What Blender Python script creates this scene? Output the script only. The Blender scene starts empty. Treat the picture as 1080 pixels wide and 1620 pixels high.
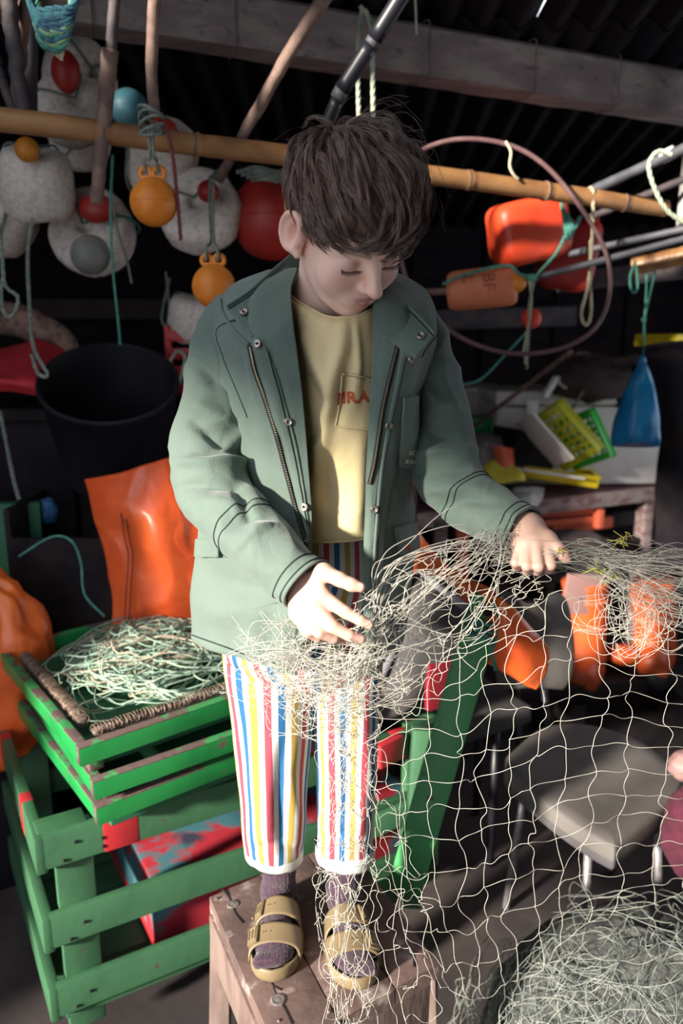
import bpy, bmesh, math, random
import numpy as np
from mathutils import Vector, Matrix, noise

# ------------------------------------------------------------------ camera
SC = bpy.context.scene
COL = SC.collection
PITCH = math.radians(13.0)
FPX = 1260.0
CAMH = 1.57
cd = bpy.data.cameras.new('camera')
cam = bpy.data.objects.new('camera', cd)
COL.objects.link(cam)
cam.location = (0, 0, CAMH)
cam.rotation_euler = (math.pi / 2 - PITCH, 0, 0)
cd.sensor_fit = 'VERTICAL'
cd.sensor_height = 36.0
cd.sensor_width = 24.0
cd.lens = 28.0
cd.clip_start = 0.02
cd.dof.use_dof = True
cd.dof.focus_distance = 1.25
cd.dof.aperture_fstop = 2.8
SC.camera = cam

# ------------------------------------------------------------------ light
world = bpy.data.worlds.new('sky')
SC.world = world
world.use_nodes = True
wn = world.node_tree.nodes
wn['Background'].inputs[0].default_value = (0.69, 0.74, 0.82, 1)
wn['Background'].inputs[1].default_value = 2.45

SUN_DIR = Vector((0.66, 0.62, -0.26)).normalized()   # low sun through the side door on the left
sd = bpy.data.lights.new('sun', 'SUN')
sd.energy = 12.5
sd.angle = math.radians(4.5)
sd.color = (1.0, 0.93, 0.80)
sun = bpy.data.objects.new('sun', sd)
COL.objects.link(sun)
sun.rotation_euler = SUN_DIR.to_track_quat('-Z', 'Y').to_euler()
sun.location = (-4, -4, 4)

SC.view_settings.view_transform = 'Standard'
SC.view_settings.look = 'None'
SC.view_settings.exposure = 0.18
SC.view_settings.gamma = 1.0
SC.view_settings.use_curve_mapping = False

rng = random.Random(7)
NR = np.random.default_rng(11)


# ------------------------------------------------------------------ helpers
def _ray(x, y):
    return np.array([x - 540.0, FPX * math.cos(PITCH) - (y - 810) * math.sin(PITCH),
                     -FPX * math.sin(PITCH) - (y - 810) * math.cos(PITCH)])


def at(x, y, Y):
    """world point seen at pixel (x, y) standing Y metres in front of the lens"""
    r = _ray(x, y)
    return np.array([0, 0, CAMH]) + r * (Y / r[1])


def atz(x, y, z):
    r = _ray(x, y)
    return np.array([0, 0, CAMH]) + r * ((z - CAMH) / r[2])


def pxm(x, y, Y):
    """pixels per metre at that point"""
    P = at(x, y, Y)
    w = P[1] * math.cos(PITCH) - (P[2] - CAMH) * math.sin(PITCH)
    return FPX / w


def nz(x, y=0.0, z=0.0):
    return noise.noise(Vector((x, y, z)))


def sm(a, b, x):
    t = min(1.0, max(0.0, (x - a) / (b - a)))
    return t * t * (3 - 2 * t)


def cr(pts, n):
    """Catmull-Rom through pts (k,d), n samples"""
    P = np.asarray(pts, float)
    k = len(P)
    t = np.linspace(0, k - 1, n)
    i = np.minimum(t.astype(int), k - 2)
    f = (t - i)[:, None]
    g = lambda j: P[np.clip(j, 0, k - 1)]
    p0 = np.where((i == 0)[:, None], 2 * P[0] - P[1], g(i - 1))
    p3 = np.where((i + 2 >= k)[:, None], 2 * P[-1] - P[-2], g(i + 2))
    p1, p2 = g(i), g(i + 1)
    return 0.5 * (2 * p1 + (p2 - p0) * f + (2 * p0 - 5 * p1 + 4 * p2 - p3) * f * f
                  + (3 * p1 - p0 - 3 * p2 + p3) * f ** 3)


def lin(xs, ys, x):
    return float(np.interp(x, xs, ys))


def grid2(ctrl, nu, nv):
    """bicubic resample of a control grid [rows][cols][3] -> (nu, nv, 3)"""
    C = np.asarray(ctrl, float)
    A = np.stack([cr(C[:, j], nu) for j in range(C.shape[1])], 1)
    return np.stack([cr(A[i], nv) for i in range(nu)], 0)


class MB:
    """collects geometry for one mesh"""

    def __init__(s):
        s.v = []
        s.f = []
        s.m = []          # per-face material index
        s.uv = None
        s.n = 0

    def add(s, V, Fs, mi=0):
        V = np.asarray(V, float).reshape(-1, 3)
        o = s.n
        s.v.append(V)
        s.n += len(V)
        for q in Fs:
            s.f.append(tuple(int(i) + o for i in q))
            s.m.append(mi)
        return s

    def box(s, c, size, R=None, bev=0.0, mi=0, taper=None):
        """oriented box; bev chamfers the long edges a little"""
        hx, hy, hz = [d / 2 for d in size]
        R = np.eye(3) if R is None else np.asarray(R, float)
        b = min(bev, hx * .9, hy * .9, hz * .9)
        if b <= 0:
            V = np.array([(x, y, z) for x in (-hx, hx) for y in (-hy, hy) for z in (-hz, hz)])
            Fs = [(0, 1, 3, 2), (4, 6, 7, 5), (0, 4, 5, 1), (2, 3, 7, 6), (0, 2, 6, 4), (1, 5, 7, 3)]
        else:
            bm = bmesh.new()
            bmesh.ops.create_cube(bm, size=1.0)
            for v in bm.verts:
                v.co = Vector((v.co.x * 2 * hx, v.co.y * 2 * hy, v.co.z * 2 * hz))
            bmesh.ops.bevel(bm, geom=bm.edges[:], offset=b, segments=2, affect='EDGES', profile=0.6)
            bm.verts.index_update()
            V = np.array([v.co[:] for v in bm.verts])
            Fs = [[v.index for v in q.verts] for q in bm.faces]
            bm.free()
        V = V @ R.T + np.asarray(c, float)
        return s.add(V, Fs, mi)

    def bar(s, a, b, w, h, up=(0, 0, 1), bev=0.0, mi=0):
        """box from a to b, w wide sideways and h high along up"""
        a, b = np.asarray(a, float), np.asarray(b, float)
        d = b - a
        L = np.linalg.norm(d)
        d = d / L
        up = np.asarray(up, float)
        sd_ = np.cross(d, up)
        sd_ /= np.linalg.norm(sd_)
        up2 = np.cross(sd_, d)
        R = np.stack([d, sd_, up2], 1)
        return s.box((a + b) / 2, (L, w, h), R, bev, mi)

    def tube(s, pts, r, n=8, cap=True, mi=0, closed=False):
        P = np.asarray(pts, float)
        k = len(P)
        r = np.broadcast_to(np.asarray(r, float), (k,))
        T = np.gradient(P, axis=0)
        if closed:
            T = np.roll(P, -1, 0) - np.roll(P, 1, 0)
        T /= np.linalg.norm(T, axis=1)[:, None] + 1e-12
        ref = np.array([0, 0, 1.0]) if abs(T[0][2]) < .9 else np.array([1.0, 0, 0])
        N = np.cross(T[0], ref)
        N /= np.linalg.norm(N)
        V = np.zeros((k, n, 3))
        ang = np.arange(n) * 2 * math.pi / n
        for i in range(k):
            N = N - T[i] * N.dot(T[i])
            N /= np.linalg.norm(N) + 1e-12
            B = np.cross(T[i], N)
            V[i] = P[i] + r[i] * (np.cos(ang)[:, None] * N + np.sin(ang)[:, None] * B)
        Fs = []
        rows = k if closed else k - 1
        for i in range(rows):
            i2 = (i + 1) % k
            for j in range(n):
                j2 = (j + 1) % n
                Fs.append((i * n + j, i * n + j2, i2 * n + j2, i2 * n + j))
        if cap and not closed:
            Fs.append(tuple(range(n - 1, -1, -1)))
            Fs.append(tuple((k - 1) * n + j for j in range(n)))
        return s.add(V.reshape(-1, 3), Fs, mi)

    def lathe(s, prof, c=(0, 0, 0), R=None, n=24, mi=0):
        """prof: [(r,z)...] turned about local z"""
        R = np.eye(3) if R is None else np.asarray(R, float)
        ang = np.arange(n) * 2 * math.pi / n
        V = []
        for (r, z) in prof:
            V.append(np.stack([r * np.cos(ang), r * np.sin(ang), np.full(n, z)], 1))
        V = np.concatenate(V) @ R.T + np.asarray(c, float)
        Fs = []
        for i in range(len(prof) - 1):
            for j in range(n):
                j2 = (j + 1) % n
                Fs.append((i * n + j, i * n + j2, (i + 1) * n + j2, (i + 1) * n + j))
        if prof[0][0] > 1e-6:
            Fs.append(tuple(range(n - 1, -1, -1)))
        if prof[-1][0] > 1e-6:
            Fs.append(tuple((len(prof) - 1) * n + j for j in range(n)))
        return s.add(V, Fs, mi)

    def ball(s, c, r, n=20, sc=(1, 1, 1), R=None, mi=0):
        k = n // 2
        prof = [(max(1e-4, math.sin(math.pi * i / k)) , -math.cos(math.pi * i / k)) for i in range(k + 1)]
        t = MB()
        t.lathe(prof, n=n)
        V = t.v[0] * np.asarray(sc) * r
        if R is not None:
            V = V @ np.asarray(R).T
        return s.add(V + np.asarray(c, float), t.f, mi)

    def grid(s, G, closed_v=False, mi=0, flip=False):
        """G (nu,nv,3)"""
        nu, nv = G.shape[:2]
        Fs = []
        for i in range(nu - 1):
            for j in range(nv if closed_v else nv - 1):
                j2 = (j + 1) % nv
                q = (i * nv + j, i * nv + j2, (i + 1) * nv + j2, (i + 1) * nv + j)
                Fs.append(q[::-1] if flip else q)
        return s.add(G.reshape(-1, 3), Fs, mi)

    def build(s, name, mat, parent=None, smooth=True, uv=None, solid=0.0, attr=None, sub=0, angle=None, offs=-1.0):
        V = np.concatenate(s.v) if s.v else np.zeros((0, 3))
        if parent is not None:
            V = V - np.array(WLOC(parent))
        me = bpy.data.meshes.new(name)
        me.from_pydata(V.tolist(), [], s.f)
        mats = mat if isinstance(mat, (list, tuple)) else [mat]
        for m in mats:
            me.materials.append(m)
        if len(mats) > 1:
            me.polygons.foreach_set('material_index', s.m)
        if uv is not None:
            ul = me.uv_layers.new(name='UVMap')
            idx = np.zeros(len(me.loops), int)
            me.loops.foreach_get('vertex_index', idx)
            ul.data.foreach_set('uv', np.asarray(uv, float)[idx].ravel())
        if attr is not None:
            for an, av in attr.items():
                a = me.color_attributes.new(an, 'FLOAT_COLOR', 'POINT')
                c = np.ones((len(V), 4))
                c[:, :3] = av
                a.data.foreach_set('color', c.ravel())
        if smooth:
            me.polygons.foreach_set('use_smooth', [True] * len(me.polygons))
            if angle:
                me.set_sharp_from_angle(angle=math.radians(angle))
        me.update()
        o = bpy.data.objects.new(name, me)
        COL.objects.link(o)
        if parent is not None:
            o.parent = parent
        if solid:
            md = o.modifiers.new('thickness', 'SOLIDIFY')
            md.thickness = solid
            md.offset = offs
        if sub:
            md = o.modifiers.new('smooth', 'SUBSURF')
            md.levels = sub
            md.render_levels = sub
        return o


def WLOC(o):
    p = Vector((0, 0, 0))
    while o is not None:
        p = p + o.location
        o = o.parent
    return p


def tag(o, label=None, cat=None, group=None, kind=None):
    if label:
        o['label'] = label
    if cat:
        o['category'] = cat
    if group:
        o['group'] = group
    if kind:
        o['kind'] = kind
    return o


def thing(name, label, cat, loc=(0, 0, 0), group=None):
    o = bpy.data.objects.new(name, None)
    o.empty_display_size = 0.05
    COL.objects.link(o)
    o.location = [float(c) for c in loc]
    return tag(o, label, cat, group)


def clone(o, loc, rot=None, label=None, scale=None):
    """copy of a thing with copies of its parts and their sub-parts (mesh data shared)"""
    def rec(src, par):
        c = src.copy()
        COL.objects.link(c)
        c.parent = par
        for ch in list(src.children):
            rec(ch, c)
        return c
    c = rec(o, None)
    c.location = [float(v) for v in loc]
    if rot is not None:
        c.rotation_euler = rot
    if scale is not None:
        c.scale = (scale,) * 3 if np.isscalar(scale) else scale
    if label:
        c['label'] = label
    return c


def basis(d, up=(0, 0, 1)):
    """columns: side, up', d  (local z = d)"""
    d = np.asarray(d, float)
    d = d / np.linalg.norm(d)
    up = np.asarray(up, float)
    if abs(d.dot(up)) > .98:
        up = np.array([0, 1.0, 0])
    x = np.cross(up, d)
    x /= np.linalg.norm(x)
    return np.stack([x, np.cross(d, x), d], 1)


# ------------------------------------------------------------------ materials
def mat(name, col, rough=0.6, col2=None, scale=8.0, lo=0.4, hi=0.65, bump=0.0, bscale=None, metal=0.0,
        spec=0.5, stretch=(1, 1, 1), detail=4.0, col3=None, scale3=30.0, lo3=.55, hi3=.65, sheen=0.0, coat=0.0,
        trans=0.0, sss=0.0, coords='Object', weave=0.0, bump2=0.0, bscale2=26.0):
    m = bpy.data.materials.new(name)
    m.use_nodes = True
    nt = m.node_tree
    N, L = nt.nodes, nt.links
    b = N['Principled BSDF']
    c4 = lambda c: (c[0], c[1], c[2], 1)
    b.inputs['Base Color'].default_value = c4(col)
    b.inputs['Roughness'].default_value = rough
    b.inputs['Metallic'].default_value = metal
    b.inputs['Specular IOR Level'].default_value = spec
    if sheen:
        b.inputs['Sheen Weight'].default_value = sheen
    if coat:
        b.inputs['Coat Weight'].default_value = coat
        b.inputs['Coat Roughness'].default_value = 0.25
    if sss:
        b.inputs['Subsurface Weight'].default_value = sss
        b.inputs['Subsurface Radius'].default_value = (0.01, 0.004, 0.002)
        b.inputs['Subsurface Scale'].default_value = 1.0
    tc = N.new('ShaderNodeTexCoord')
    mp = N.new('ShaderNodeMapping')
    L.new(tc.outputs[coords], mp.inputs['Vector'])
    mp.inputs['Scale'].default_value = stretch
    cur = None
    if col2 is not None:
        t = N.new('ShaderNodeTexNoise')
        t.inputs['Scale'].default_value = scale
        t.inputs['Detail'].default_value = detail
        t.inputs['Roughness'].default_value = .6
        L.new(mp.outputs[0], t.inputs['Vector'])
        r = N.new('ShaderNodeMapRange')
        r.interpolation_type = 'SMOOTHSTEP'
        r.inputs['From Min'].default_value = lo
        r.inputs['From Max'].default_value = hi
        L.new(t.outputs['Fac'], r.inputs['Value'])
        x = N.new('ShaderNodeMix')
        x.data_type = 'RGBA'
        x.inputs['A'].default_value = c4(col)
        x.inputs['B'].default_value = c4(col2)
        L.new(r.outputs[0], x.inputs['Factor'])
        cur = x.outputs['Result']
    if col3 is not None:
        t = N.new('ShaderNodeTexNoise')
        t.inputs['Scale'].default_value = scale3
        t.inputs['Detail'].default_value = 5
        L.new(mp.outputs[0], t.inputs['Vector'])
        r = N.new('ShaderNodeMapRange')
        r.inputs['From Min'].default_value = lo3
        r.inputs['From Max'].default_value = hi3
        L.new(t.outputs['Fac'], r.inputs['Value'])
        x = N.new('ShaderNodeMix')
        x.data_type = 'RGBA'
        if cur is None:
            x.inputs['A'].default_value = c4(col)
        else:
            L.new(cur, x.inputs['A'])
        x.inputs['B'].default_value = c4(col3)
        L.new(r.outputs[0], x.inputs['Factor'])
        cur = x.outputs['Result']
    if cur is not None:
        L.new(cur, b.inputs['Base Color'])
    if bump or weave:
        t = N.new('ShaderNodeTexNoise')
        t.inputs['Scale'].default_value = bscale or scale * 4
        t.inputs['Detail'].default_value = 6
        L.new(mp.outputs[0], t.inputs['Vector'])
        bp = N.new('ShaderNodeBump')
        bp.inputs['Strength'].default_value = bump or weave
        bp.inputs['Distance'].default_value = 0.004
        L.new(t.outputs['Fac'], bp.inputs['Height'])
        L.new(bp.outputs[0], b.inputs['Normal'])
        if bump2:
            t2 = N.new('ShaderNodeTexNoise')
            t2.inputs['Scale'].default_value = bscale2
            t2.inputs['Detail'].default_value = 3
            t2.inputs['Distortion'].default_value = .8
            L.new(mp.outputs[0], t2.inputs['Vector'])
            b2 = N.new('ShaderNodeBump')
            b2.inputs['Strength'].default_value = bump2
            b2.inputs['Distance'].default_value = 0.012
            L.new(t2.outputs['Fac'], b2.inputs['Height'])
            L.new(bp.outputs[0], b2.inputs['Normal'])
            L.new(b2.outputs[0], b.inputs['Normal'])
    return m


M = {}
M['floor'] = mat('floor_dirt', (.036, .027, .029), .95, (.066, .05, .048), 3, bump=.5, bscale=14)
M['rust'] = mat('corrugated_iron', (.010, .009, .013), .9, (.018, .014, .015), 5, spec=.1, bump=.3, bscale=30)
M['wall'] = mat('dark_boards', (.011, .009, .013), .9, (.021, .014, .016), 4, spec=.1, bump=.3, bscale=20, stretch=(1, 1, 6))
M['beam'] = mat('weathered_beam', (.20, .155, .152), .85, (.29, .235, .215), 5, bump=.5, bscale=25, stretch=(1, 4, 4), col3=(.12, .09, .09), scale3=14, lo3=.58, hi3=.72)
M['whitepost'] = mat('whitewash', (.62, .60, .56), .8, (.45, .43, .41), 6, bump=.3)
M['bamboo'] = mat('bamboo', (.40, .205, .085), .42, (.25, .115, .05), 5, stretch=(1, 1, 1), bump=.08, bscale=40, col3=(.19, .09, .04), scale3=9, lo3=.62, hi3=.74)
M['stick'] = mat('brown_stick', (.14, .085, .07), .75, (.24, .15, .12), 18, bump=.5, bscale=60)
M['stickdark'] = mat('dark_stick', (.05, .04, .05), .75, (.09, .07, .07), 18, bump=.5, bscale=60)
M['blackpole'] = mat('black_pole', (.012, .012, .018), .42)
M['metalrod'] = mat('grey_rod', (.085, .085, .10), .6, (.055, .055, .07), 9)
M['foam'] = mat('white_foam', (.76, .68, .60), .9, (.58, .51, .47), 7, bump=.35, bscale=90, col3=(.20, .16, .16), scale3=16, lo3=.68, hi3=.78)
M['floatorange'] = mat('orange_float', (.86, .29, .03), .5, (.70, .20, .02), 9, bump=.08, bscale=50, col3=(.30, .10, .02), scale3=30, lo3=.66, hi3=.74)
M['floatred'] = mat('red_float', (.46, .030, .020), .5, (.33, .02, .015), 6, bump=.15)
M['floatblue'] = mat('blue_float', (.07, .21, .26), .5, (.05, .155, .20), 6)
M['floatgrey'] = mat('grey_float', (.22, .21, .18), .6, (.14, .14, .13), 7)
M['floatcoral'] = mat('coral_float', (.82, .28, .13), .6, (.70, .20, .10), 6, bump=.1)
M['ink'] = mat('faded_ink', (.40, .09, .06), .7)
M['floatamber'] = mat('amber_float', (.70, .28, .02), .5, (.55, .20, .02), 8)
M['redcan'] = mat('red_can', (.74, .075, .025), .45, (.62, .05, .02), 7, bump=.2, bscale=12)
M['ropegreen'] = mat('green_rope', (.055, .23, .19), .85, (.10, .32, .24), 60, bump=.6, bscale=250)
M['ropegrey'] = mat('grey_green_rope', (.16, .20, .18), .9, (.26, .28, .23), 60, bump=.6, bscale=250)
M['ropecream'] = mat('cream_rope', (.58, .50, .34), .9, (.45, .38, .26), 60, bump=.6, bscale=250)
M['ropepale'] = mat('pale_green_rope', (.38, .45, .34), .9, (.50, .52, .40), 60, bump=.6, bscale=250)
M['ropered'] = mat('dark_red_cord', (.17, .035, .035), .7)
M['ropeblue'] = mat('blue_rope', (.035, .10, .16), .9, (.05, .20, .22), 40, bump=.6, bscale=250)
M['ropelime'] = mat('lime_rope', (.30, .42, .20), .9, (.2, .35, .2), 40, bump=.6, bscale=250)
M['hoop'] = mat('rusty_hoop', (.12, .06, .066), .6, (.17, .095, .095), 20, bump=.2)
M['black'] = mat('black_rubber', (.008, .008, .012), .55, (.016, .015, .02), 5, spec=.3)
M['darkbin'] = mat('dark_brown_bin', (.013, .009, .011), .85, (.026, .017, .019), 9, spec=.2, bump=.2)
M['oilskin'] = mat('orange_oilskin', (.90, .14, .035), .36, (.78, .095, .025), 5, bump=.10, bscale=16, bump2=.5, bscale2=11, coat=.25, col3=(.42, .055, .02), scale3=7, lo3=.6, hi3=.8)
M['oilskin2'] = mat('bright_orange_oilskin', (.92, .18, .03), .38, (.85, .12, .03), 5, bump=.08, bscale=16, bump2=.5, bscale2=11, coat=.2)
M['redcloth'] = mat('red_cloth', (.55, .025, .035), .7, (.42, .02, .03), 5, bump=.1)
M['redpl'] = mat('red_plastic', (.50, .02, .02), .5)
M['green'] = mat('green_paint', (.014, .235, .055), .42, (.010, .17, .042), 6, bump=.12, bscale=40, col3=(.13, .075, .065), scale3=17, lo3=.63, hi3=.67)
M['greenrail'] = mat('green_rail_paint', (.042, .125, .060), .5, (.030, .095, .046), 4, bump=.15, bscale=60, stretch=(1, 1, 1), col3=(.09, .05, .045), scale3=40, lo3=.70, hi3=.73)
M['greenarm_lit'] = mat('green_arm_lightened', (.065, .34, .11), .45, (.05, .27, .09), 4, bump=.15, bscale=60, col3=(.09, .05, .045), scale3=40, lo3=.68, hi3=.72)  # green lightened to stand in for light on the shadowed timber
M['greendark'] = mat('dark_green_and_shade', (.02, .13, .06), .6, (.015, .09, .045), 6)
M['wornedge'] = mat('worn_brown_edge', (.12, .075, .07), .8, (.035, .25, .07), 16, lo=.5, hi=.56, bump=.4, bscale=60)
M['redband'] = mat('red_band_paint', (.46, .022, .03), .5, (.38, .02, .028), 8, bump=.1)
M['redblue'] = mat('worn_red_blue', (.36, .02, .035), .6, (.045, .14, .17), 5, lo=.46, hi=.54, bump=.2, col3=(.03, .035, .06), scale3=8, lo3=.57, hi3=.66)
M['wood'] = mat('worn_stool_wood', (.155, .096, .083), .85, (.095, .058, .053), 9, bump=.45, bscale=40, stretch=(1, 1, 1), col3=(.36, .28, .25), scale3=22, lo3=.56, hi3=.7)
M['woodside'] = mat('pale_stool_side', (.20, .14, .12), .9, (.12, .075, .068), 12, bump=.5, bscale=40, stretch=(1, 1, .35))
M['knot'] = mat('wood_knot', (.10, .085, .09), .7, (.2, .16, .15), 40, bump=.5)
M['crack'] = mat('dark_crack', (.02, .014, .014), 1)
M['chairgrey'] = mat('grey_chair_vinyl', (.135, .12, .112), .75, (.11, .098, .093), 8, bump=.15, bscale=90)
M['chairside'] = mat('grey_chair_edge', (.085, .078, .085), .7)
M['chairleg'] = mat('chair_leg_metal', (.20, .19, .21), .45, (.30, .28, .28), 80, metal=.3)
M['chairblack'] = mat('black_leg', (.015, .015, .02), .4)
M['armgrey'] = mat('grey_upholstery', (.058, .053, .053), .9, (.045, .042, .044), 10, bump=.15, bscale=80)
M['armlilac'] = mat('lilac_piping', (.14, .135, .165), .6)
M['cooler'] = mat('white_cooler', (.62, .58, .55), .5, (.50, .46, .44), 4, bump=.05)
M['white'] = mat('white_plastic', (.80, .76, .72), .5)
M['limeplastic'] = mat('lime_plastic', (.62, .62, .035), .45)
M['yellowplastic'] = mat('yellow_plastic', (.78, .58, .02), .45)
M['greenplastic'] = mat('green_plastic', (.035, .50, .06), .4)
M['greenlid'] = mat('green_lid', (.02, .30, .12), .5)
M['redcushion'] = mat('red_orange_cushion', (.62, .05, .03), .6)
M['coralcloth'] = mat('coral_cloth', (.72, .14, .07), .7)
M['greycloth'] = mat('grey_cloth', (.24, .21, .21), .9, (.16, .14, .14), 6)
M['yellowcloth'] = mat('yellow_cloth', (.72, .62, .06), .7, (.6, .5, .05), 6)
M['papers'] = mat('pale_cloth', (.52, .50, .47), .9, (.32, .31, .31), 9)
M['tablewood'] = mat('table_rail', (.30, .235, .22), .85, (.16, .08, .085), 7, bump=.3, stretch=(1, 4, 4))
M['maroon'] = mat('maroon_board', (.10, .035, .045), .7)
M['bluebag'] = mat('blue_plastic_bag', (.010, .20, .42), .42, (.007, .14, .33), 7, bump=.3, bscale=18)
M['bluebox'] = mat('blue_box', (.02, .09, .22), .5)
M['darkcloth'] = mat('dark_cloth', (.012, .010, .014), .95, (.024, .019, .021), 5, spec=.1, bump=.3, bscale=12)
M['browncloth'] = mat('brown_cloth', (.055, .038, .038), .95, (.03, .022, .024), 6, bump=.4, bscale=14)
M['greyfloorstone'] = mat('stone', (.11, .10, .11), .9, (.16, .14, .14), 6, bump=.4)
M['cork'] = mat('mottled_log', (.30, .18, .14), .9, (.10, .06, .055), 26, bump=.6, bscale=60)
M['pinkpl'] = mat('dusty_pink_board', (.27, .15, .14), .6)
M['bootorange'] = mat('orange_rubber_boot', (.52, .085, .018), .45, (.42, .06, .016), 5)
M['darkred'] = mat('dark_red_paint', (.20, .010, .020), .5)
M['magenta'] = mat('magenta_knit', (.075, .008, .024), .95, (.045, .006, .015), 40, bump=.6, bscale=120)
M['net'] = mat('net_twine', (.52, .49, .43), .8, (.44, .42, .37), 30)
M['netheap'] = mat('grey_net_twine', (.21, .235, .215), .85, (.32, .335, .30), 30)
M['line1'] = mat('mint_line', (.30, .44, .35), .7, (.38, .46, .35), 30)
M['line2'] = mat('tan_line', (.36, .28, .21), .8, (.44, .37, .28), 30)
M['hook'] = mat('fish_hook', (.34, .25, .19), .45, (.16, .09, .07), 60, metal=.5)
M['hookbar'] = mat('cork_strip', (.12, .085, .075), .9, (.22, .16, .13), 30, bump=.5)

# ------------------------------------------------------------------ the shed
XL, XR, YB, YF = -1.95, 2.35, 4.5, -2.4
ROOF = lambda y: 2.78 - 0.15 * y

# floor: uneven packed ground
gx, gy = 70, 90
G = np.zeros((gx, gy, 3))
for i in range(gx):
    for j in range(gy):
        x = -3.2 + 6.6 * i / (gx - 1)
        y = -3.4 + 8.4 * j / (gy - 1)
        G[i, j] = (x, y, 0.012 * nz(x * 2.2, y * 2.2) - 0.004)
fl = MB().grid(G).build('floor', M['floor'])
tag(fl, 'dark brown packed earth floor of the shed', kind='structure')

# roof: separate corrugated sheets laid in rows, one sheet missing overhead
ceil = thing('ceiling', 'dark corrugated iron roof sheets above the beam', None, (0, 0, 2.4))
ceil['kind'] = 'structure'


def roof_sheet(x0, x1, y0, y1, lift, gap0=0.0, gap1=0.0):
    nx, ny = max(8, int((x1 - x0) / .0125)), 6
    g = np.zeros((ny, nx, 3))
    for a in range(ny):
        ty = a / (ny - 1)
        y = y0 + (y1 - y0) * ty
        gp = gap0 + (gap1 - gap0) * ty
        for b in range(nx):
            x = (x0 + gp) + (x1 - x0 - gp) * b / (nx - 1)
            g[a, b] = (x, y, ROOF(y) + lift + .019 * math.sin(x * 2 * math.pi / .105))
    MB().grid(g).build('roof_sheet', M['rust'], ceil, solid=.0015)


XS = 0.552
cols = [XS + .9 * k for k in range(-4, 3)]
for r_, (y0, y1, lift) in enumerate(((-2.6, -.5, .018), (-.6, 1.35, .012), (1.25, 2.62, .006), (2.5, 4.75, .0))):
    for c_ in range(len(cols) - 1):
        x0, x1 = max(cols[c_], -2.06), cols[c_ + 1]
        if x1 < -2:
            continue
        if r_ == 1 and c_ in (1, 2):
            continue                     # missing sheet: daylight from above
        g0 = .05 if (r_ == 2 and abs(x0 - XS) < .01) else 0
        roof_sheet(x0 - (.03 if g0 == 0 else 0), x1 + (.0 if (r_ == 2 and abs(x1 - XS) < .01) else .03), y0, y1,
                   lift + (.002 if c_ % 2 else 0), g0, -.003 if g0 else 0)

# walls of upright boards
def board_wall(name, label, pts, z0, ztop, w=.19, hole=None, win=None):
    o = thing(name, label, None, (0, 0, 0))
    o['kind'] = 'structure'
    a, b = np.array(pts[0], float), np.array(pts[1], float)
    L = np.linalg.norm(b - a)
    d = (b - a) / L
    n = int(L / w)
    nrm = np.array([-d[1], d[0]])
    for k in range(n):
        s0, s1 = k * L / n - .012, (k + 1) * L / n + .012
        m_ = a + d * (s0 + s1) / 2
        zt = ztop(m_)
        off = nrm * ((.0115 if k % 2 else -.0115) + rng.uniform(-.0004, .0004))
        zz0 = z0
        if win and win[0] < m_[1] < win[1]:
            R = np.array([[d[0], -d[1], 0], [d[1], d[0], 0], [0, 0, 1]])
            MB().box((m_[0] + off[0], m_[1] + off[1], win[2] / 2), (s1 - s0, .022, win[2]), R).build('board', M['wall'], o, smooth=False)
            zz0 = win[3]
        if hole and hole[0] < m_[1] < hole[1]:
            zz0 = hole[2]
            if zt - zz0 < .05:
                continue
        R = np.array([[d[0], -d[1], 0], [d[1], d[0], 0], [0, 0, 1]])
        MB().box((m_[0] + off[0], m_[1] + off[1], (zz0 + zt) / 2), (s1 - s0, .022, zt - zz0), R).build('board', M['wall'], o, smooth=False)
    return o


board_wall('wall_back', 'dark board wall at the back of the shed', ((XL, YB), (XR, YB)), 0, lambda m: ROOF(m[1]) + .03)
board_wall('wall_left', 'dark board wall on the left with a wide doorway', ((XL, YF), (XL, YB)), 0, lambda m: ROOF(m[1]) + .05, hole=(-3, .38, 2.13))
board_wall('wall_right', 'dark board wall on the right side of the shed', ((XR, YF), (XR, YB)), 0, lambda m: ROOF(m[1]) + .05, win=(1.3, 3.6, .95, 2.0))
w1 = thing('window_1', 'open window with a plain timber frame in the right wall', None, (XR, 2.4, 1.45))
w1['kind'] = 'structure'
for (y_, z_, sy_, sz_) in ((2.45, .93, 2.4, .05), (2.45, 2.02, 2.4, .05), (1.27, 1.475, .05, 1.1), (3.63, 1.475, .05, 1.1), (2.45, 1.475, .04, 1.05)):
    MB().box((XR, y_, z_), (.07, sy_, sz_), bev=.004).build('window_frame', M['beam'], w1, angle=40)

board_wall('wall_front', 'dark board wall behind the camera, open at its left', ((-.5, YF), (XR, YF)), 0, lambda m: ROOF(m[1]) + .05)

# the roof beam and what hangs on it
A, B = at(300, 28, 2.3), at(1100, 158, 2.78)
d = (B - A) / np.linalg.norm(B - A)
A2, B2 = A - d * 1.6, B + d * .95
bm_ = thing('trim_1', 'pale weathered timber roof beam crossing above the boy', None, A2)
bm_['kind'] = 'structure'
nseg = 60
g = []
for i in range(nseg + 1):
    c = A2 + (B2 - A2) * i / nseg
    up = np.array([0, 0, 1.0])
    s_ = np.cross(d, up)
    w_, h_ = .05, .066
    rag = .006 * nz(i * .55, 3.1) + .004 * nz(i * 1.7, 9.1)
    ring = [(-w_, -h_ + rag), (w_, -h_), (w_, h_ - .012), (w_ - .012, h_), (-w_ + .012, h_), (-w_, h_ - .022 + rag)]
    g.append([c - s_ * q[0] * -1 + up * q[1] for q in ring])
g = np.array(g)
b1 = MB().grid(g, closed_v=True)
b1.build('beam_timber', M['beam'], bm_, angle=35)
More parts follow.
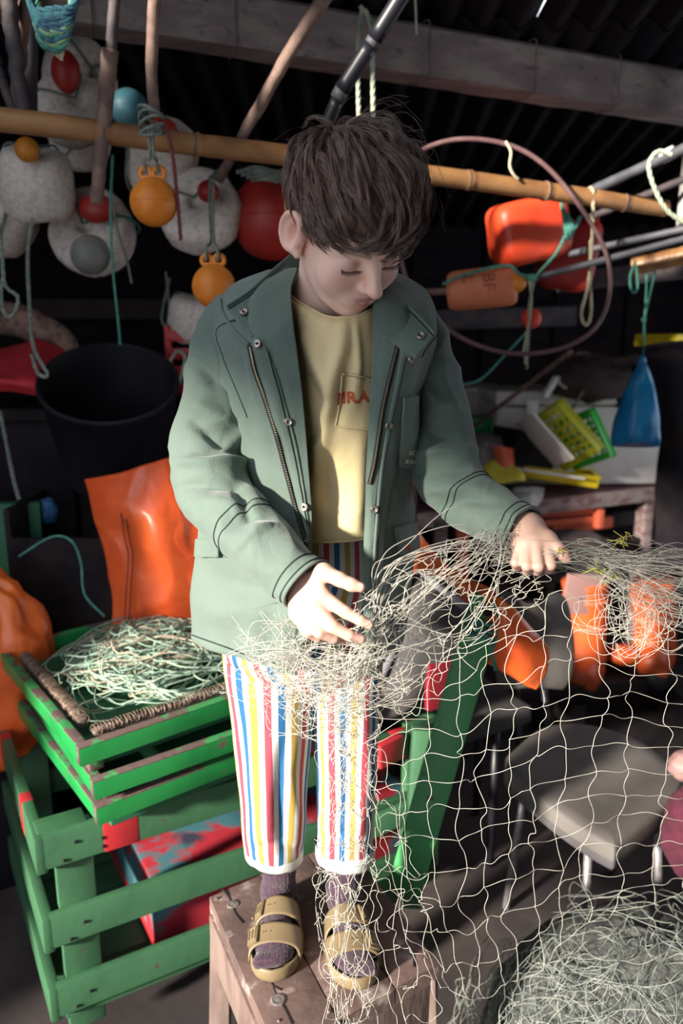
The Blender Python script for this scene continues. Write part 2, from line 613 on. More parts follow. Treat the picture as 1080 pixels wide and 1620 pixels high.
for k, px in enumerate((190, 378, 665, 843, 995)):
    t = (at(px, 60, 2.5)[0] - A2[0]) / (B2[0] - A2[0])
    c = A2 + (B2 - A2) * t
    s_ = np.cross(d, (0, 0, 1.0))
    pts = [c + s_ * x + np.array([0, 0, z]) for x, z in ((-.055, .072), (.055, .072), (.056, 0), (.0555, -.068), (-.05, -.069))]
    MB().tube(cr(pts, 24), .0022, 5).build('tie_wire', M['hookbar'], bm_)

pz = at(1086, 368, 2.62)
po = MB().box((pz[0], 2.62, (pz[2] + ROOF(2.62)) / 2), (.05, .06, ROOF(2.62) - pz[2]), bev=.004).build('trim_2', M['whitepost'])
tag(po, 'whitewashed timber post at the right edge behind the rods', kind='structure')

# dim horizontal boards far back
def plank(name, label, a, b, w, h, m, cat='plank', **k):
    o = MB().bar(a, b, w, h, bev=.003).build(name, M[m], smooth=False)
    return tag(o, label, cat)


plank('shelf_plank', 'dark brown shelf plank on the back wall at left, below the foam floats', at(60, 488, 4.40), at(262, 490, 4.40), .17, .10, 'browncloth')
plank('shelf_plank', 'dim brown shelf plank on the back wall under the coral cylinder float', at(640, 508, 4.40), at(905, 500, 4.40), .17, .10, 'stickdark')

# ------------------------------------------------------------------ poles, sticks, hoop
P0, P1 = at(-60, 190, 1.90), at(1052, 330, 2.5)
P0 = P0 - (P1 - P0) * .42
pole = thing('bamboo_pole', 'long horizontal bamboo pole behind the head, floats hanging from it', 'pole', P0)
L_ = np.linalg.norm(P1 - P0)
n = 320
nodes = [.12, .42, .70, .335 + .76, .55 + .76, .83 + .76, 1.03 + .76, 1.28 + .76, 1.52 + .76, 1.78 + .76]
pts, rad = [], []
for i in range(n + 1):
    s_ = L_ * i / n
    p = P0 + (P1 - P0) * i / n + np.array([0, 0, .012 * math.sin(3.1 * i / n) + .004 * nz(i * .03)])
    r = .0275 - .004 * i / n
    for q in nodes:
        r += .0030 * math.exp(-((s_ - q) / .0055) ** 2) - .0014 * math.exp(-((s_ - q - .014) / .006) ** 2)
    pts.append(p)
    rad.append(r)
MB().tube(pts, rad, 20).build('culm', M['bamboo'], pole)
for q in nodes:
    i = int(q / L_ * n)
    MB().tube([pts[i] - (P1 - P0) / L_ * .003, pts[i] + (P1 - P0) / L_ * .003], rad[i] + .0012, 20).build('node_ring', M['stick'], pole)


def stick(name, label, px, r0, r1, m, cat='stick', wob=.006, n=40, seg=10, knots=0):
    """px: list of (x, y, Y)"""
    c = cr([at(*q) for q in px], n)
    for i in range(n):
        c[i] += np.array([nz(i * .23, r0 * 99), nz(i * .21, 7.7 + r0), 0]) * wob
    rr = np.linspace(r0, r1, n)
    for i in range(n):
        rr[i] *= 1 + .10 * nz(i * .6, 2.2) + (.18 * max(0, nz(i * .9, 8.8) - .2) if knots else 0)
    o = MB().tube(c, rr, seg).build(name, M[m])
    return tag(o, label, cat)


stick('hanging_stick', 'dark gnarled stick hanging at the far upper left corner', [(12, -20, 1.95), (25, 90, 1.95), (40, 190, 1.97)], .018, .016, 'stickdark', knots=1)
stick('hanging_stick', 'thick dark gnarled branch beside the blue rope hank', [(42, -20, 2.0), (30, 90, 2.0), (30, 190, 2.02)], .019, .015, 'stick', knots=1)
stick('hanging_stick', 'straight dark pole hanging under the blue rope hank', [(48, -20, 2.1), (47, 190, 2.1)], .018, .018, 'stickdark', wob=.001)
stick('hanging_stick', 'thin dark stick leaning at the left edge above the bamboo', [(-10, 90, 2.0), (25, 185, 2.0)], .012, .010, 'stickdark')
o = stick('cane_pole', 'upright cane pole crossing the bamboo, with a thinner rod socketed in its top', [(174, 78, 1.96), (165, 190, 1.98), (152, 322, 2.0)], .0185, .015, 'stick', cat='pole', wob=.002)
stick('thin_rod', 'thin dark rod standing in the top of the cane pole', [(183, -25, 1.95), (175, 82, 1.96)], .0125, .0125, 'stickdark', cat='rod', wob=.001)
stick('cane_pole', 'slender brown cane tied to the bamboo above the upper orange ball float', [(246, -25, 1.9), (240, 90, 1.92), (244, 186, 1.93)], .0135, .0125, 'stick', cat='pole', wob=.002)
stick('branch_pole', 'long knotty brown branch slanting down behind the bamboo to the left of the head', [(525, -25, 2.05), (440, 115, 2.1), (385, 215, 2.15), (345, 285, 2.2)], .0165, .0125, 'stick', cat='branch', knots=1)
bp = thing('black_pole', 'glossy black pole with silver band slanting down above the head', 'pole', at(645, -20, 1.75))
MB().tube(cr([at(650, -30, 1.72), at(592, 62, 1.76)], 6), .0165, 16).build('upper_section', M['blackpole'], bp)
MB().tube(cr([at(593, 60, 1.76), at(586, 72, 1.765)], 3), .0155, 16).build('band', M['metalrod'], bp)
MB().tube(cr([at(587, 70, 1.765), at(541, 142, 1.8)], 6), .0165, 16).build('middle_section', M['blackpole'], bp)
MB().tube(cr([at(543, 138, 1.8), at(533, 157, 1.805)], 3), .0162, 16).build('silver_ferrule', M['metalrod'], bp)
MB().tube(cr([at(534, 156, 1.805), at(515, 200, 1.83)], 5), .014, 16).build('tip_section', M['blackpole'], bp)

hp = [(655, 245), (720, 221), (800, 228), (862, 262), (918, 328), (958, 400), (963, 468), (938, 522), (880, 553), (800, 558), (722, 530), (662, 472), (637, 425), (628, 350), (636, 285)]
c3 = np.array([at(x, y, 2.34) for x, y in hp])
c3 = cr(np.concatenate([c3[-2:], c3, c3[:3]]), 400)
k0, k1 = int(400 * 2 / 19), int(400 * 17 / 19)
ring = c3[k0:k1]
hoop = thing('wire_hoop', 'large rusty wire hoop hanging on the bamboo to the right of the head', 'hoop', at(800, 228, 2.34))
MB().tube(ring, .0068, 8, closed=True).build('ring', M['hoop'], hoop)
MB().tube(cr([at(800, 224, 2.335), at(808, 240, 2.32), at(806, 262, 2.3), at(812, 276, 2.3), at(820, 284, 2.305)], 20), .004, 6).build('tie_string', M['ropecream'], hoop)
stick('thin_pole', 'thin brown pole leaning from the bottom of the hoop toward the green lid', [(903, 556, 2.4), (830, 612, 2.9), (742, 680, 3.45)], .0075, .0095, 'stick', cat='pole', wob=.001)

# rods at the right
rod1 = stick('metal_rod', 'thick light grey rod with a white cap, topmost at the right edge', [(938, 300, 2.45), (1110, 222, 2.2)], .0135, .0135, 'metalrod', cat='rod', wob=0)
MBc = MB().tube([at(1047, 249, 2.29), at(1066, 240, 2.265)], .017, 14).build('collar', M['white'], rod1)
MBc['label'] = 'white plastic collar'
stick('metal_rod', 'dark rod below the thick grey one, running behind the bamboo end', [(930, 345, 2.75), (1110, 272, 2.5)], .011, .011, 'stickdark', cat='rod', wob=0)
stick('metal_rod', 'dull grey rod just above the blue-grey rod', [(900, 402, 2.6), (1110, 356, 2.4)], .0105, .0105, 'metalrod', cat='rod', wob=0)
stick('metal_rod', 'long blue-grey rod reaching from the red floats to the right edge', [(845, 440, 2.5), (1110, 370, 2.2)], .0098, .0098, 'metalrod', cat='rod', wob=0)
stick('bamboo_stub', 'short thick pale bamboo end under the rods at the right edge', [(1000, 422, 2.7), (1110, 398, 2.6)], .028, .03, 'bamboo', cat='pole', wob=0)
plank('wood_rail', 'dark wooden rail running behind the blue bag strings', at(880, 448, 3.0), at(1130, 420, 2.85), .05, .065, 'stickdark', cat='rail')

# ------------------------------------------------------------------ ropes
def rope(name, label, px, r, m, cat='rope', n=60, group=None, seg=7, twist=True, parent=None):
    c = cr([at(*q) for q in px], n)
    mb = MB()
    if twist and r > .0035:
        T = np.gradient(c, axis=0)
        T /= np.linalg.norm(T, axis=1)[:, None] + 1e-9
        n2 = n * 3
        c = cr(c, n2)
        T = np.gradient(c, axis=0)
        ln = np.concatenate([[0], np.cumsum(np.linalg.norm(np.diff(c, axis=0), axis=1))])
        T /= np.linalg.norm(T, axis=1)[:, None] + 1e-9
        ref = np.array([.3, 1, .2])
        N1 = np.cross(T, ref)
        N1 /= np.linalg.norm(N1, axis=1)[:, None]
        N2 = np.cross(T, N1)
        for ph in (0, 2.094, 4.189):
            a = ln / (r * 9) * 2 * math.pi + ph
            mb.tube(c + r * .5 * (np.cos(a)[:, None] * N1 + np.sin(a)[:, None] * N2), r * .55, 5)
    else:
        mb.tube(c, r, seg)
    o = mb.build(name, M[m], parent)
    if parent is None:
        tag(o, label, cat, group)
    return o


rope('hanging_rope', 'cream twisted rope loop hanging over the right end of the bamboo', [(928, 300, 2.44), (936, 298, 2.40), (938, 318, 2.40), (936, 380, 2.42), (930, 450, 2.42), (920, 490, 2.42), (922, 510, 2.42), (930, 512, 2.42), (935, 490, 2.43), (933, 440, 2.44), (934, 380, 2.45)], .0052, 'ropecream')
rope('hanging_rope', 'pair of pale cords hanging from the roof beam just left above the head', [(572, 18, 2.3), (566, 100, 2.2), (572, 360, 2.2)], .006, 'ropepale', twist=True)
rope('hanging_rope', 'pale cord looped over the roof beam and dropping straight behind the head', [(570, 10, 2.28), (584, 30, 2.27), (589, 90, 2.22), (591, 360, 2.2)], .0066, 'ropepale', twist=True)
rope('hanging_rope', 'thin pale cord hanging in front of the beam right of the black pole', [(656, -15, 2.25), (659, 55, 2.28)], .003, 'ropepale', cat='cord')
rope('rope_loop', 'pale green rope looped round the topmost grey rod at the right edge', [(1062, 245, 2.2), (1040, 240, 2.2), (1026, 262, 2.2), (1036, 300, 2.2), (1058, 336, 2.2), (1100, 362, 2.2)], .0062, 'ropepale')
rope('rope_loop', 'dark green rope loop hanging under the short bamboo end', [(1005, 412, 2.55), (996, 440, 2.55), (1000, 462, 2.55), (1008, 455, 2.55), (1006, 420, 2.55)], .004, 'ropegreen')
rope('hanging_rope', 'long green cord dropping from the floats to the black tub', [(178, 245, 2.1), (175, 330, 2.1), (178, 420, 2.15), (186, 500, 2.2), (190, 545, 2.22)], .0035, 'ropegreen', cat='cord')
rope('hanging_rope', 'grey-green rope dangling in a loop over the red cloth', [(52, 345, 2.1), (44, 400, 2.1), (46, 470, 2.1), (52, 545, 2.1), (75, 592, 2.1), (60, 590, 2.1), (50, 560, 2.1)], .0052, 'ropegrey')
rope('hanging_rope', 'pale teal rope dangling at the far left edge with a side loop', [(-5, 330, 2.0), (3, 400, 2.0), (8, 450, 2.0), (28, 470, 2.0), (22, 495, 2.0), (10, 500, 2.0), (2, 470, 2.0), (6, 430, 2.0)], .0048, 'ropegrey')
rope('hanging_rope', 'thin tan cord end hanging in front of the lower foam float', [(175, 300, 2.25), (185, 360, 2.25), (200, 410, 2.25), (208, 448, 2.25)], .0032, 'ropegrey', cat='cord')
rope('hanging_rope', 'dark red cord hanging across the foam float beside the upper orange ball', [(256, 180, 1.92), (272, 240, 1.9), (280, 310, 1.92), (286, 380, 1.94)], .0045, 'ropered', cat='cord')
rope('hanging_rope', 'dim grey rope loop on the back wall above the black tub', [(262, 430, 2.6), (268, 490, 2.6), (262, 515, 2.6), (256, 500, 2.6), (268, 440, 2.6)], .004, 'ropegrey')
rope('trailing_rope', 'green cord trailing over the dark brown bin at left', [(30, 880, 1.95), (80, 850, 1.92), (112, 855, 1.9), (128, 890, 1.9), (134, 940, 1.9), (165, 975, 1.9)], .0033, 'ropegreen', cat='cord')
rope('hanging_rope', 'thick pale rope end hanging behind the red cloth at the left edge', [(0, 650, 2.2), (10, 700, 2.2), (22, 760, 2.2), (30, 790, 2.2)], .006, 'ropegrey')
rope('trailing_rope', 'green cord sagging from the tassel behind the hoop', [(838, 520, 2.5), (800, 560, 2.5), (760, 600, 2.5), (720, 610, 2.5)], .0038, 'ropegreen', cat='cord')

# the hank of blue rope, upper left corner
hk = thing('rope_hank', 'coiled hank of blue-green rope hanging in the upper left corner', 'rope', at(80, 0, 1.85))
for k in range(16):
    a0 = k / 15.0
    m = ('ropeblue', 'ropeblue', 'ropelime', 'ropegreen')[k % 4] if k > 9 else 'ropeblue'
    w_ = 40 - 18 * a0
    y_ = 12 + 62 * a0
    pts = [(82 - w_ + rng.uniform(-4, 4), -14 + 20 * a0, 1.85), (74 - w_ * .5, y_ * .8 + 4, 1.83 - .02 * a0), (86 + rng.uniform(-5, 5), y_ + rng.uniform(-3, 5), 1.82),
           (96 + w_ * .5, y_ * .75 + rng.uniform(-2, 4), 1.83), (100 + w_ * .6, -16 + 14 * a0, 1.86)]
    rope('strand', None, pts, .0068, m, n=26, parent=hk)
for k in range(3):
    rope('tail_end', None, [(96 + 3 * k, 30, 1.84), (101 + 2 * k, 60, 1.83), (97 - 5 * k, 96 - 4 * k, 1.83)], .0042, 'ropecream', n=18, parent=hk)


# ------------------------------------------------------------------ floats
def foam_proto(kind):
    t = thing('foam_float', 'x', 'float', (0, 0, 0))
    if kind == 0:      # thick rounded disc with a hole
        prof = [(.16, -.30), (.20, -.44), (.40, -.50), (.72, -.48), (.92, -.38), (1.0, -.2), (1.02, 0), (1.0, .22), (.92, .4), (.72, .5), (.40, .52), (.21, .46), (.16, .30)]
    else:              # barrel block
        prof = [(.10, -.70), (.16, -.86), (.5, -.92), (.80, -.86), (.94, -.6), (1.0, -.2), (1.0, .25), (.93, .62), (.78, .86), (.45, .92), (.16, .86), (.10, .7)]
    mb = MB()
    pp = cr(np.array(prof), 34)
    mb.lathe([tuple(q) for q in pp], n=32)
    V = mb.v[0]
    for i in range(len(V)):
        v = V[i]
        s_ = 1 + .07 * nz(v[0] * 1.7 + kind * 5, v[1] * 1.7, v[2] * 1.7) + .025 * nz(v[0] * 6, v[1] * 6, v[2] * 6 + kind)
        V[i] = v * s_
    mb.build('foam_body', M['foam'], t)
    mb = MB()
    ang = np.linspace(0, 2 * math.pi, 40)[:-1]
    e = .56 if kind == 0 else .97
    w = 1.05
    loop = [(0, 0, e)] + [(x * w, 0, z) for x, z in ((.3, e + .0), (.8, e - .03), (1.0, e * .5), (1.02, 0), (1.0, -e * .5), (.8, -e + .03), (.3, -e))]
    mb.tube(cr(np.array(loop), 50), .035, 6)
    mb.build('lashing_cord', M['ropegreen'], t)
    loop = [(0, 0, e)] + [(-.2 * q[0], q[0] * w, q[1]) for q in ((.3, e), (.8, e - .03), (1.0, e * .5), (1.02, 0), (1.0, -e * .5), (.8, -e + .03), (.3, -e))]
    mb = MB()
    mb.tube(cr(np.array(loop), 50), .035, 6)
    mb.build('lashing_cord', M['ropegrey'], t)
    return t


fp = [foam_proto(0), foam_proto(1)]
used = [False, False]


def foam(kind, x, y, Y, pr, ax, label, scale=(1, 1, 1), spin=0.0):
    """ax: direction (world) of the float's axis; pr radius in pixels"""
    r = pr / pxm(x, y, Y)
    R = Matrix(basis(ax).tolist()).to_4x4() @ Matrix.Rotation(spin, 4, 'Z')
    e = R.to_euler()
    P = at(x, y, Y)
    if not used[kind]:
        used[kind] = True
        o = fp[kind]
        o.location = P.tolist()
        o.rotation_euler = e
    else:
        o = clone(fp[kind], P, e)
    o.scale = tuple(r * s_ for s_ in scale)
    o['label'] = label
    o['group'] = 'white foam floats hanging at left'
    return o


foam(0, 128, 122, 2.55, 58, (.75, -.62, .2), 'white foam float at upper left wrapped round a dark red ball', spin=.5)
foam(0, 112, 176, 2.40, 56, (.5, -.75, .4), 'white foam float resting just above the bamboo, below the red-ball one', spin=1.2)
foam(0, 126, 222, 2.62, 46, (.2, -.9, -.2), 'white foam float half hidden behind the bamboo beside the cane pole', spin=2.2)
foam(1, 58, 292, 2.25, 56, (.12, -.32, .94), 'blocky white foam float at left with an amber ball on top', spin=.8)
foam(1, 4, 345, 2.45, 52, (.5, -.5, .7), 'white foam float cut off by the left edge', spin=2.5)
foam(0, 148, 368, 2.42, 66, (-.15, -.9, .25), 'large white foam float with a grey ball tied in front of it', spin=.2)
foam(1, 256, 250, 2.35, 56, (.25, -.55, .8), 'white foam float behind the upper orange ball', spin=1.7)
foam(0, 318, 335, 2.3, 66, (-.1, -.86, .42), 'broad white foam float with a red plug in its middle', spin=1.0)
foam(1, 305, 505, 2.6, 38, (.1, -.2, .95), 'pale foam float half hidden behind the shoulder of the jacket', spin=.5)


def ballfloat(name, x, y, Y, pr, m, label, sc=(1, 1, 1), cord=None, group=None):
    r = pr / pxm(x, y, Y)
    t = thing(name, label, 'float', at(x, y, Y), group)
    mb = MB().ball(at(x, y, Y), r, 32, sc)
    V = mb.v[0]
    c = at(x, y, Y)
    for i in range(len(V)):
        w = (V[i] - c) / r
        V[i] = c + (V[i] - c) * (1 + .012 * nz(w[0] * 2 + x, w[1] * 2, w[2] * 2))
    mb.build('ball', M[m], t)
    MB().tube(np.array([c + r * 1.004 * np.array([math.cos(a) * sc[0], math.sin(a) * sc[1], 0]) for a in np.linspace(0, 2 * math.pi, 40)[:-1]]), r * .012, 5, closed=True).build('mould_seam', M[m], t)
    return t


def lugball(x, y, Y, pr, label, cord_px):
    t = ballfloat('ball_float', x, y, Y, pr, 'floatorange', label, group='orange ball floats hanging from the bamboo')
    c = at(x, y, Y)
    r = pr / pxm(x, y, Y)
    mb = MB()
    for s_ in (-1, 1):
        cc = c + np.array([s_ * r * .28, 0, r * 1.16])
        ang = np.linspace(0, 2 * math.pi, 26)[:-1]
        mb.tube(np.array([cc + r * .23 * np.array([math.cos(a), 0, math.sin(a)]) for a in ang]), r * .115, 8, closed=True)
    mb.box(c + np.array([0, 0, r * .96]), (r * .95, r * .2, r * .22), bev=r * .05)
    mb.build('lug', M['floatorange'], t)
    for s_ in (-1, 1):
        a0 = c + np.array([s_ * r * .28, -.01, r * 1.12])
        pts = [a0, a0 + np.array([-s_ * .002, .0, .03])] + [at(*q) + np.array([s_ * .004, 0, 0]) for q in cord_px]
        MB().tube(cr(np.array(pts), 24), .0036, 6).build('hanging_cord', M['ropegrey'], t)
    return t


lugball(243, 320, 1.93, 37, 'orange ball float with a two-holed lug, upper one, hanging from the bamboo', [(240, 250, 1.9), (238, 205, 1.885)])
lugball(338, 453, 1.95, 34, 'orange ball float with a two-holed lug, lower one, beside the jacket shoulder', [(336, 380, 2.0), (334, 330, 2.06), (335, 280, 2.12)])
ballfloat('ball_float', 204, 172, 2.25, 30, 'floatblue', 'pale blue ball float behind the cane poles')
ballfloat('ball_float', 143, 403, 2.16, 31, 'floatgrey', 'grey ball float tied in front of the large foam float')
ballfloat('ball_float', 104, 114, 2.36, 28, 'floatred', 'dark red ball float in the middle of the upper left foam float', sc=(.8, .8, 1.15))
ballfloat('ball_float', 43, 237, 2.12, 19, 'floatamber', 'small amber ball float on top of the blocky foam float')
ballfloat('ball_float', 152, 330, 2.30, 28, 'floatred', 'dull red float plug above the grey ball', sc=(1, .6, .8))
ballfloat('ball_float', 258, 205, 2.26, 22, 'floatred', 'small red plug on the foam float behind the upper orange ball', sc=(1, .8, .8))
ballfloat('ball_float', 329, 303, 2.19, 17, 'floatred', 'small brick-red plug in the broad foam float')
ballfloat('buoy', 428, 345, 2.35, 62, 'floatred', 'big dark red round buoy behind the left of the head', sc=(1, 1, 1.05))
ballfloat('ball_float', 465, 326, 2.2, 19, 'yellowcloth', 'pale yellow float peeking out beside the ear', sc=(.8, 1, 1.6))
ballfloat('ball_float', 840, 504, 2.52, 16, 'redcushion', 'small red ball float behind the hanging tassel')

# rope muddle tied round the red buoy and round cane
tr_ = thing('tied_rope', 'grey-green rope knotted on top of the dark red buoy', 'rope', at(420, 270, 2.2))
for k in range(4):
    rope('strand', None, [(375 + 8 * k, 272 + 4 * k, 2.2), (405 + 5 * k, 265 + 6 * k, 2.15), (440, 272 + 5 * k, 2.2), (470, 262 + 6 * k, 2.25)], .006, 'ropegrey', parent=tr_)
kn = thing('rope_knot', 'grey rope knot binding the slender cane to the bamboo', 'knot', at(240, 195, 1.9))
for k in range(5):
    c = at(240, 196, 1.915)
    ang = np.linspace(0, 2 * math.pi, 24)[:-1]
    tl = .5 * (k - 2)
    MB().tube(np.array([c + np.array([.026 * math.cos(a), .036 * math.sin(a), .012 * (k - 2) * .8 + .02 * math.sin(a + k) * .6]) for a in ang]), .0036, 6, closed=True).build('rope_turn', M['ropegrey'], kn)

# red canister buoys at right
def canister(x, y, Y, pw, ph, tilt, yaw, m, label):
    s_ = 1 / pxm(x, y, Y)
    t = thing('canister_float', label, 'float', at(x, y, Y))
    bm = bmesh.new()
    bmesh.ops.create_cube(bm, size=2)
    bmesh.ops.subdivide_edges(bm, edges=bm.edges[:], cuts=9, use_grid_fill=True)
    R = Matrix.Rotation(yaw, 3, 'Z') @ Matrix.Rotation(tilt, 3, 'Y')
    hx, hy, hz = pw * s_ / 2, min(pw, ph) * s_ * .42, ph * s_ / 2
    for v in bm.verts:
        c = v.co.copy()
        n_ = (abs(c.x) ** 5 + abs(c.y) ** 5 + abs(c.z) ** 5) ** (1 / 5)
        c = c / n_
        c *= 1 + .05 * nz(c.x * 1.5 + x, c.y * 1.5, c.z * 1.5) - .04 * math.exp(-(c.x * 6) ** 2)
        v.co = R @ Vector((c.x * hx, c.y * hy, c.z * hz)) + Vector(at(x, y, Y).tolist())
    mb = MB()
    bm.verts.index_update()
    mb.add([v.co[:] for v in bm.verts], [[v.index for v in f.verts] for f in bm.faces])
    bm.free()
    mb.build('can_body', M[m], t)
    ctr = Vector(at(x, y, Y).tolist())
    top = ctr + R @ Vector((hx * .55, 0, hz * 1.0))
    MB().lathe([(.022, -.02), (.022, .012), (.018, .016), (.0, .016)], c=top, R=np.array(R), n=16).build('neck', M[m], t)
    return t


canister(836, 365, 2.62, 122, 98, math.radians(-14), .25, 'redcan', 'bright red canister float hanging under the bamboo at right')
canister(898, 404, 2.8, 88, 110, math.radians(10), -.2, 'floatred', 'darker red canister float behind the bright red one, inside the hoop')
tr_ = thing('tied_rope', 'green rope knotted between the two red canister floats', 'rope', at(895, 350, 2.5))
for k in range(5):
    rope('strand', None, [(888, 318 + 3 * k, 2.5), (892 + 2 * k, 345, 2.48), (896 + 3 * k, 372 - 3 * k, 2.48), (902 + 4 * k, 378 - 9 * k, 2.5)], .006, 'ropegreen', parent=tr_)
rope('green_rope', 'green rope trailing from the red floats down to the coral float', [(894, 372, 2.5), (880, 400, 2.5), (858, 425, 2.48), (845, 442, 2.46)], .0048, 'ropegreen')

# coral cylinder float with faded letters
cf = thing('cylinder_float', 'coral cylinder float with faded letters hanging below the bamboo', 'float', at(765, 456, 2.5))
a_, b_ = at(706, 462, 2.5), at(824, 450, 2.46)
ax = (b_ - a_)
LL = np.linalg.norm(ax)
ax /= LL
Rb = basis(ax)
rr = 31 / pxm(765, 456, 2.5)
prof = [(0.0, 0), (.012, 0), (rr * .80, .004), (rr * .95, .016), (rr, .035), (rr, LL * .80), (rr * .96, LL * .88), (rr * .80, LL * .94), (rr * .5, LL * .95), (0.0, LL * .95)]
MB().lathe(prof, c=a_, R=Rb, n=36).build('cylinder_body', M['floatcoral'], cf, angle=50)
MB().ball(at(818, 447, 2.43), 15 / pxm(818, 447, 2.43), 20).build('end_ball', M['floatorange'], cf)
rope('lashing_rope', None, [(700, 450, 2.42), (730, 436, 2.42), (800, 420, 2.42), (822, 434, 2.4), (840, 438, 2.42)], .005, 'ropegreen', parent=cf)


def text_mesh(body, size, name, m, M3, origin, parent, ext=.0006, shear=0.0, wrap=None, align='LEFT', bold=.012):
    cu = bpy.data.curves.new(name, 'FONT')
    cu.body = body
    cu.size = size
    cu.extrude = ext
    cu.shear = shear
    cu.align_x = align
    cu.offset = size * bold
    cu.resolution_u = 2
    ob = bpy.data.objects.new(name, cu)
    COL.objects.link(ob)
    dg = bpy.context.evaluated_depsgraph_get()
    me = ob.evaluated_get(dg).to_mesh()
    V = np.array([v.co[:] for v in me.vertices])
    Fs = [list(p.vertices) for p in me.polygons]
    ob.to_mesh_clear()
    bpy.data.objects.remove(ob)
    if wrap:
        V = np.array([wrap(*v) for v in V])
    else:
        V = V @ np.asarray(M3).T + np.asarray(origin)
    return MB().add(V, Fs).build(name, m, parent, smooth=False)


def on_cyl(u0, v0):
    # letters lie turned a quarter clockwise: text x runs down the cylinder's girth, text up points along +axis
    def f(x, y, z):
        ang = math.radians(-58) + (x + u0) / rr
        # camera-facing angle: build from basis: side, up
        dirv = np.array([0, -1, 0]) * math.cos(ang) + np.array([0, 0, -1]) * math.sin(ang)
        dirv = dirv - ax * dirv.dot(ax)
        dirv /= np.linalg.norm(dirv)
        return a_ + ax * (v0 + y) + dirv * (rr + .0004 + z)
    return f


text_mesh('BF', .052, 'letters', M['ink'], None, None, cf, wrap=on_cyl(.018, LL * .50))
text_mesh('L', .048, 'letters', M['ink'], None, None, cf, wrap=on_cyl(.018, LL * .24))

ta = thing('rope_tassel', 'frayed tan and green rope tassel hanging beside the coral float', 'rope', at(838, 445, 2.42))
for k in range(4):
    rope('strand', None, [(836 + 2 * k, 436, 2.42), (842 + 2 * k - 4, 450, 2.41), (840 - k, 480, 2.42), (833 + k, 530, 2.42), (830 + 2 * k - 3, 560 + 8 * k, 2.42)], .0042, ('ropecream', 'ropegreen', 'ropecream', 'ropegrey')[k], n=30, parent=ta)
MB().ball(at(840, 440, 2.415), .014, 12, (1.2, 1, .9)).build('knot', M['ropegreen'], ta)
stick('thin_pole', 'tan stick end left of the coral float', [(540, 470, 2.5), (714, 460, 2.5)], .011, .011, 'stick', cat='stick', wob=0)

# ------------------------------------------------------------------ green slatted crate
EX = np.array([.868, .497, 0.0])
EY = np.array([-.497, .868, 0.0])
EZ = np.array([0, 0, 1.0])
CA = np.array([-.604, 1.434, 0.0])
RC = np.stack([EX, EY, EZ], 1)
LX, LY = 1.0, .60
crate = thing('green_crate', 'big green slatted wooden crate with red paint bands under the stacked trays', 'crate', CA)


def cpt(u, v, z):
    return CA + EX * u + EY * v + EZ * z


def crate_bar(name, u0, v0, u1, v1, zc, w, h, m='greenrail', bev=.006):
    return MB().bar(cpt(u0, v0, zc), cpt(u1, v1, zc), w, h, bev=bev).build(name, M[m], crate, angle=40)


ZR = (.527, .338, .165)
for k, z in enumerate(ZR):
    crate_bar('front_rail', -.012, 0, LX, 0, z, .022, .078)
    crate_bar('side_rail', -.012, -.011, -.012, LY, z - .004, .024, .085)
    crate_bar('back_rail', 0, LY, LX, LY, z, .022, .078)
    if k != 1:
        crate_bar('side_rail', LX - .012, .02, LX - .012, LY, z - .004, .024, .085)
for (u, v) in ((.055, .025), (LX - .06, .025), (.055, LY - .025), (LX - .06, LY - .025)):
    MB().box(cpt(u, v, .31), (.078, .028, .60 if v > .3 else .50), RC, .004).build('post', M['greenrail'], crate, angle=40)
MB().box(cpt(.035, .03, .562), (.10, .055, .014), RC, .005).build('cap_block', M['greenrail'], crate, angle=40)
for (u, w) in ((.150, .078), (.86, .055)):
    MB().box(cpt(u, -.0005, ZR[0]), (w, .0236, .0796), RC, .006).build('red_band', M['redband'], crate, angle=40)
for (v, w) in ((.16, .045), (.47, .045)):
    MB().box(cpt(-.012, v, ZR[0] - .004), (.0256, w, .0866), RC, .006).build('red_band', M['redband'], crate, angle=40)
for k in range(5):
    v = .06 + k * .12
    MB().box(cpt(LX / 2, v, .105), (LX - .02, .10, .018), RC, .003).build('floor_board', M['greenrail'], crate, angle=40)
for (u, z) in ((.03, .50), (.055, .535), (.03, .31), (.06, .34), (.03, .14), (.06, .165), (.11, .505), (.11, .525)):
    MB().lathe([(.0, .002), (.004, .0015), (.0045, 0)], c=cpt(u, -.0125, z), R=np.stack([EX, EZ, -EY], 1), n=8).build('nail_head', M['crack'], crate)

# worn red and blue chest inside the crate
bx_ = thing('painted_chest', 'low chest with worn red and blue paint lying inside the green crate', 'chest', cpt(.2, .1, .115))
MB().box(cpt(.60, .30, .215), (.74, .46, .20), RC, .014).build('chest_body', M['redblue'], bx_, angle=40)
MB().box(cpt(.60, .30, .13), (.746, .466, .03), RC, .008).build('chest_base', M['redband'], bx_, angle=40)

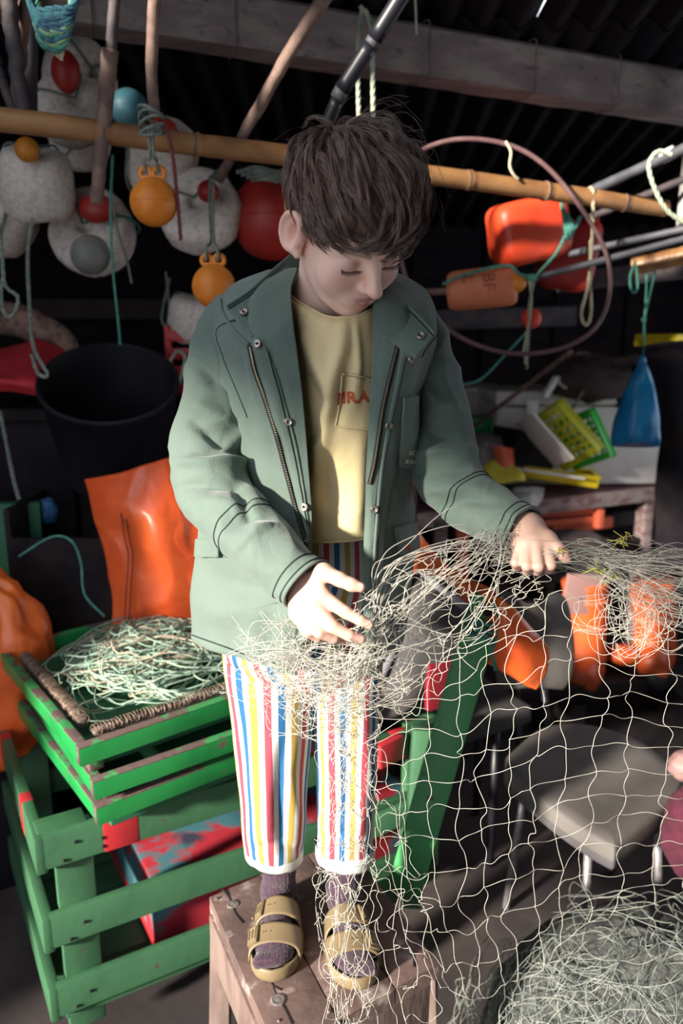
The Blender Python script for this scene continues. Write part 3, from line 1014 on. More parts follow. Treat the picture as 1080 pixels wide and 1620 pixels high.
# long green side arm leaning up, rope tied to its top
arm = thing('leaning_timber', 'long green timber leaning up right of the boy, green rope tied at its top', 'timber', at(635, 1410, 1.50))
a0, a1 = at(638, 1412, 1.50), at(772, 942, 1.62)
MB().bar(a0, a1, .030, .074, up=(-.93, .25, .25), bev=.006).build('arm_timber', M['greenarm_lit'], arm, angle=40)
for k in range(4):
    c = a1 + (a0 - a1) * (.075 + .02 * k)
    ang = np.linspace(0, 2 * math.pi, 22)[:-1]
    dd = (a0 - a1) / np.linalg.norm(a0 - a1)
    Bm = basis(dd)
    MB().tube(np.array([c + Bm @ np.array([.043 * math.cos(a), .033 * math.sin(a), .006 * math.sin(a * 2 + k)]) for a in ang]), .0045, 6, closed=True).build('rope_turn', M['ropegreen'], arm)
rope('rope_tail', None, [(779, 950, 1.57), (790, 985, 1.56), (786, 1010, 1.57), (778, 1030, 1.58), (784, 1060, 1.58)], .0042, 'ropegreen', parent=arm)
MB().lathe([(.0, .001), (.012, .001), (.013, 0)], c=a1 + (a0 - a1) * .03 + np.array([-.002, -.04, 0]), R=basis((0, -1, 0)), n=14).build('bolt_hole', M['crack'], arm)

# second green frame end at the right of the boy
fr = thing('wooden_trestle', 'green wooden trestle end with one red band beside the leaning timber', 'trestle', at(640, 1400, 1.66))
RF = RC
MB().bar(at(560, 1216, 1.72), at(668, 1160, 1.86), .022, .062, bev=.005).build('top_rail', M['greenrail'], fr, angle=40)
MB().bar(at(597, 1197, 1.745), at(634, 1179, 1.795), .0236, .0636, bev=.005).build('red_band', M['redband'], fr, angle=40)
MB().bar(at(560, 1322, 1.70), at(690, 1262, 1.80), .022, .052, bev=.005).build('middle_rail', M['greenrail'], fr, angle=40)
MB().bar(at(600, 1420, 1.66), at(684, 1368, 1.76), .03, .062, bev=.006).build('bottom_rail', M['greenrail'], fr, angle=40)
MB().bar(at(650, 1430, 1.74), at(668, 1150, 1.80), .05, .05, up=(0, 1, 0), bev=.006).build('post', M['greenrail'], fr, angle=40)
MB().box(at(700, 1080, 1.86), (.10, .02, .13), RC, .006).build('red_board', M['darkred'], fr, angle=40)

# ------------------------------------------------------------------ stacked green trays
ta_ = math.radians(36)
TX = np.array([math.cos(ta_), math.sin(ta_), 0])
TY = np.array([-math.sin(ta_), math.cos(ta_), 0])
tilt = math.radians(1.5)
TXt = TX * math.cos(tilt) + EZ * math.sin(tilt)
TZt = np.cross(TXt, TY)
RT = np.stack([TXt, TY, TZt], 1)
TO = np.array([-.487, 1.412, 0.0])
TL, TW = .52, .60


def tray(z, label, dx=0, dy=0, rot=0.0, h=.07):
    c_, s_ = math.cos(rot), math.sin(rot)
    R = RT @ np.array([[c_, -s_, 0], [s_, c_, 0], [0, 0, 1]])
    O = TO + TX * dx + TY * dy + EZ * z
    t = thing('green_tray', label, 'tray', O, 'green trays stacked on the crate')
    q = lambda u, v, w: O + R @ np.array([u, v, w])
    th = .020
    hh = h

    def brd(name, u0, v0, u1, v1, w, hgt, zz):
        a, b = q(u0, v0, zz), q(u1, v1, zz)
        o = MB().bar(a, b, w, hgt, up=R[:, 2], bev=.003).build(name, M['green'], t, angle=40)
        e = MB().bar(a + R[:, 2] * (hgt / 2 - .0015), b + R[:, 2] * (hgt / 2 - .0015), w + .0008, .0038, up=R[:, 2], bev=.0012).build('worn_edge', M['wornedge'], o, angle=40)
        e.location = (0, 0, 0)
        return o
    rz = hh - .021
    brd('front_board', -.012, 0, TL, 0, th, .042, rz)
    brd('back_board', -.012, TW, TL, TW, th, .042, rz)
    brd('end_board', 0, th / 2, 0, TW - th / 2, th, .040, rz)
    brd('end_board', TL, th / 2, TL, TW - th / 2, th, .040, rz)
    lo_ = hh - .042
    MB().box(q(TL / 2, TW / 2, lo_ / 2), (TL - .05, TW - .05, lo_), R, .003).build('recessed_base', M['greendark'], t)  # darker green puts the shadow gap under the rim into the colour
    for cu_, cv_ in () if h > .075 else ((.026, .026), (TL - .026, .026), (.026, TW - .026), (TL - .026, TW - .026)):
        MB().box(q(cu_, cv_, lo_ / 2 + .004), (.03, .03, lo_ + .008), R, .003).build('corner_block', M['wornedge'], t, angle=40)
    for s2 in (0, 1):
        MB().box(q(.0, 0, rz) + R @ np.array([-.0124, 0, 0]) * (1 - s2) + (q(TL, 0, rz) - q(0, 0, rz) + R @ np.array([.0102, 0, 0])) * s2, (.001, th * .9, .036), R).build('end_grain', M['wornedge'], t)
    return t, q, R


t3, q3, R3 = tray(.568, 'lowest green tray of the stack, resting on the crate rail', .010, .0, .01, h=.078)
t2, q2, R2 = tray(.6465, 'middle green tray of the stack with a chipped brown corner', .006, -.004, -.02, h=.060)
t1, q1, R1 = tray(.7070, 'top green tray filled with pale tangled fishing line', -.012, .01, .015, h=.072)

# hook strips along two sides of the top tray
for (u0, v0, u1, v1, nm) in ((.035, .045, TL - .04, .045, 'hook_strip'), (.035, .10, .035, TW - .08, 'hook_strip')):
    a, b = q1(u0, v0, .062), q1(u1, v1, .062)
    st = MB().bar(a, b, .022, .020, up=R1[:, 2], bev=.006).build(nm, M['hookbar'], t1, angle=50)
    mb = MB()
    n_ = 62
    dd = (b - a) / np.linalg.norm(b - a)
    sd_ = np.cross(dd, R1[:, 2])
    for k in range(n_):
        c = a + (b - a) * (k + .5) / n_ + R1[:, 2] * .010
        w_ = rng.uniform(-.4, .4)
        pts = []
        for aa in np.linspace(-2.2, 2.4, 9):
            rr_ = .0135 * rng.uniform(.85, 1.1)
            pts.append(c + sd_ * (math.sin(aa) * rr_) + R1[:, 2] * (math.cos(aa) * rr_ * .8 - .002) + dd * (w_ * .006 * aa))
        mb.tube(np.array(pts), .0011, 4, cap=False)
    o = mb.build('fish_hooks', M['hook'], st)
    o['kind'] = 'stuff'


# heap of line in the top tray
def line_heap():
    mb1, mb2 = MB(), MB()
    for k in range(230):
        cu, cv = TL * rng.gauss(.56, .13), TW * rng.gauss(.50, .15)
        cu = min(max(cu, .12), TL - .08)
        cv = min(max(cv, .12), TW - .08)
        ru, rv = rng.uniform(.05, .17), rng.uniform(.03, .11)
        d_ = max(0.0, 1 - ((cu / TL - .55) / .5) ** 2 - ((cv / TW - .5) / .5) ** 2)
        z0 = .020 + .085 * d_ * rng.random()
        ph = rng.uniform(0, 6.28)
        rt = rng.gauss(0.1, .5)
        n_ = 34
        pts = []
        span = rng.uniform(3.5, 8)
        for i in range(n_):
            a = ph + span * i / n_
            u = ru * math.cos(a) * (1 + .25 * nz(a * .9, k))
            v = rv * math.sin(a) * (1 + .25 * nz(a * .8, k + 50))
            uu = cu + u * math.cos(rt) - v * math.sin(rt)
            vv = cv + u * math.sin(rt) + v * math.cos(rt)
            uu = min(max(uu, .03), TL - .025)
            vv = min(max(vv, .035), TW - .03)
            ed = max(0.0, 1 - ((uu / TL - .5) / .55) ** 2) * max(0.0, 1 - ((vv / TW - .5) / .58) ** 2)
            z = .016 + (z0 + .018 * nz(i * .25, k * 3.3) + .015) * (.25 + .9 * ed)
            pts.append(q1(uu, vv, max(z, .015)))
        (mb1 if k % 5 else mb2).tube(cr(np.array(pts), 60), rng.uniform(.0013, .0021), 4, cap=False)
    # a few free loops springing up over the rim
    for px in ([(262, 1092), (225, 1040), (150, 1035), (140, 1065), (185, 1075)],
               [(150, 1130), (120, 1110), (118, 1070), (150, 1040), (170, 1050), (160, 1085)],
               [(180, 1060), (200, 1010), (260, 985), (300, 985), (330, 1000)],
               [(140, 1120), (125, 1075), (180, 1000), (230, 985), (290, 1010)],
               [(215, 1135), (140, 1140), (125, 1118), (160, 1105), (210, 1110)],
               [(330, 1020), (290, 990), (240, 1000), (210, 1030), (230, 1060)]):
        z_ = .735
        pts = []
        for i, (x, y) in enumerate(px):
            p = atz(x, y, z_ + .035 * math.sin(math.pi * i / (len(px) - 1)) + .012)
            pts.append(p)
        mb1.tube(cr(np.array(pts), 50), .0016, 5, cap=False)
    h = thing('fishing_line_heap', 'tangled heap of mint and tan fishing line in the top green tray', 'fishing line', q1(TL / 2, TW / 2, .02))
    h['kind'] = 'stuff'
    o = mb1.build('mint_line', M['line1'], h)
    o['kind'] = 'stuff'
    o = mb2.build('tan_line', M['line2'], h)
    o['kind'] = 'stuff'


line_heap()

# ------------------------------------------------------------------ stool
SZ = .45
SL, SB, SR = np.array([-.268, 1.398, 0]), np.array([.008, 1.585, 0]), np.array([.176, 1.222, 0])
SF = SL + SR - SB
stool = thing('wooden_stool', 'rough worn wooden stool that the boy stands on', 'stool', (SL + SR) / 2)


def spt(u, v, z):
    """u along back-left edge SL->SB, v from back to front"""
    return SL + (SB - SL) * u + (SF - SL) * v + EZ * z


def slab(name, u0, u1, v0, v1, z0, z1, m, parent, wear=.004, nu=8, nv=16):
    mb = MB()
    G = np.zeros((nu * 2 + 2, nv, 3))
    top, bot = [], []
    for i in range(nu):
        for j in range(nv):
            u = u0 + (u1 - u0) * i / (nu - 1)
            v = v0 + (v1 - v0) * j / (nv - 1)
            e = min(i, nu - 1 - i, j, nv - 1 - j)
            w = wear * (.8 if e == 0 else .12 if e == 1 else 0) + .0012 * nz(u * 9 + u0 * 7, v * 9)
            p = spt(u, v, z1 - w)
            if e == 0:
                p = p + (spt((u0 + u1) / 2, (v0 + v1) / 2, z1 - w) - p) * .006 * (1 + 1.5 * nz(u * 13, v * 13 + 4))
            top.append(p)
            bot.append(spt(u, v, z0))
    V = top + bot
    N_ = nu * nv
    Fs = []
    for i in range(nu - 1):
        for j in range(nv - 1):
            a = i * nv + j
            Fs.append((a, a + nv, a + nv + 1, a + 1))
            Fs.append((N_ + a, N_ + a + 1, N_ + a + nv + 1, N_ + a + nv))
    bd = [i * nv for i in range(nu)] + [(nu - 1) * nv + j for j in range(1, nv)] + [i * nv + nv - 1 for i in range(nu - 2, -1, -1)] + [j for j in range(nv - 2, 0, -1)]
    for k in range(len(bd)):
        a, b = bd[k], bd[(k + 1) % len(bd)]
        Fs.append((b, a, N_ + a, N_ + b))
    return mb.add(V, Fs).build(name, M[m], parent, angle=45)


for (u0, u1) in ((0, .345), (.352, .70), (.707, 1.0)):
    slab('top_board', u0, u1, -.005 if u0 else .0, 1.0 if u0 else 1.01, SZ - .045, SZ, 'wood', stool)
# aprons
for (a, b) in (((.02, .03), (.02, .98)), ((.98, .03), (.98, .98)), ((.03, .03), (.97, .03)), ((.03, .97), (.97, .97))):
    MB().bar(spt(*a, SZ - .085), spt(*b, SZ - .085), .024, .10, bev=.004).build('apron', M['woodside'], stool, angle=40)
for (u, v) in ((.06, .06), (.94, .06), (.06, .94), (.94, .94)):
    p = spt(u, v, SZ - .03)
    b = spt(u + (.05 if u > .5 else -.05), v + (.04 if v > .5 else -.04), 0)
    MB().bar(b, p, .042, .042, up=(1, 0, 0), bev=.005).build('leg', M['woodside'], stool, angle=40)
for (x, y, r) in ((369, 1431, .0115), (440, 1582, .013), (645, 1505, .010)):
    c = atz(x, y, SZ)
    mb = MB().lathe([(.0, .0022), (r * .35, .0026), (r * .6, .0012), (r * .8, .0024), (r, .0012), (r * 1.05, -.001)], c=c, n=18)
    V = mb.v[0]
    for i in range(len(V)):
        V[i][:2] += (V[i][:2] - c[:2]) * (.22 * nz(V[i][0] * 60, V[i][1] * 60))
    mb.build('knot', M['knot'], stool)
for px in ([(430, 1555), (436, 1572), (452, 1600), (462, 1622)], [(352, 1408), (362, 1420), (372, 1445), (384, 1462)], [(655, 1512), (654, 1530)], [(424, 1545), (432, 1560), (446, 1568)]):
    c = cr(np.array([atz(x, y, SZ - .0016) for x, y in px]), 14)
    MB().tube(c, np.linspace(.0022, .0032, 14), 6).build('crack', M['crack'], stool)
for (x, y) in ((343, 1421), (672, 1507), (400, 1452), (441, 1615), (520, 1600), (556, 1406)):
    MB().lathe([(.0, .0012), (.003, .001), (.0036, -.001)], c=atz(x, y, SZ), n=9).build('nail_head', M['stick'], stool)


# ------------------------------------------------------------------ draped sheets and soft things
def drape(px_grid, nu, nv, amp=.012, fs=6.0, seed=0.0, sharp=1.0):
    G = grid2([[at(*q) for q in row] for row in px_grid], nu, nv)
    dU = np.gradient(G, axis=0)
    dV = np.gradient(G, axis=1)
    Nn = np.cross(dU, dV)
    Nn /= np.linalg.norm(Nn, axis=2)[..., None] + 1e-9
    for i in range(nu):
        for j in range(nv):
            p = G[i, j]
            f = nz(p[0] * fs + seed, p[1] * fs, p[2] * fs * .55)
            f2 = 1 - abs(nz(p[0] * fs * 1.3 + seed + 7, p[1] * fs, p[2] * fs * .8)) * 2
            G[i, j] = p + Nn[i, j] * amp * (f + .5 * sharp * f2)
    return G


def sheet(name, label, px_grid, m, cat, amp=.012, fs=6.0, seed=0.0, nu=46, nv=46, thick=.003, parent=None, group=None):
    G = drape(px_grid, nu, nv, amp, fs, seed)
    o = MB().grid(G).build(name, M[m], parent, solid=thick, offs=0.0)
    if parent is None:
        tag(o, label, cat, group)
    return o


apron_ = thing('oilskin_trousers', 'orange oilskin trousers draped over the dark brown bin left of the boy', 'oilskins', at(230, 985, 1.98))
sheet('oilskin_panel', None, [
    [(133, 758, 2.02), (180, 752, 1.98), (225, 738, 1.97), (275, 722, 2.0), (330, 700, 2.05)],
    [(146, 800, 1.99), (190, 800, 1.93), (235, 790, 1.93), (285, 780, 1.96), (340, 775, 2.0)],
    [(160, 850, 1.985), (205, 850, 1.95), (245, 840, 1.90), (295, 845, 1.94), (345, 850, 1.99)],
    [(172, 910, 1.98), (215, 915, 1.93), (260, 910, 1.92), (305, 910, 1.95), (350, 915, 1.99)],
    [(178, 960, 1.98), (220, 965, 1.94), (265, 962, 1.93), (310, 960, 1.96), (350, 965, 1.99)],
    [(180, 1040, 1.99), (222, 1045, 1.96), (268, 1045, 1.95), (312, 1040, 1.97), (350, 1040, 2.0)]], 'oilskin', None, amp=.012, fs=8, seed=3, nu=70, nv=64, parent=apron_)
for dx in (0, 7):
    c = [at(190 + dx, 800, 1.925), at(197 + dx, 850, 1.93), at(203 + dx, 880, 1.925), at(200 + dx, 930, 1.92), at(196 + dx, 1000, 1.94)]
    MB().tube(cr(np.array(c), 30), .0016, 4).build('seam', M['maroon'], apron_)

# orange oilskin sack at the left edge
def lump(name, label, px, Y, rad, m, cat, amp=.10, fs=2.2, seed=0.0, n=44, sc=(1, .8, 1), R=None, flat=None, parent=None):
    c = at(px[0], px[1], Y)
    s_ = 1 / pxm(px[0], px[1], Y)
    mb = MB().ball((0, 0, 0), 1.0, n)
    V = mb.v[0]
    rx, rz = rad[0] * s_, rad[1] * s_
    for i in range(len(V)):
        v = V[i]
        f = nz(v[0] * fs + seed, v[1] * fs, v[2] * fs)
        r2 = 1 - 2 * abs(nz(v[0] * fs * 1.6 + seed + 3, v[1] * fs * 1.6, v[2] * fs * 1.1))
        k = 1 + amp * (f * 1.6 + r2 * .6)
        w = np.array([v[0] * rx * sc[0], v[1] * rx * sc[1], v[2] * rz * sc[2]]) * k
        if R is not None:
            w = np.asarray(R) @ w
        V[i] = w + c
        if flat is not None:
            V[i][2] = max(V[i][2], flat)
    o = mb.build(name, M[m], parent)
    if parent is None:
        tag(o, label, cat)
    return o


lump('oilskin_jacket', 'bundled orange oilskin jacket at the left edge beside the crate', (-12, 1065), 1.95, (98, 150), 'oilskin2', 'oilskins', amp=.12, fs=2.7, seed=2, n=64, sc=(1, .7, 1))
# dark clutter under it
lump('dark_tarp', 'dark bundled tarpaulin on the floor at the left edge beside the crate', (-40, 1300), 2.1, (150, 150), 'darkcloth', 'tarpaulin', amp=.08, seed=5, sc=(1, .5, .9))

# black tub
tub = thing('black_tub', 'large black rubber tub tilted toward the camera above the orange oilskins', 'tub', at(190, 680, 2.25))
axt = np.array([.10, -.52, .85])
Rt = basis(axt)
ct = at(178, 655, 2.30)
rt_ = 108 / pxm(185, 640, 2.2)
MB().lathe([(rt_ * .80, -.20), (rt_ * .84, -.20), (rt_ * 1.0, .10), (rt_ * 1.03, .105), (rt_ * 1.03, .115), (rt_ * .985, .118), (rt_ * .955, .10), (rt_ * .80, -.17), (0.0, -.172)], c=ct, R=Rt, n=64).build('tub_wall', M['black'], tub, angle=50)
MB().lathe([(0.0, -.205), (rt_ * .84, -.203), (rt_ * .84, -.195), (0, -.195)], c=ct, R=Rt, n=48).build('tub_base', M['black'], tub)
hd = [ct + Rt @ np.array([rt_ * (1.0 + k) * math.cos(a), rt_ * (1.0 + k) * math.sin(a), .10 + z]) for a, k, z in ((.55, .03, 0), (.45, .12, .05), (.25, .16, .06), (.08, .10, .04), (.02, .03, 0))]
MB().tube(cr(np.array(hd), 26), .005, 7).build('rope_handle', M['ropegrey'], tub)

# dark brown bin
bn = thing('brown_bin', 'dark brown open bin under the black tub, orange oilskins hanging over it', 'bin', at(130, 985, 2.15))
cb = at(150, 870, 2.27)
for (dx, dy, sx, sy) in ((0, -.16, .36, .016), (0, .16, .36, .016), (-.18, 0, .016, .336), (.18, 0, .016, .336)):
    MB().box(cb + np.array([dx, dy, -.05 + (-.04 if dy < 0 else 0)]), (sx, sy, .42 - (.08 if dy < 0 else 0)), bev=.004).build('bin_side', M['darkbin'], bn, angle=40)
MB().box(cb + np.array([0, 0, -.26]), (.35, .32, .016)).build('bin_base', M['darkbin'], bn)
for (dx, dy) in ((-.15, -.13), (.15, -.13), (-.15, .13), (.15, .13)):
    MB().box((cb[0] + dx, cb[1] + dy, (cb[2] - .268) / 2), (.05, .05, cb[2] - .268), bev=.003).build('bin_leg', M['darkbin'], bn)

# dark chest with red cloth at the far left
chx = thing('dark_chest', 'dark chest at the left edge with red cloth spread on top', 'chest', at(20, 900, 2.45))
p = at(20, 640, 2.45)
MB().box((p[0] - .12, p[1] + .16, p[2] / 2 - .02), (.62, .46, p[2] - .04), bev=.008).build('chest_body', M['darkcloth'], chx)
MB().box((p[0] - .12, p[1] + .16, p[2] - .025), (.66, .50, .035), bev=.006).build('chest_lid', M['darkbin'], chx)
sheet('red_cloth', 'crumpled red cloth on the dark chest at the left edge', [
    [(-60, 545, 2.55), (20, 552, 2.6), (60, 536, 2.6), (95, 548, 2.66), (128, 562, 2.74)],
    [(-60, 585, 2.45), (0, 590, 2.42), (50, 580, 2.42), (82, 582, 2.50), (118, 590, 2.72)],
    [(-60, 602, 2.36), (0, 600, 2.34), (40, 605, 2.34), (70, 608, 2.36), (84, 612, 2.60)],
    [(-60, 618, 2.37), (0, 618, 2.36), (40, 622, 2.36), (68, 628, 2.37), (80, 630, 2.60)]], 'redcloth', 'cloth', amp=.014, fs=7, seed=8, nu=36, nv=50)
o = MB().tube(cr(np.array([at(-40, 500, 2.75), at(40, 510, 2.72), at(122, 560, 2.7)]), 20), np.array([.055] * 16 + [.052, .045, .035, .015]), 16).build('mottled_log', M['cork'])
tag(o, 'mottled brown log lying above the red cloth at left', 'log')
# green crate pieces at left, low
lw = thing('green_box', 'dark green box with a bright green rim behind the orange oilskin jacket', 'box', at(40, 950, 2.3))
MB().bar(at(-30, 925, 2.2), at(86, 948, 2.15), .03, .035, bev=.004).build('rim', M['green'], lw, angle=40)
MB().box(at(20, 880, 2.24) + np.array([-.03, 0, -.02]), (.24, .04, .36), np.array([[.98, -.17, 0], [.17, .98, 0], [0, 0, 1.0]]), .005).build('side_panel', M['greendark'], lw, angle=40)
lump('blue_rag', 'small blue-grey rag tucked between the green box and the brown bin', (76, 808), 2.28, (15, 20), 'bluebox', 'rag', seed=1)

# dark red crate behind the left shoulder
rc = thing('red_crate', 'dark red plastic crate standing behind the left sleeve', 'crate', at(300, 610, 2.5))
p = at(300, 575, 2.55)
for k in range(4):
    MB().box(p + np.array([.03, 0, .085 - .055 * k]), (.20, .014, .035), bev=.003).build('slat', M['redpl'], rc, angle=40)
for s_ in (-1, 1):
    MB().box(p + np.array([.03 + s_ * .095, .004, 0]), (.02, .02, .23), bev=.003).build('corner_post', M['redpl'], rc, angle=40)

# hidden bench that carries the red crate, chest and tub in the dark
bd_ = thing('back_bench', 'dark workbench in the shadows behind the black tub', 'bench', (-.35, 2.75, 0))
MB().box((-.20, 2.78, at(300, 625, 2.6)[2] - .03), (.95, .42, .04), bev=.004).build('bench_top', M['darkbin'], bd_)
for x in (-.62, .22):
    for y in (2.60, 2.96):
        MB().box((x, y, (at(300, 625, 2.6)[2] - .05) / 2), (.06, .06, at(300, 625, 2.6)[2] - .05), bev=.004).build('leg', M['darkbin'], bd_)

# ------------------------------------------------------------------ table at the right and what stands on it
TZ = .88
tfl, tfr = atz(640, 812, TZ), atz(1075, 764, TZ)
tdx = (tfr - tfl) / np.linalg.norm(tfr - tfl)
tdy = np.array([-tdx[1], tdx[0], 0])
RTb = np.stack([tdx, tdy, EZ], 1)
tlen = np.linalg.norm(tfr - tfl)
tb = thing('work_table', 'low wooden work table with a worn pale rail along the right side', 'table', tfl * np.array([1, 1, 0]))


def tp(u, v, z=0.0):
    return tfl + tdx * u + tdy * v + EZ * z


for k in range(4):
    MB().box(tp(tlen / 2, .09 + k * .175, -.02), (tlen, .17, .03), RTb, .003).build('top_board', M['maroon'], tb)
MB().box(tp(tlen / 2, -.004, -.035), (tlen + .02, .024, .062), RTb, .004).build('front_rail', M['tablewood'], tb, angle=40)
for u in (.05, tlen - .17):
    for v in (.03, .66):
        MB().box(tp(u, v, -TZ / 2 - .03), (.055, .055, TZ - .06), RTb, .004).build('leg', M['tablewood'], tb, angle=40)


def tbox(px, py, h_px):
    p = atz(px, py, TZ)
    return p


# cooler
ca_, cb_ = atz(806, 776, TZ + .004), atz(1062, 770, TZ + .004)
ca_ = ca_ + tdy * .12
cb_ = cb_ + tdy * .06
cw = np.linalg.norm(cb_ - ca_)
ch = 150 / pxm(900, 700, ca_[1])
co = thing('cool_box', 'large off-white cool box standing on the table behind the coloured trays', 'cool box', (ca_ + cb_) / 2)
cx_ = (cb_ - ca_) / cw
cy_ = np.array([-cx_[1], cx_[0], 0])
RCo = np.stack([cx_, cy_, EZ], 1)
MB().box((ca_ + cb_) / 2 + cy_ * .19 + EZ * ch * .42, (cw, .38, ch * .84), RCo, .02).build('box_body', M['cooler'], co, angle=40)
MB().box((ca_ + cb_) / 2 + cy_ * .19 + EZ * ch * .93, (cw * 1.02, .40, ch * .15), RCo, .014).build('lid', M['cooler'], co, angle=40)
for s_ in (-.3, .3):
    MB().box((ca_ + cb_) / 2 + cx_ * cw * s_ - cy_ * .008 + EZ * ch * .83, (.05, .02, .06), RCo, .004).build('latch', M['white'], co)

p = at(735, 650, 3.95)
wt = thing('white_tub', 'greyish white lidded tub behind the black box on the table', 'tub', p - EZ * .1)
MB().box(p + np.array([.02, .05, -.02]), (.40, .26, .22), RTb, .02).build('tub_body', M['cooler'], wt, angle=40)
MB().box(p + np.array([.02, .05, .105]), (.42, .28, .03), RTb, .01).build('lid', M['cooler'], wt, angle=40)


def basket(name, label, c, R, L, W, D, m, nx=7, ny=5, group=None):
    """shallow slatted tray, opening along +z of R"""
    t = thing(name, label, 'tray', c, group)
    th = .010
    q = lambda v: np.asarray(c) + R @ np.asarray(v, float)

    def b(nm, v, s_):
        MB().box(q(v), s_, R, .002).build(nm, M[m], t, angle=40)
    for s_ in (-1, 1):
        b('side', (0, s_ * W / 2, 0), (L, th, D))
        b('side', (s_ * L / 2, 0, 0), (th, W, D))
        b('rim', (0, s_ * W / 2, D / 2), (L + .014, th + .012, .008))
        b('rim', (s_ * L / 2, 0, D / 2), (th + .012, W + .014, .008))
    for i in range(nx):
        b('base_slat', (-L / 2 + L * (i + .5) / nx, 0, -D / 2), (L / nx * .55, W, .004))
    for i in range(ny):
        b('cross_slat', (0, -W / 2 + W * (i + .5) / ny, -D / 2 - .003), (L, W / ny * .3, .004))
    return t


def plane_R(a, b, c):
    """frame with x along a->b and y along a->c (pixel,Y points)"""
    A_, B_, C_ = at(*a), at(*b), at(*c)
    x = B_ - A_
    L = np.linalg.norm(x)
    x /= L
    y = C_ - A_
    y -= x * y.dot(x)
    W = np.linalg.norm(y)
    y /= W
    z = np.cross(x, y)
    return (B_ + C_) / 2, np.stack([x, y, z], 1), L, W


c, R, L, W = plane_R((872, 642, 3.3), (936, 714, 3.26), (845, 668, 3.42))
basket('plastic_tray', 'lime yellow slatted plastic tray standing tilted between the white and green ones', c, R, L, W * 1.6, .035, 'limeplastic')
c, R, L, W = plane_R((925, 642, 3.36), (957, 712, 3.33), (890, 680, 3.45))
basket('plastic_tray', 'bright green plastic tray leaning against the cool box', c, R, L, W * 1.25, .035, 'greenplastic')
wt2 = thing('white_board', 'white plastic chopping board standing tilted in front of the lime tray', 'board', at(864, 686, 3.22))
c, R, L, W = plane_R((833, 650, 3.2), (897, 722, 3.16), (826, 672, 3.34))
MB().box(c, (L, W * 1.5, .012), R, .004).build('board_slab', M['white'], wt2, angle=40)
MB().box(c + R @ np.array([0, 0, .003]), (L * .9, W * 1.3, .014), R, .004).build('board_face', M['cooler'], wt2, angle=40)

c, R, L, W = plane_R((790, 742, 3.33), (940, 764, 3.28), (800, 728, 3.6))
basket('plastic_tray', 'shallow yellow plastic tray lying flat at the table edge', c - EZ * .005, R, L, .18, .045, 'yellowplastic')
o = MB().bar(at(775, 735, 3.30), at(925, 757, 3.26), .02, .010, bev=.002).build('white_strip', M['white'])
tag(o, 'thin white strip lying on the rim of the yellow tray', 'strip')
bk = thing('black_box', 'black plastic box with ribbed sides behind the coral cloth', 'box', at(825, 745, 3.5))
MB().box(at(826, 712, 3.46), (.22, .18, .17), RTb @ np.array([[1, 0, .18], [0, 1, 0], [-.18, 0, 1]]), .01).build('box_body', M['black'], bk, angle=40)
for k in range(6):
    MB().box(at(800 + 11 * k, 714, 3.425), (.008, .008, .13), RTb, .002).build('rib', M['black'], bk)
gl = thing('green_bin', 'long green plastic bin at the back of the table behind the sleeve', 'bin', at(770, 690, 3.8))
MB().box(at(765, 676, 3.62), (.32, .12, .10), RTb, .01).build('bin_body', M['greenlid'], gl, angle=40)
MB().box(at(765, 662, 3.62), (.34, .14, .025), RTb, .006).build('rim', M['greenlid'], gl, angle=40)
for k in range(2):
    o = MB().box(at(748, 694 + 17 * k, 3.5), (.17, .12, .040), RTb, .015).build('red_cushion', M['redcushion'], angle=40)
    tag(o, ('upper' if k == 0 else 'lower') + ' red-orange padded slab stacked beside the grey cloth', 'cushion')
sheet('grey_cloth', 'crumpled grey cloth slumped between the red slabs and coral cloth', [
    [(735, 705, 3.4), (765, 690, 3.4), (790, 692, 3.42)], [(735, 730, 3.32), (765, 712, 3.3), (798, 715, 3.34)], [(738, 750, 3.3), (770, 748, 3.28), (795, 750, 3.3)]], 'greycloth', 'cloth', amp=.015, fs=12, seed=4, nu=24, nv=24)
sheet('coral_cloth', 'folded coral cloth standing over the yellow cloth', [
    [(778, 705, 3.28), (793, 706, 3.25), (811, 710, 3.28)], [(785, 725, 3.27), (797, 724, 3.24), (811, 728, 3.27)], [(793, 748, 3.26), (802, 748, 3.24), (811, 750, 3.27)]], 'coralcloth', 'cloth', amp=.008, fs=14, seed=6, nu=20, nv=20)
sheet('yellow_cloth', 'crumpled yellow oilskin cloth hanging over the table edge by the sleeve', [
    [(752, 745, 3.3), (780, 728, 3.28), (800, 735, 3.28)], [(752, 758, 3.25), (785, 748, 3.22), (825, 748, 3.22)], [(755, 772, 3.2), (790, 766, 3.18), (832, 760, 3.2)]], 'yellowcloth', 'cloth', amp=.014, fs=12, seed=2, nu=24, nv=24)
sheet('pale_rag', 'pale rumpled rag on the table edge above the cuff', [
    [(780, 785, 3.3), (820, 772, 3.3), (860, 775, 3.32)], [(785, 798, 3.2), (825, 786, 3.16), (858, 786, 3.2)], [(800, 815, 3.14), (830, 806, 3.12), (850, 800, 3.16)]], 'papers', 'rag', amp=.014, fs=14, seed=12, nu=24, nv=24)
lump('brown_cloth', 'dark brown cloth heaped on top of the cool box', (930, 598), 3.5, (66, 36), 'browncloth', 'cloth', amp=.12, fs=2.6, seed=21, sc=(1, .9, 1))
lump('dark_bundle', 'black bundled cloth beside the blue bag on the cool box', (1000, 605), 3.55, (45, 42), 'darkcloth', 'cloth', amp=.1, seed=22)
hs = thing('white_hook', 'white plastic clamp with a curled cable lying on the cool box', 'clamp', at(875, 625, 3.4))
MB().bar(at(860, 628, 3.38), at(880, 597, 3.4), .03, .025, bev=.006).build('clamp_arm', M['white'], hs, angle=40)
MB().bar(at(878, 598, 3.4), at(898, 612, 3.4), .03, .03, bev=.006).build('clamp_jaw', M['cooler'], hs, angle=40)
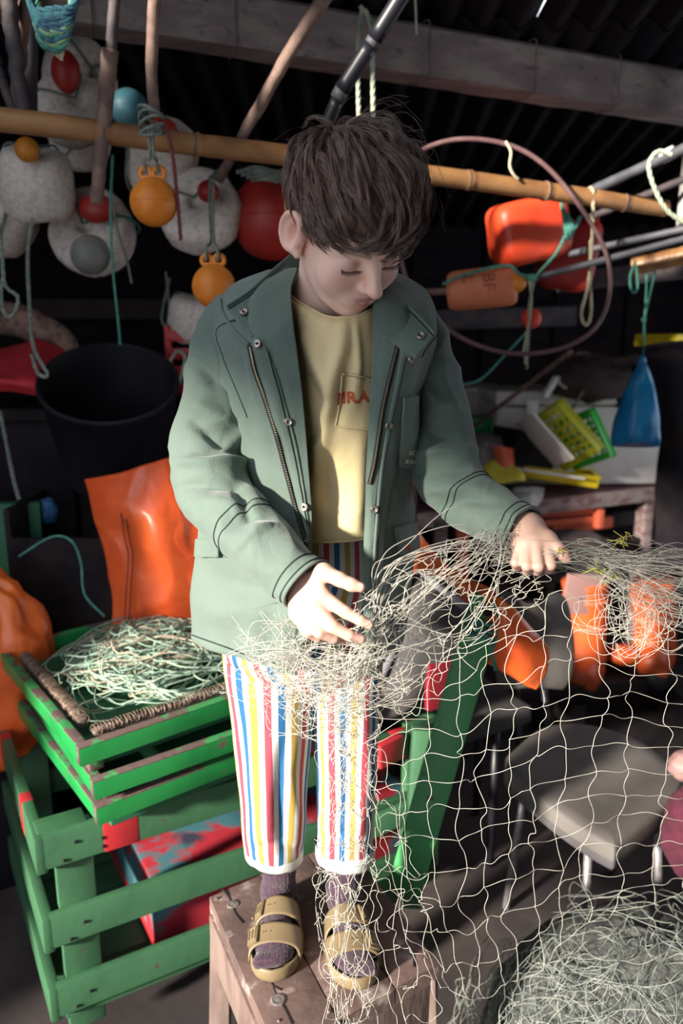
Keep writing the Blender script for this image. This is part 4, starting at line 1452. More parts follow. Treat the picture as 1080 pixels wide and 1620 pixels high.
MB().tube(cr(np.array([at(895, 610, 3.38), at(915, 595, 3.36), at(925, 610, 3.36), at(912, 635, 3.33), at(898, 660, 3.32), at(888, 650, 3.34), at(886, 628, 3.36)]), 40), .005, 6).build('cable', M['stick'], hs)
MB().ball(at(932, 613, 3.36), .016, 12).build('drain_cap', M['yellowplastic'], co)

# things under the table
og = thing('orange_crate', 'flat orange plastic crate under the table edge', 'crate', at(890, 835, 3.35))
for k in range(2):
    MB().bar(at(845, 815 + 14 * k, 3.35), at(950, 806 + 14 * k, 3.42), .02, .028, bev=.004).build('slat', M['coralcloth'], og, angle=40)
for x in (848, 946):
    MB().box(at(x, 820, 3.4), (.03, .04, .085), RTb, .004).build('corner_post', M['coralcloth'], og, angle=40)
MB().box(at(900, 825, 3.55), (.34, .2, .05), RTb, .004).build('crate_base', M['coralcloth'], og)
us = tb
MB().box(at(880, 852, 3.55), (1.0, .4, .03), RTb, .003).build('lower_shelf', M['darkbin'], us)
MB().box(at(900, 870, 3.62), (.9, .04, .30), RTb, .003).build('shelf_back', M['browncloth'], us)
lump('brown_sack', 'dark brown sack on the shelf under the table', (905, 862), 3.3, (60, 22), 'browncloth', 'sack', seed=31, sc=(1, .7, 1))
o = MB().bar(at(693, 900, 2.9) * np.array([1, 1, 0]), at(697, 825, 2.9), .055, .045, up=(1, 0, 0), bev=.004).build('wood_post', M['tablewood'], angle=40)
tag(o, 'pale wooden post beside the jacket hem, behind the orange oilskin sleeve', 'post')
o = MB().bar(at(735, 985, 3.05) * np.array([1, 1, 0]), at(730, 835, 3.05), .03, .05, up=(1, 0, 0), bev=.008).build('orange_post', M['coralcloth'], angle=40)
tag(o, 'orange-red plastic post under the table behind the net', 'post')

# curtain and boxes at the right edge
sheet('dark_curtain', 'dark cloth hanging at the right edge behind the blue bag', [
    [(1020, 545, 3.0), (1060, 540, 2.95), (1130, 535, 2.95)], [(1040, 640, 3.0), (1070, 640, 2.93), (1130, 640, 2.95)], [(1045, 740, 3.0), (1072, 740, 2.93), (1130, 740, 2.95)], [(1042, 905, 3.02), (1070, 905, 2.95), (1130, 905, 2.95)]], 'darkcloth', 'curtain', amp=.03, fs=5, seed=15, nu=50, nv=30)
o = MB().box(at(1075, 572, 3.3), (.22, .2, .12), RTb, .01).build('blue_box', M['bluebox'], angle=40)
bbx = o
tag(o, 'dark blue plastic box at the right edge behind the blue bag', 'box')
o = MB().box(at(1070, 538, 3.32), (.24, .22, .05), RTb, .008).build('lid', M['yellowplastic'], bbx, angle=40)
o['label'] = 'dim yellow lid'

# blue bag
bag = thing('blue_bag', 'bright blue plastic bag hanging by green strings from the rail', 'bag', at(1005, 705, 2.62))
rows = [(572, 1011, 1019, .012), (590, 1003, 1027, .03), (615, 991, 1034, .05), (645, 981, 1038, .07), (675, 972, 1040, .08), (695, 967, 1041, .07), (706, 968, 1040, .03)]
G = []
for (y, x0, x1, dp) in rows:
    ring_ = []
    for j in range(32):
        a = 2 * math.pi * j / 32
        ca2, sa2 = math.cos(a), math.sin(a)
        sx = math.copysign(abs(ca2) ** .8, ca2)
        pl = 1 + .10 * nz(a * 1.6 if a < 3.14 else (6.28 - a) * 1.6, y * .012, 3) 
        P = at((x0 + x1) / 2 + sx * (x1 - x0) / 2, y, 2.62)
        P = P + np.array([0, dp * sa2 * pl + .010 * nz(j * .8, y * .05), 0])
        ring_.append(P)
    G.append(ring_)
G = np.array(G)
Gs = np.stack([cr(G[:, j], 40) for j in range(32)], 1)
for i in range(40):
    for j in range(32):
        Gs[i, j] += np.array([.004 * nz(j * .9, i * .12, 5), .007 * nz(j * .7, i * .15), 0]) * min(1, i / 6)
mb = MB().grid(Gs, closed_v=True)
mb.f.append(tuple(range(39 * 32, 40 * 32)))
mb.m.append(0)
mb.build('bag_body', M['bluebag'], bag)
MB().lathe([(.0, -.012), (.012, -.01), (.014, 0), (.011, .012), (.006, .02)], c=at(1015, 572, 2.62), n=12).build('bag_neck', M['bluebag'], bag)
for dx in (-8, 10):
    rope('string', None, [(1016, 575, 2.62), (1018, 545, 2.62), (1019, 506, 2.62), (1025 + dx * .4, 460, 2.66), (1030 + dx, 412, 2.70)], .0036, 'ropegreen', parent=bag, twist=False)
MB().ball(at(1018, 506, 2.62), .009, 10).build('knot', M['ropegreen'], bag)

# ------------------------------------------------------------------ grey chair
ch_ = thing('grey_chair', 'grey padded chair with thin metal legs standing behind the net at right', 'chair', np.array([.62, 1.82, 0]))
zs = .455
seatp = [(800, 1195), (858, 1150), (930, 1145), (1010, 1170), (1066, 1212), (1080, 1238), (1055, 1275), (985, 1332), (960, 1336), (880, 1285), (820, 1235), (800, 1215)]
S = np.array([atz(x, y, zs) for x, y in seatp])
Sc = cr(np.concatenate([S, S[:1]]), 64)[:-1]
cen = Sc.mean(0)
mb = MB()
rings = [(1.0, -.045), (1.005, -.03), (1.0, -.012), (.985, -.002), (.95, .003), (.8, .005), (.5, .002), (.15, -.002)]
G = np.array([[cen + (p_ - cen) * s_ + EZ * z_ for p_ in Sc] for s_, z_ in rings])
mb.grid(G, closed_v=True)
mb.f.append(tuple((len(rings) - 1) * 63 + j for j in range(63)))
mb.m.append(0)
mb.build('seat', M['chairgrey'], ch_, angle=60)
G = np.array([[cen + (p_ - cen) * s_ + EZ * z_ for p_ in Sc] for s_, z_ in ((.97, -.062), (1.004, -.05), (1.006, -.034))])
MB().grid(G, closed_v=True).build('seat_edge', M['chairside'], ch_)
fwd = np.array([.55, -.62, 0.0])
fwd /= np.linalg.norm(fwd)
rows = [(952, 808, 872), (958, 796, 885), (985, 791, 892), (1025, 790, 896), (1060, 790, 893), (1080, 800, 880)]
G = np.array([[at(x0 + (x1 - x0) * k / 12, y, 2.22 - .035 * math.sin(math.pi * k / 12)) for k in range(13)] for (y, x0, x1) in rows])
Gs = grid2(G, 24, 26)
MB().grid(Gs).build('backrest', M['chairgrey'], ch_, solid=.035)
for (a, b, m_) in (((860, 1082, 2.23), (866, 1155, 2.18), 'chairblack'), ((815, 1080, 2.24), (822, 1180, 2.16), 'chairblack')):
    MB().tube(cr(np.array([at(*a), at(*b)]), 6), .011, 10).build('back_support', M[m_], ch_)
for (x, y, ex, ey) in ((932, 1318, 0.0, -.03), (1040, 1290, .03, -.02), (832, 1235, -.03, .02), (985, 1200, .02, .06)):
    p = atz(x, y, zs - .05)
    MB().tube(np.array([p, p * np.array([1, 1, 0]) + np.array([ex, ey, 0])]), .0105, 10).build('leg', M['chairleg'], ch_)
p = atz(880, 1270, zs - .055)
MB().tube(cr(np.array([p, p + np.array([-.03, .02, -.05]), p + np.array([-.06, .12, -.05]), p + np.array([-.02, .16, 0])]), 16), .009, 8).build('frame_tube', M['chairblack'], ch_)

# dark upholstered armchair just behind the boy's hip
ac = thing('grey_armchair', 'dark grey upholstered chair back with pale piping beside the jacket hem', 'chair', at(660, 1120, 1.95))
pg = [[(640, 870, 1.95), (668, 900, 1.93), (700, 935, 1.92), (750, 968, 1.95)],
      [(632, 930, 1.90), (662, 950, 1.86), (705, 975, 1.86), (747, 992, 1.9)],
      [(620, 1000, 1.88), (655, 1010, 1.83), (700, 1025, 1.84), (735, 1030, 1.88)],
      [(600, 1065, 1.88), (640, 1070, 1.83), (675, 1075, 1.84), (705, 1062, 1.88)],
      [(590, 1140, 1.90), (625, 1135, 1.87), (655, 1120, 1.87), (680, 1090, 1.9)]]
Gs = grid2([[at(*q) for q in r_] for r_ in pg], 34, 30)
MB().grid(Gs).build('back_cushion', M['armgrey'], ac, solid=.06, offs=1.0)
MB().tube(cr(np.array([at(650, 880, 1.91), at(640, 930, 1.88), at(632, 985, 1.86), at(618, 1035, 1.85), at(598, 1080, 1.86)]), 30), .013, 10).build('piping', M['armlilac'], ac)
MB().tube(cr(np.array([at(655, 885, 1.90), at(690, 925, 1.885), at(745, 966, 1.90)]), 30), .010, 8).build('piping', M['armlilac'], ac)
p = at(650, 1120, 1.95)
MB().box(p + np.array([.14, .24, -.11]), (.34, .34, .06), RC, .015).build('seat', M['armgrey'], ac, angle=60)
for (dx, dy) in ((.02, .10), (.26, .12), (.02, .36), (.26, .38)):
    b = p + np.array([dx, dy + .02, -.1])
    MB().tube(np.array([b, b * np.array([1, 1, 0])]), .012, 8).build('leg', M['chairblack'], ac)

# orange oilskin sleeve thrown over the leaning arm
os_ = thing('oilskin_sleeve', 'bright orange oilskin sleeve hanging over the leaning green arm', 'oilskins', at(800, 1000, 1.6))
sheet('upper_fold', None, [
    [(640, 842, 1.80), (655, 838, 1.80), (672, 858, 1.80), (700, 890, 1.76), (740, 915, 1.70), (782, 940, 1.63)],
    [(640, 880, 1.78), (655, 880, 1.77), (672, 885, 1.76), (698, 905, 1.72), (735, 925, 1.66), (775, 945, 1.60)],
    [(640, 905, 1.79), (655, 905, 1.78), (672, 908, 1.77), (700, 915, 1.73), (735, 940, 1.68), (770, 952, 1.62)]], 'oilskin2', None, amp=.008, fs=9, seed=3, nu=28, nv=50, parent=os_)
sheet('hanging_cuff', None, [
    [(768, 935, 1.60), (790, 945, 1.57), (812, 962, 1.56), (835, 985, 1.57)],
    [(768, 975, 1.60), (795, 985, 1.555), (825, 1000, 1.55), (862, 1018, 1.57)],
    [(765, 1015, 1.61), (795, 1025, 1.565), (830, 1040, 1.55), (868, 1040, 1.575)],
    [(768, 1042, 1.615), (795, 1055, 1.58), (825, 1070, 1.57), (860, 1070, 1.585)],
    [(790, 1052, 1.615), (810, 1065, 1.60), (830, 1082, 1.595), (848, 1090, 1.60)]], 'oilskin2', None, amp=.010, fs=9, seed=7, nu=44, nv=40, parent=os_)

# boots and bits on a low plank, right background
lp = thing('low_plank', 'low dark plank on blocks carrying orange boots in the right background', 'plank', at(880, 1085, 2.95))
MB().bar(at(690, 1088, 2.75), at(1120, 1052, 3.15), .28, .05, bev=.006).build('plank_board', M['darkbin'], lp, angle=40)
for x, Yb in ((730, 2.78), (905, 2.95), (1060, 3.08)):
    p = at(x, 1090, Yb)
    MB().box((p[0], p[1] + .02, (p[2] - .02) / 2), (.07, .2, p[2] - .02), bev=.004).build('block', M['browncloth'], lp)


def boot(x, y_top, y_bot, Y, w_px, label, m, toe=(-.35, -.93), lean=0.0):
    t = thing('rubber_boot', label, 'boot', at(x, y_bot, Y), 'orange boots in the right background')
    a, b = at(x + lean, y_top, Y), at(x, y_bot - 14, Y)
    r = w_px / 2 / pxm(x, y_bot, Y)
    c = cr(np.array([a, (a + b) / 2 + np.array([.006, 0, 0]), b]), 16)
    rr_ = r * np.array([1.08, 1.05, 1.03, 1.02, 1.0, .98, .96, .94, .92, .90, .89, .89, .92, .96, .98, .9])
    MB().tube(c, rr_, 18).build('shaft', M[m], t)
    tv = np.array([toe[0], toe[1], 0.0])
    tv /= np.linalg.norm(tv)
    ft = [b - tv * r * .6 - EZ * r * .2, b + tv * r * .2 - EZ * r * .25, b + tv * r * 1.0 - EZ * r * .38, b + tv * r * 1.6 - EZ * r * .45]
    MB().tube(cr(np.array(ft), 14), r * np.array([.7, .85, .92, .95, .95, .93, .9, .86, .82, .78, .75, .7, .6, .35]), 16).build('foot', M[m], t)
    fs_ = [q - EZ * r * .62 for q in cr(np.array(ft), 10)]
    MB().tube(np.array(fs_), r * np.array([.5, .62, .68, .7, .68, .66, .64, .62, .58, .4]) , 12).build('sole', M['black'], t)
    for k in (3, 8):
        MB().tube(np.array([c[k] - EZ * .006, c[k] + EZ * .006]), rr_[k] * 1.05, 18).build('crease_band', M['coralcloth'], t)
    return t


boot(925, 918, 1062, 2.92, 66, 'tall orange rubber boot with a dusty pink panel leaning on it', 'bootorange')
boot(1035, 920, 1040, 3.0, 68, 'orange rubber boot behind the gathered net at the right', 'bootorange', lean=-6)
o = MB().box(at(921, 940, 2.84), (.15, .012, .16), np.array([[.97, -.2, .1], [.2, .97, 0], [-.1, 0, .99]]), .004).build('pink_board', M['pinkpl'], angle=40)
tag(o, 'dusty pink board leaning against the tall orange boot', 'board')
lump('orange_clog', 'low orange rubber clog lying between the two orange boots', (985, 1035), 2.95, (28, 15), 'bootorange', 'clog', amp=.05, sc=(1, .9, 1))
# magenta knit person's cuff and hand at the right edge: a second person reaching in

# ------------------------------------------------------------------ tools for the boy
from mathutils.bvhtree import BVHTree


def fast_mesh(name, V, Q, m, parent=None, smooth=True, attr=None, uv=None):
    V = np.asarray(V, np.float32)
    if parent is not None:
        V = V - np.array(WLOC(parent), np.float32)
    Q = np.asarray(Q, np.int32)
    k = Q.shape[1]
    me = bpy.data.meshes.new(name)
    me.vertices.add(len(V))
    me.vertices.foreach_set('co', V.ravel())
    me.loops.add(Q.size)
    me.loops.foreach_set('vertex_index', Q.ravel())
    me.polygons.add(len(Q))
    me.polygons.foreach_set('loop_start', np.arange(0, Q.size, k, dtype=np.int32))
    me.polygons.foreach_set('loop_total', np.full(len(Q), k, np.int32))
    me.polygons.foreach_set('use_smooth', np.full(len(Q), smooth))
    for mm in (m if isinstance(m, list) else [m]):
        me.materials.append(mm)
    me.update(calc_edges=True)
    me.validate()
    if attr is not None:
        for an, av in attr.items():
            a = me.color_attributes.new(an, 'FLOAT_COLOR', 'POINT')
            c = np.ones((len(V), 4), np.float32)
            c[:, :3] = av
            a.data.foreach_set('color', c.ravel())
    o = bpy.data.objects.new(name, me)
    COL.objects.link(o)
    if parent is not None:
        o.parent = parent
    return o


def tubes_batch(P, r, sides=3):
    """P (n,k,3), r (n,k) -> V, Q"""
    P = np.asarray(P, float)
    n, k, _ = P.shape
    r = np.broadcast_to(np.asarray(r, float), (n, k))
    T = np.gradient(P, axis=1)
    T /= np.linalg.norm(T, axis=2)[..., None] + 1e-12
    ref = np.where(np.abs(T[..., 2:3]) < .8, np.array([0, 0, 1.0]), np.array([1.0, 0, 0]))
    ref[:] = ref[:, :1]
    N = np.cross(T, ref)
    N /= np.linalg.norm(N, axis=2)[..., None] + 1e-9
    Bn = np.cross(T, N)
    ang = np.arange(sides) * 2 * math.pi / sides
    V = P[:, :, None, :] + r[:, :, None, None] * (np.cos(ang)[None, None, :, None] * N[:, :, None, :] + np.sin(ang)[None, None, :, None] * Bn[:, :, None, :])
    i, j, s = np.meshgrid(np.arange(n), np.arange(k - 1), np.arange(sides), indexing='ij')
    b = (i * k + j) * sides
    s2 = (s + 1) % sides
    Q = np.stack([b + s, b + s2, b + sides + s2, b + sides + s], -1).reshape(-1, 4)
    return V.reshape(-1, 3), Q


def surface_nets(f, lo, hi, h):
    lo, hi = np.asarray(lo, float), np.asarray(hi, float)
    n = np.ceil((hi - lo) / h).astype(int) + 1
    ax_ = [lo[i] + h * np.arange(n[i]) for i in range(3)]
    Z = np.empty(n, np.float32)
    YY, ZZ = np.meshgrid(ax_[1], ax_[2], indexing='ij')
    for c0 in range(0, n[0], 24):
        xs = ax_[0][c0:c0 + 24]
        Pt = np.empty((len(xs), n[1], n[2], 3), np.float32)
        Pt[..., 0] = xs[:, None, None]
        Pt[..., 1] = YY
        Pt[..., 2] = ZZ
        Z[c0:c0 + 24] = f(Pt.reshape(-1, 3)).reshape(len(xs), n[1], n[2])
    S = Z < 0
    m = n - 1
    cnt = np.zeros(m, np.int8)
    for dx in (0, 1):
        for dy in (0, 1):
            for dz in (0, 1):
                cnt += S[dx:m[0] + dx, dy:m[1] + dy, dz:m[2] + dz]
    cell = (cnt > 0) & (cnt < 8)
    ci = np.argwhere(cell)
    idx = np.full(m, -1, np.int64)
    idx[cell] = np.arange(len(ci))
    acc = np.zeros((len(ci), 3))
    num = np.zeros(len(ci))
    offs = [(0, 0, 0), (1, 0, 0), (0, 1, 0), (1, 1, 0), (0, 0, 1), (1, 0, 1), (0, 1, 1), (1, 1, 1)]
    for a in range(8):
        for b in range(a + 1, 8):
            d_ = np.array(offs[b]) - np.array(offs[a])
            if np.abs(d_).sum() != 1:
                continue
            va = Z[tuple((ci + offs[a]).T)]
            vb = Z[tuple((ci + offs[b]).T)]
            w = (va < 0) != (vb < 0)
            t = np.where(w, va / np.where(w, va - vb, 1), 0)
            acc += np.where(w[:, None], np.array(offs[a]) + t[:, None] * d_, 0)
            num += w
    V = lo + h * (ci + acc / num[:, None])
    Q = []
    for axn in range(3):
        e = [0, 0, 0]
        e[axn] = 1
        s0 = S[:n[0] - e[0], :n[1] - e[1], :n[2] - e[2]]
        s1 = S[e[0]:, e[1]:, e[2]:]
        E_ = np.argwhere(s0 != s1)
        u, v = (axn + 1) % 3, (axn + 2) % 3
        ok = (E_[:, u] > 0) & (E_[:, v] > 0) & (E_[:, u] < m[u]) & (E_[:, v] < m[v])
        E_ = E_[ok]
        eu, ev = np.zeros(3, int), np.zeros(3, int)
        eu[u] = 1
        ev[v] = 1
        q = np.stack([idx[tuple((E_ - eu - ev).T)], idx[tuple((E_ - ev).T)], idx[tuple(E_.T)], idx[tuple((E_ - eu).T)]], 1)
        inside = s0[tuple(E_.T)]
        q[~inside] = q[~inside][:, ::-1]
        Q.append(q)
    return V, np.concatenate(Q)


def smin(a, b, k):
    h_ = np.maximum(k - np.abs(a - b), 0) / k
    return np.minimum(a, b) - h_ * h_ * k * .25


def smax(a, b, k):
    return -smin(-a, -b, k)


def ell(p, c, r):
    q = (p - np.asarray(c, np.float32))
    r = np.asarray(r, np.float32)
    k0 = np.linalg.norm(q / r, axis=1)
    k1 = np.linalg.norm(q / (r * r), axis=1) + 1e-9
    return k0 * (k0 - 1) / k1


def cone(p, a, b, ra, rb):
    a, b = np.asarray(a, np.float32), np.asarray(b, np.float32)
    ba = b - a
    t = np.clip(((p - a) @ ba) / (ba @ ba), 0, 1)
    return np.linalg.norm(p - a - t[:, None] * ba, axis=1) - (ra + (rb - ra) * t)


# ------------------------------------------------------------------ the boy
boy = thing('person', 'boy in an open green jacket and striped trousers standing on the stool, looking down at a net', 'person', (-.05, 1.30, SZ))
boy['label'] = 'boy in open green jacket and striped trousers standing on the stool handling the net'

HM = np.array([[-0.88050982, 0.41916065, 0.22137483], [-0.45608457, -0.62184743, -0.63662598], [-0.12918719, -0.66152107, 0.73871547]])
# re-orthogonalise (columns: his right, face direction, crown)
HM[:, 0] /= np.linalg.norm(HM[:, 0])
HM[:, 1] -= HM[:, 0] * HM[:, 0].dot(HM[:, 1])
HM[:, 1] /= np.linalg.norm(HM[:, 1])
HM[:, 2] = np.cross(HM[:, 0], HM[:, 1])
HO = np.array([0.0083, 1.20, 1.7085])
HS = 1.0


def hw(v):
    return HO + HM @ (np.asarray(v, float) * HS)


NECK_W = at(512, 500, 1.315)                       # base of the neck in the world
NECK_L = HM.T @ (NECK_W - HO)


def head_sdf(p):
    x = np.abs(p[:, 0:1])
    s = np.concatenate([x, p[:, 1:]], 1)           # mirrored
    d = ell(p, (0, -.014, .042), (.0735, .093, .080))
    d = smin(d, ell(p, (0, .036, .036), (.058, .048, .055)), .03)
    d = smin(d, ell(s, (.0, .026, -.030), (.0565, .060, .066)), .03)
    d = smin(d, cone(s, (.044, -.006, -.040), (.024, .040, -.078), .014, .014), .034)   # jaw
    d = smin(d, ell(s, (0, .061, -.090), (.020, .018, .0155)), .024)                    # chin
    d = smin(d, ell(s, (.036, .056, -.030), (.024, .023, .026)), .022)                  # cheek
    d = smin(d, cone(s, (.008, .082, .0235), (.042, .060, .021), .007, .007), .016)      # brow
    # eye socket and closed lid
    d = smax(d, -ell(s, (.0315, .094, .003), (.0185, .016, .0115)), .012)
    lid = ell(s, (.0315, .066, .001), (.0165, .0165, .0150))
    d = smin(d, lid, .004)
    crease = cone(s, (.020, .0835, .0085), (.032, .0845, .0098), .0012, .0012)
    d = smax(d, -crease, .003)
    # nose
    d = smin(d, cone(p, (0, .080, .014), (0, .1030, -.022), .0072, .0088), .012)
    d = smin(d, ell(p, (0, .1070, -.0268), (.0096, .0098, .0086)), .008)
    d = smin(d, ell(s, (.0105, .0925, -.0305), (.0068, .0090, .0066)), .007)
    d = smax(d, -ell(s, (.0055, .0985, -.0375), (.0034, .0055, .004)), .003)
    # mouth
    d = smin(d, ell(p, (0, .076, -.058), (.026, .014, .017)), .016)
    d = smin(d, cone(s, (.0, .0880, -.0548), (.0185, .0785, -.0572), .0030, .0018), .005)
    d = smin(d, cone(s, (.0, .0868, -.0635), (.015, .0790, -.0608), .0040, .0022), .005)
    d = smax(d, -cone(s, (.0, .0930, -.0592), (.0200, .0815, -.0590), .0017, .0011), .003)
    # ear
    s0 = s
    s = s.copy()
    s[:, 0] += np.clip(s[:, 1] + .004, -.03, .004) * .42
    er = ell(s - np.array([.0745, -.008, -.004], np.float32), (0, 0, 0), (.0085, .019, .0305))
    e2 = s - np.array([.079, -.010, -.004], np.float32)
    ang = np.arctan2(e2[:, 2] / .0275, e2[:, 1] / .0165)
    rim = np.sqrt((np.sqrt((e2[:, 1] / .0165) ** 2 + (e2[:, 2] / .0275) ** 2) - 1) ** 2 * .020 ** 2 + (e2[:, 0] - .002) ** 2) - .0040
    rim = np.where((ang > -1.2) | (ang < -2.2) | True, rim, 1)
    er = smax(er, -ell(s, (.0860, -.003, -.004), (.0115, .0110, .0185)), .003)
    er = smin(er, rim, .005)
    er = smin(er, ell(s, (.0775, .004, -.030), (.0055, .008, .0085)), .006)
    er = smin(er, ell(s, (.0790, .0085, -.006), (.0045, .0045, .0075)), .004)
    d = smin(d, er, .006)
    s = s0
    # neck
    d = smin(d, cone(p, (0, -.036, -.030), NECK_L, .044, .047), .03)
    d = smin(d, cone(p, NECK_L * .97, NECK_L + HM.T @ np.array([0, .01, -.09]), .050, .080), .04)
    return d


Vh, Qh = surface_nets(head_sdf, (-.12, -.155, -.215), (.12, .125, .13), .0022)


def gauss(p, c, r):
    return np.exp(-(((p - np.asarray(c)) / np.asarray(r)) ** 2).sum(1))


sk = np.array([.86, .575, .465])
red = np.array([.66, .28, .24])
colh = np.tile(sk, (len(Vh), 1))
s_ = np.concatenate([np.abs(Vh[:, :1]), Vh[:, 1:]], 1)


def mixc(c, w, col):
    w = np.clip(w, 0, 1)[:, None]
    return c * (1 - w) + np.asarray(col) * w


colh = mixc(colh, .55 * gauss(s_, (.040, .075, -.024), (.022, .03, .020)), red)
colh = mixc(colh, .45 * gauss(s_, (0, .110, -.030), (.014, .014, .012)), red)
colh = mixc(colh, .75 * gauss(s_, (.080, -.01, .008), (.02, .022, .03)), (.68, .30, .25))
lipw = np.maximum(gauss(s_, (0.004, .0905, -.0535), (.0135, .012, .0042)), gauss(s_, (.0, .090, -.0632), (.0125, .012, .0048)))
colh = mixc(colh, 1.1 * lipw, (.56, .20, .19))
brow = np.exp(-(((s_[:, 2] - (.0225 - 4.0 * (s_[:, 0] - .030) ** 2)) / .0040) ** 2)) * ((s_[:, 0] > .012) & (s_[:, 0] < .050)) * (s_[:, 1] > .05)
colh = mixc(colh, .75 * brow, (.09, .055, .045))
colh = mixc(colh, .5 * gauss(s_, (.0315, .082, .004), (.014, .01, .007)), (.52, .27, .24))
# freckles
fr_ = NR.normal(size=(90, 3)) * np.array([.020, .012, .012]) + np.array([0, .085, -.018])
for q in fr_:
    q[0] = abs(q[0]) + .008
    colh = mixc(colh, .28 * np.exp(-((s_ - q) ** 2).sum(1) / .0011 ** 2) * (NR.random() + .4), (.42, .20, .13))


# hands ---------------------------------------------------------------
def hand_sdf(wrist, fore, palm, fingers, thumb, rp=.0125):
    """all points world"""
    def f(p):
        d = cone(p, fore, wrist, .026, .0215)
        for (a, r) in palm:
            d = smin(d, cone(p, wrist, a, .0185, r), .016)
        for ch in fingers:
            for i in range(len(ch) - 1):
                (a, ra), (b, rb) = ch[i], ch[i + 1]
                d = smin(d, cone(p, a, b, ra, rb), .0022 if i else .006)
        for i in range(len(thumb) - 1):
            (a, ra), (b, rb) = thumb[i], thumb[i + 1]
            d = smin(d, cone(p, a, b, ra, rb), .012 if i == 0 else .005)
        return d
    return f


def ch(*q):
    return [(at(x, y, Y), r) for (x, y, Y, r) in q]


RW, RF_ = at(478, 925, 1.060), at(415, 865, 1.10)
rfing = [ch((509, 942, 1.027, .0105), (547, 969, 1.008, .0086), (570, 981, 1.004, .0076), (584, 988, 1.004, .0064)),
         ch((496, 957, 1.022, .0105), (527, 992, 1.000, .0088), (552, 1005, .998, .0078), (571, 1011, 1.002, .0066)),
         ch((482, 966, 1.022, .0100), (505, 1000, 1.004, .0086), (528, 1009, 1.012, .0076), (542, 1012, 1.022, .0064)),
         ch((469, 971, 1.028, .0092), (486, 1000, 1.012, .0078), (502, 1008, 1.020, .0068), (512, 1008, 1.030, .0058))]
rthumb = ch((495, 922, 1.045, .0130), (512, 905, 1.030, .0120), (538, 917, 1.018, .0094), (556, 925, 1.012, .0086), (570, 929, 1.010, .0068))
rpalm = [(rfing[0][0][0], .0115), (rfing[1][0][0], .0118), (rfing[2][0][0], .0112), (rfing[3][0][0], .0100)]
fR = hand_sdf(RW, RF_, rpalm, rfing, rthumb)
Vr, Qr = surface_nets(fR, at(515, 950, 1.03) - np.array([.125, .07, .085]), at(515, 950, 1.03) + np.array([.085, .10, .10]), .0018)

LW, LF_ = at(833, 838, 1.145), at(770, 812, 1.19)
lfing = [ch((862, 856, 1.110, .0098), (871, 893, 1.080, .0083), (868, 900, 1.106, .0076), (862, 888, 1.125, .0066)),
         ch((847, 857, 1.106, .0096), (852, 896, 1.075, .0081), (850, 903, 1.102, .0074), (848, 890, 1.122, .0064)),
         ch((833, 859, 1.108, .0092), (833, 895, 1.079, .0078), (834, 902, 1.105, .0071), (836, 890, 1.124, .0062)),
         ch((821, 863, 1.114, .0084), (815, 890, 1.092, .0069), (817, 897, 1.112, .0063), (824, 888, 1.128, .0056))]
lthumb = ch((852, 848, 1.130, .0125), (866, 853, 1.110, .0118), (882, 868, 1.096, .0096), (890, 876, 1.092, .0088), (896, 884, 1.092, .0070))
lpalm = [(lfing[0][0][0], .0120), (lfing[1][0][0], .0122), (lfing[2][0][0], .0118), (lfing[3][0][0], .0105)]
fL = hand_sdf(LW, LF_, lpalm, lfing, lthumb)
Vl, Ql = surface_nets(fL, at(850, 870, 1.12) - np.array([.11, .085, .075]), at(850, 870, 1.12) + np.array([.08, .10, .075]), .0018)


def hand_col(V, fingers, thumb, side):
    c = np.tile(np.array([.60, .375, .30]), (len(V), 1))  # hands darker than the face skin, offsetting strong sun in the colour
    for chn in fingers + [thumb]:
        tip = chn[-1][0]
        c = mixc(c, .55 * np.exp(-((V - tip) ** 2).sum(1) / .010 ** 2), (.70, .30, .25))
        for k in (-3, -2):
            c = mixc(c, .30 * np.exp(-((V - chn[k][0]) ** 2).sum(1) / .009 ** 2), (.68, .33, .27))
        b = chn[-2][0]
        dr = (tip - b) / np.linalg.norm(tip - b)
        up_ = np.array([0, -.5, .85])
        up_ = up_ - dr * up_.dot(dr)
        up_ /= np.linalg.norm(up_)
        nail = tip + up_ * chn[-1][1] * .95 + dr * .001
        c = mixc(c, .9 * np.exp(-(((V - nail) @ dr / .0062) ** 4 + ((V - nail) @ np.cross(dr, up_) / .0045) ** 4 + ((V - nail) @ up_ / .0035) ** 4)), (.80, .52, .46))
    return c


colr = hand_col(Vr, rfing, rthumb, 1)
coll = hand_col(Vl, lfing, lthumb, -1)

# trunk, arms and legs under the clothes (coarse)
SHR, SHL = at(372, 520, 1.325), at(655, 535, 1.325)
ELR, ELL = at(328, 745, 1.235), at(695, 745, 1.27)
HIPR, HIPL = at(440, 1040, 1.33), at(545, 1040, 1.33)


def leg_pts(c):
    return [np.array(c[k], float) for k in range(3)]


def body_sdf(p):
    d = cone(p, NECK_W - EZ * .01, NECK_W - EZ * .20, .050, .085)
    d = smin(d, cone(p, NECK_W - EZ * .14, np.array([-.045, 1.34, 1.12]), .080, .062), .06)
    d = smin(d, cone(p, NECK_W - EZ * .06, SHR, .04, .022), .04)
    d = smin(d, cone(p, NECK_W - EZ * .06, SHL, .04, .022), .04)
    d = smin(d, cone(p, SHR, ELR, .022, .022), .03)
    d = smin(d, cone(p, SHL, ELL, .022, .022), .03)
    d = smin(d, cone(p, ELR, RF_, .026, .024), .02)
    d = smin(d, cone(p, ELL, LF_, .026, .024), .02)
    d = smin(d, cone(p, HIPR, at(437, 1240, 1.315), .045, .034), .03)
    d = smin(d, cone(p, HIPL, at(545, 1240, 1.315), .045, .034), .03)
    d = smin(d, cone(p, at(437, 1240, 1.315), at(441, 1395, 1.352), .030, .020), .02)
    d = smin(d, cone(p, at(545, 1240, 1.315), at(547, 1395, 1.362), .030, .020), .02)
    return d


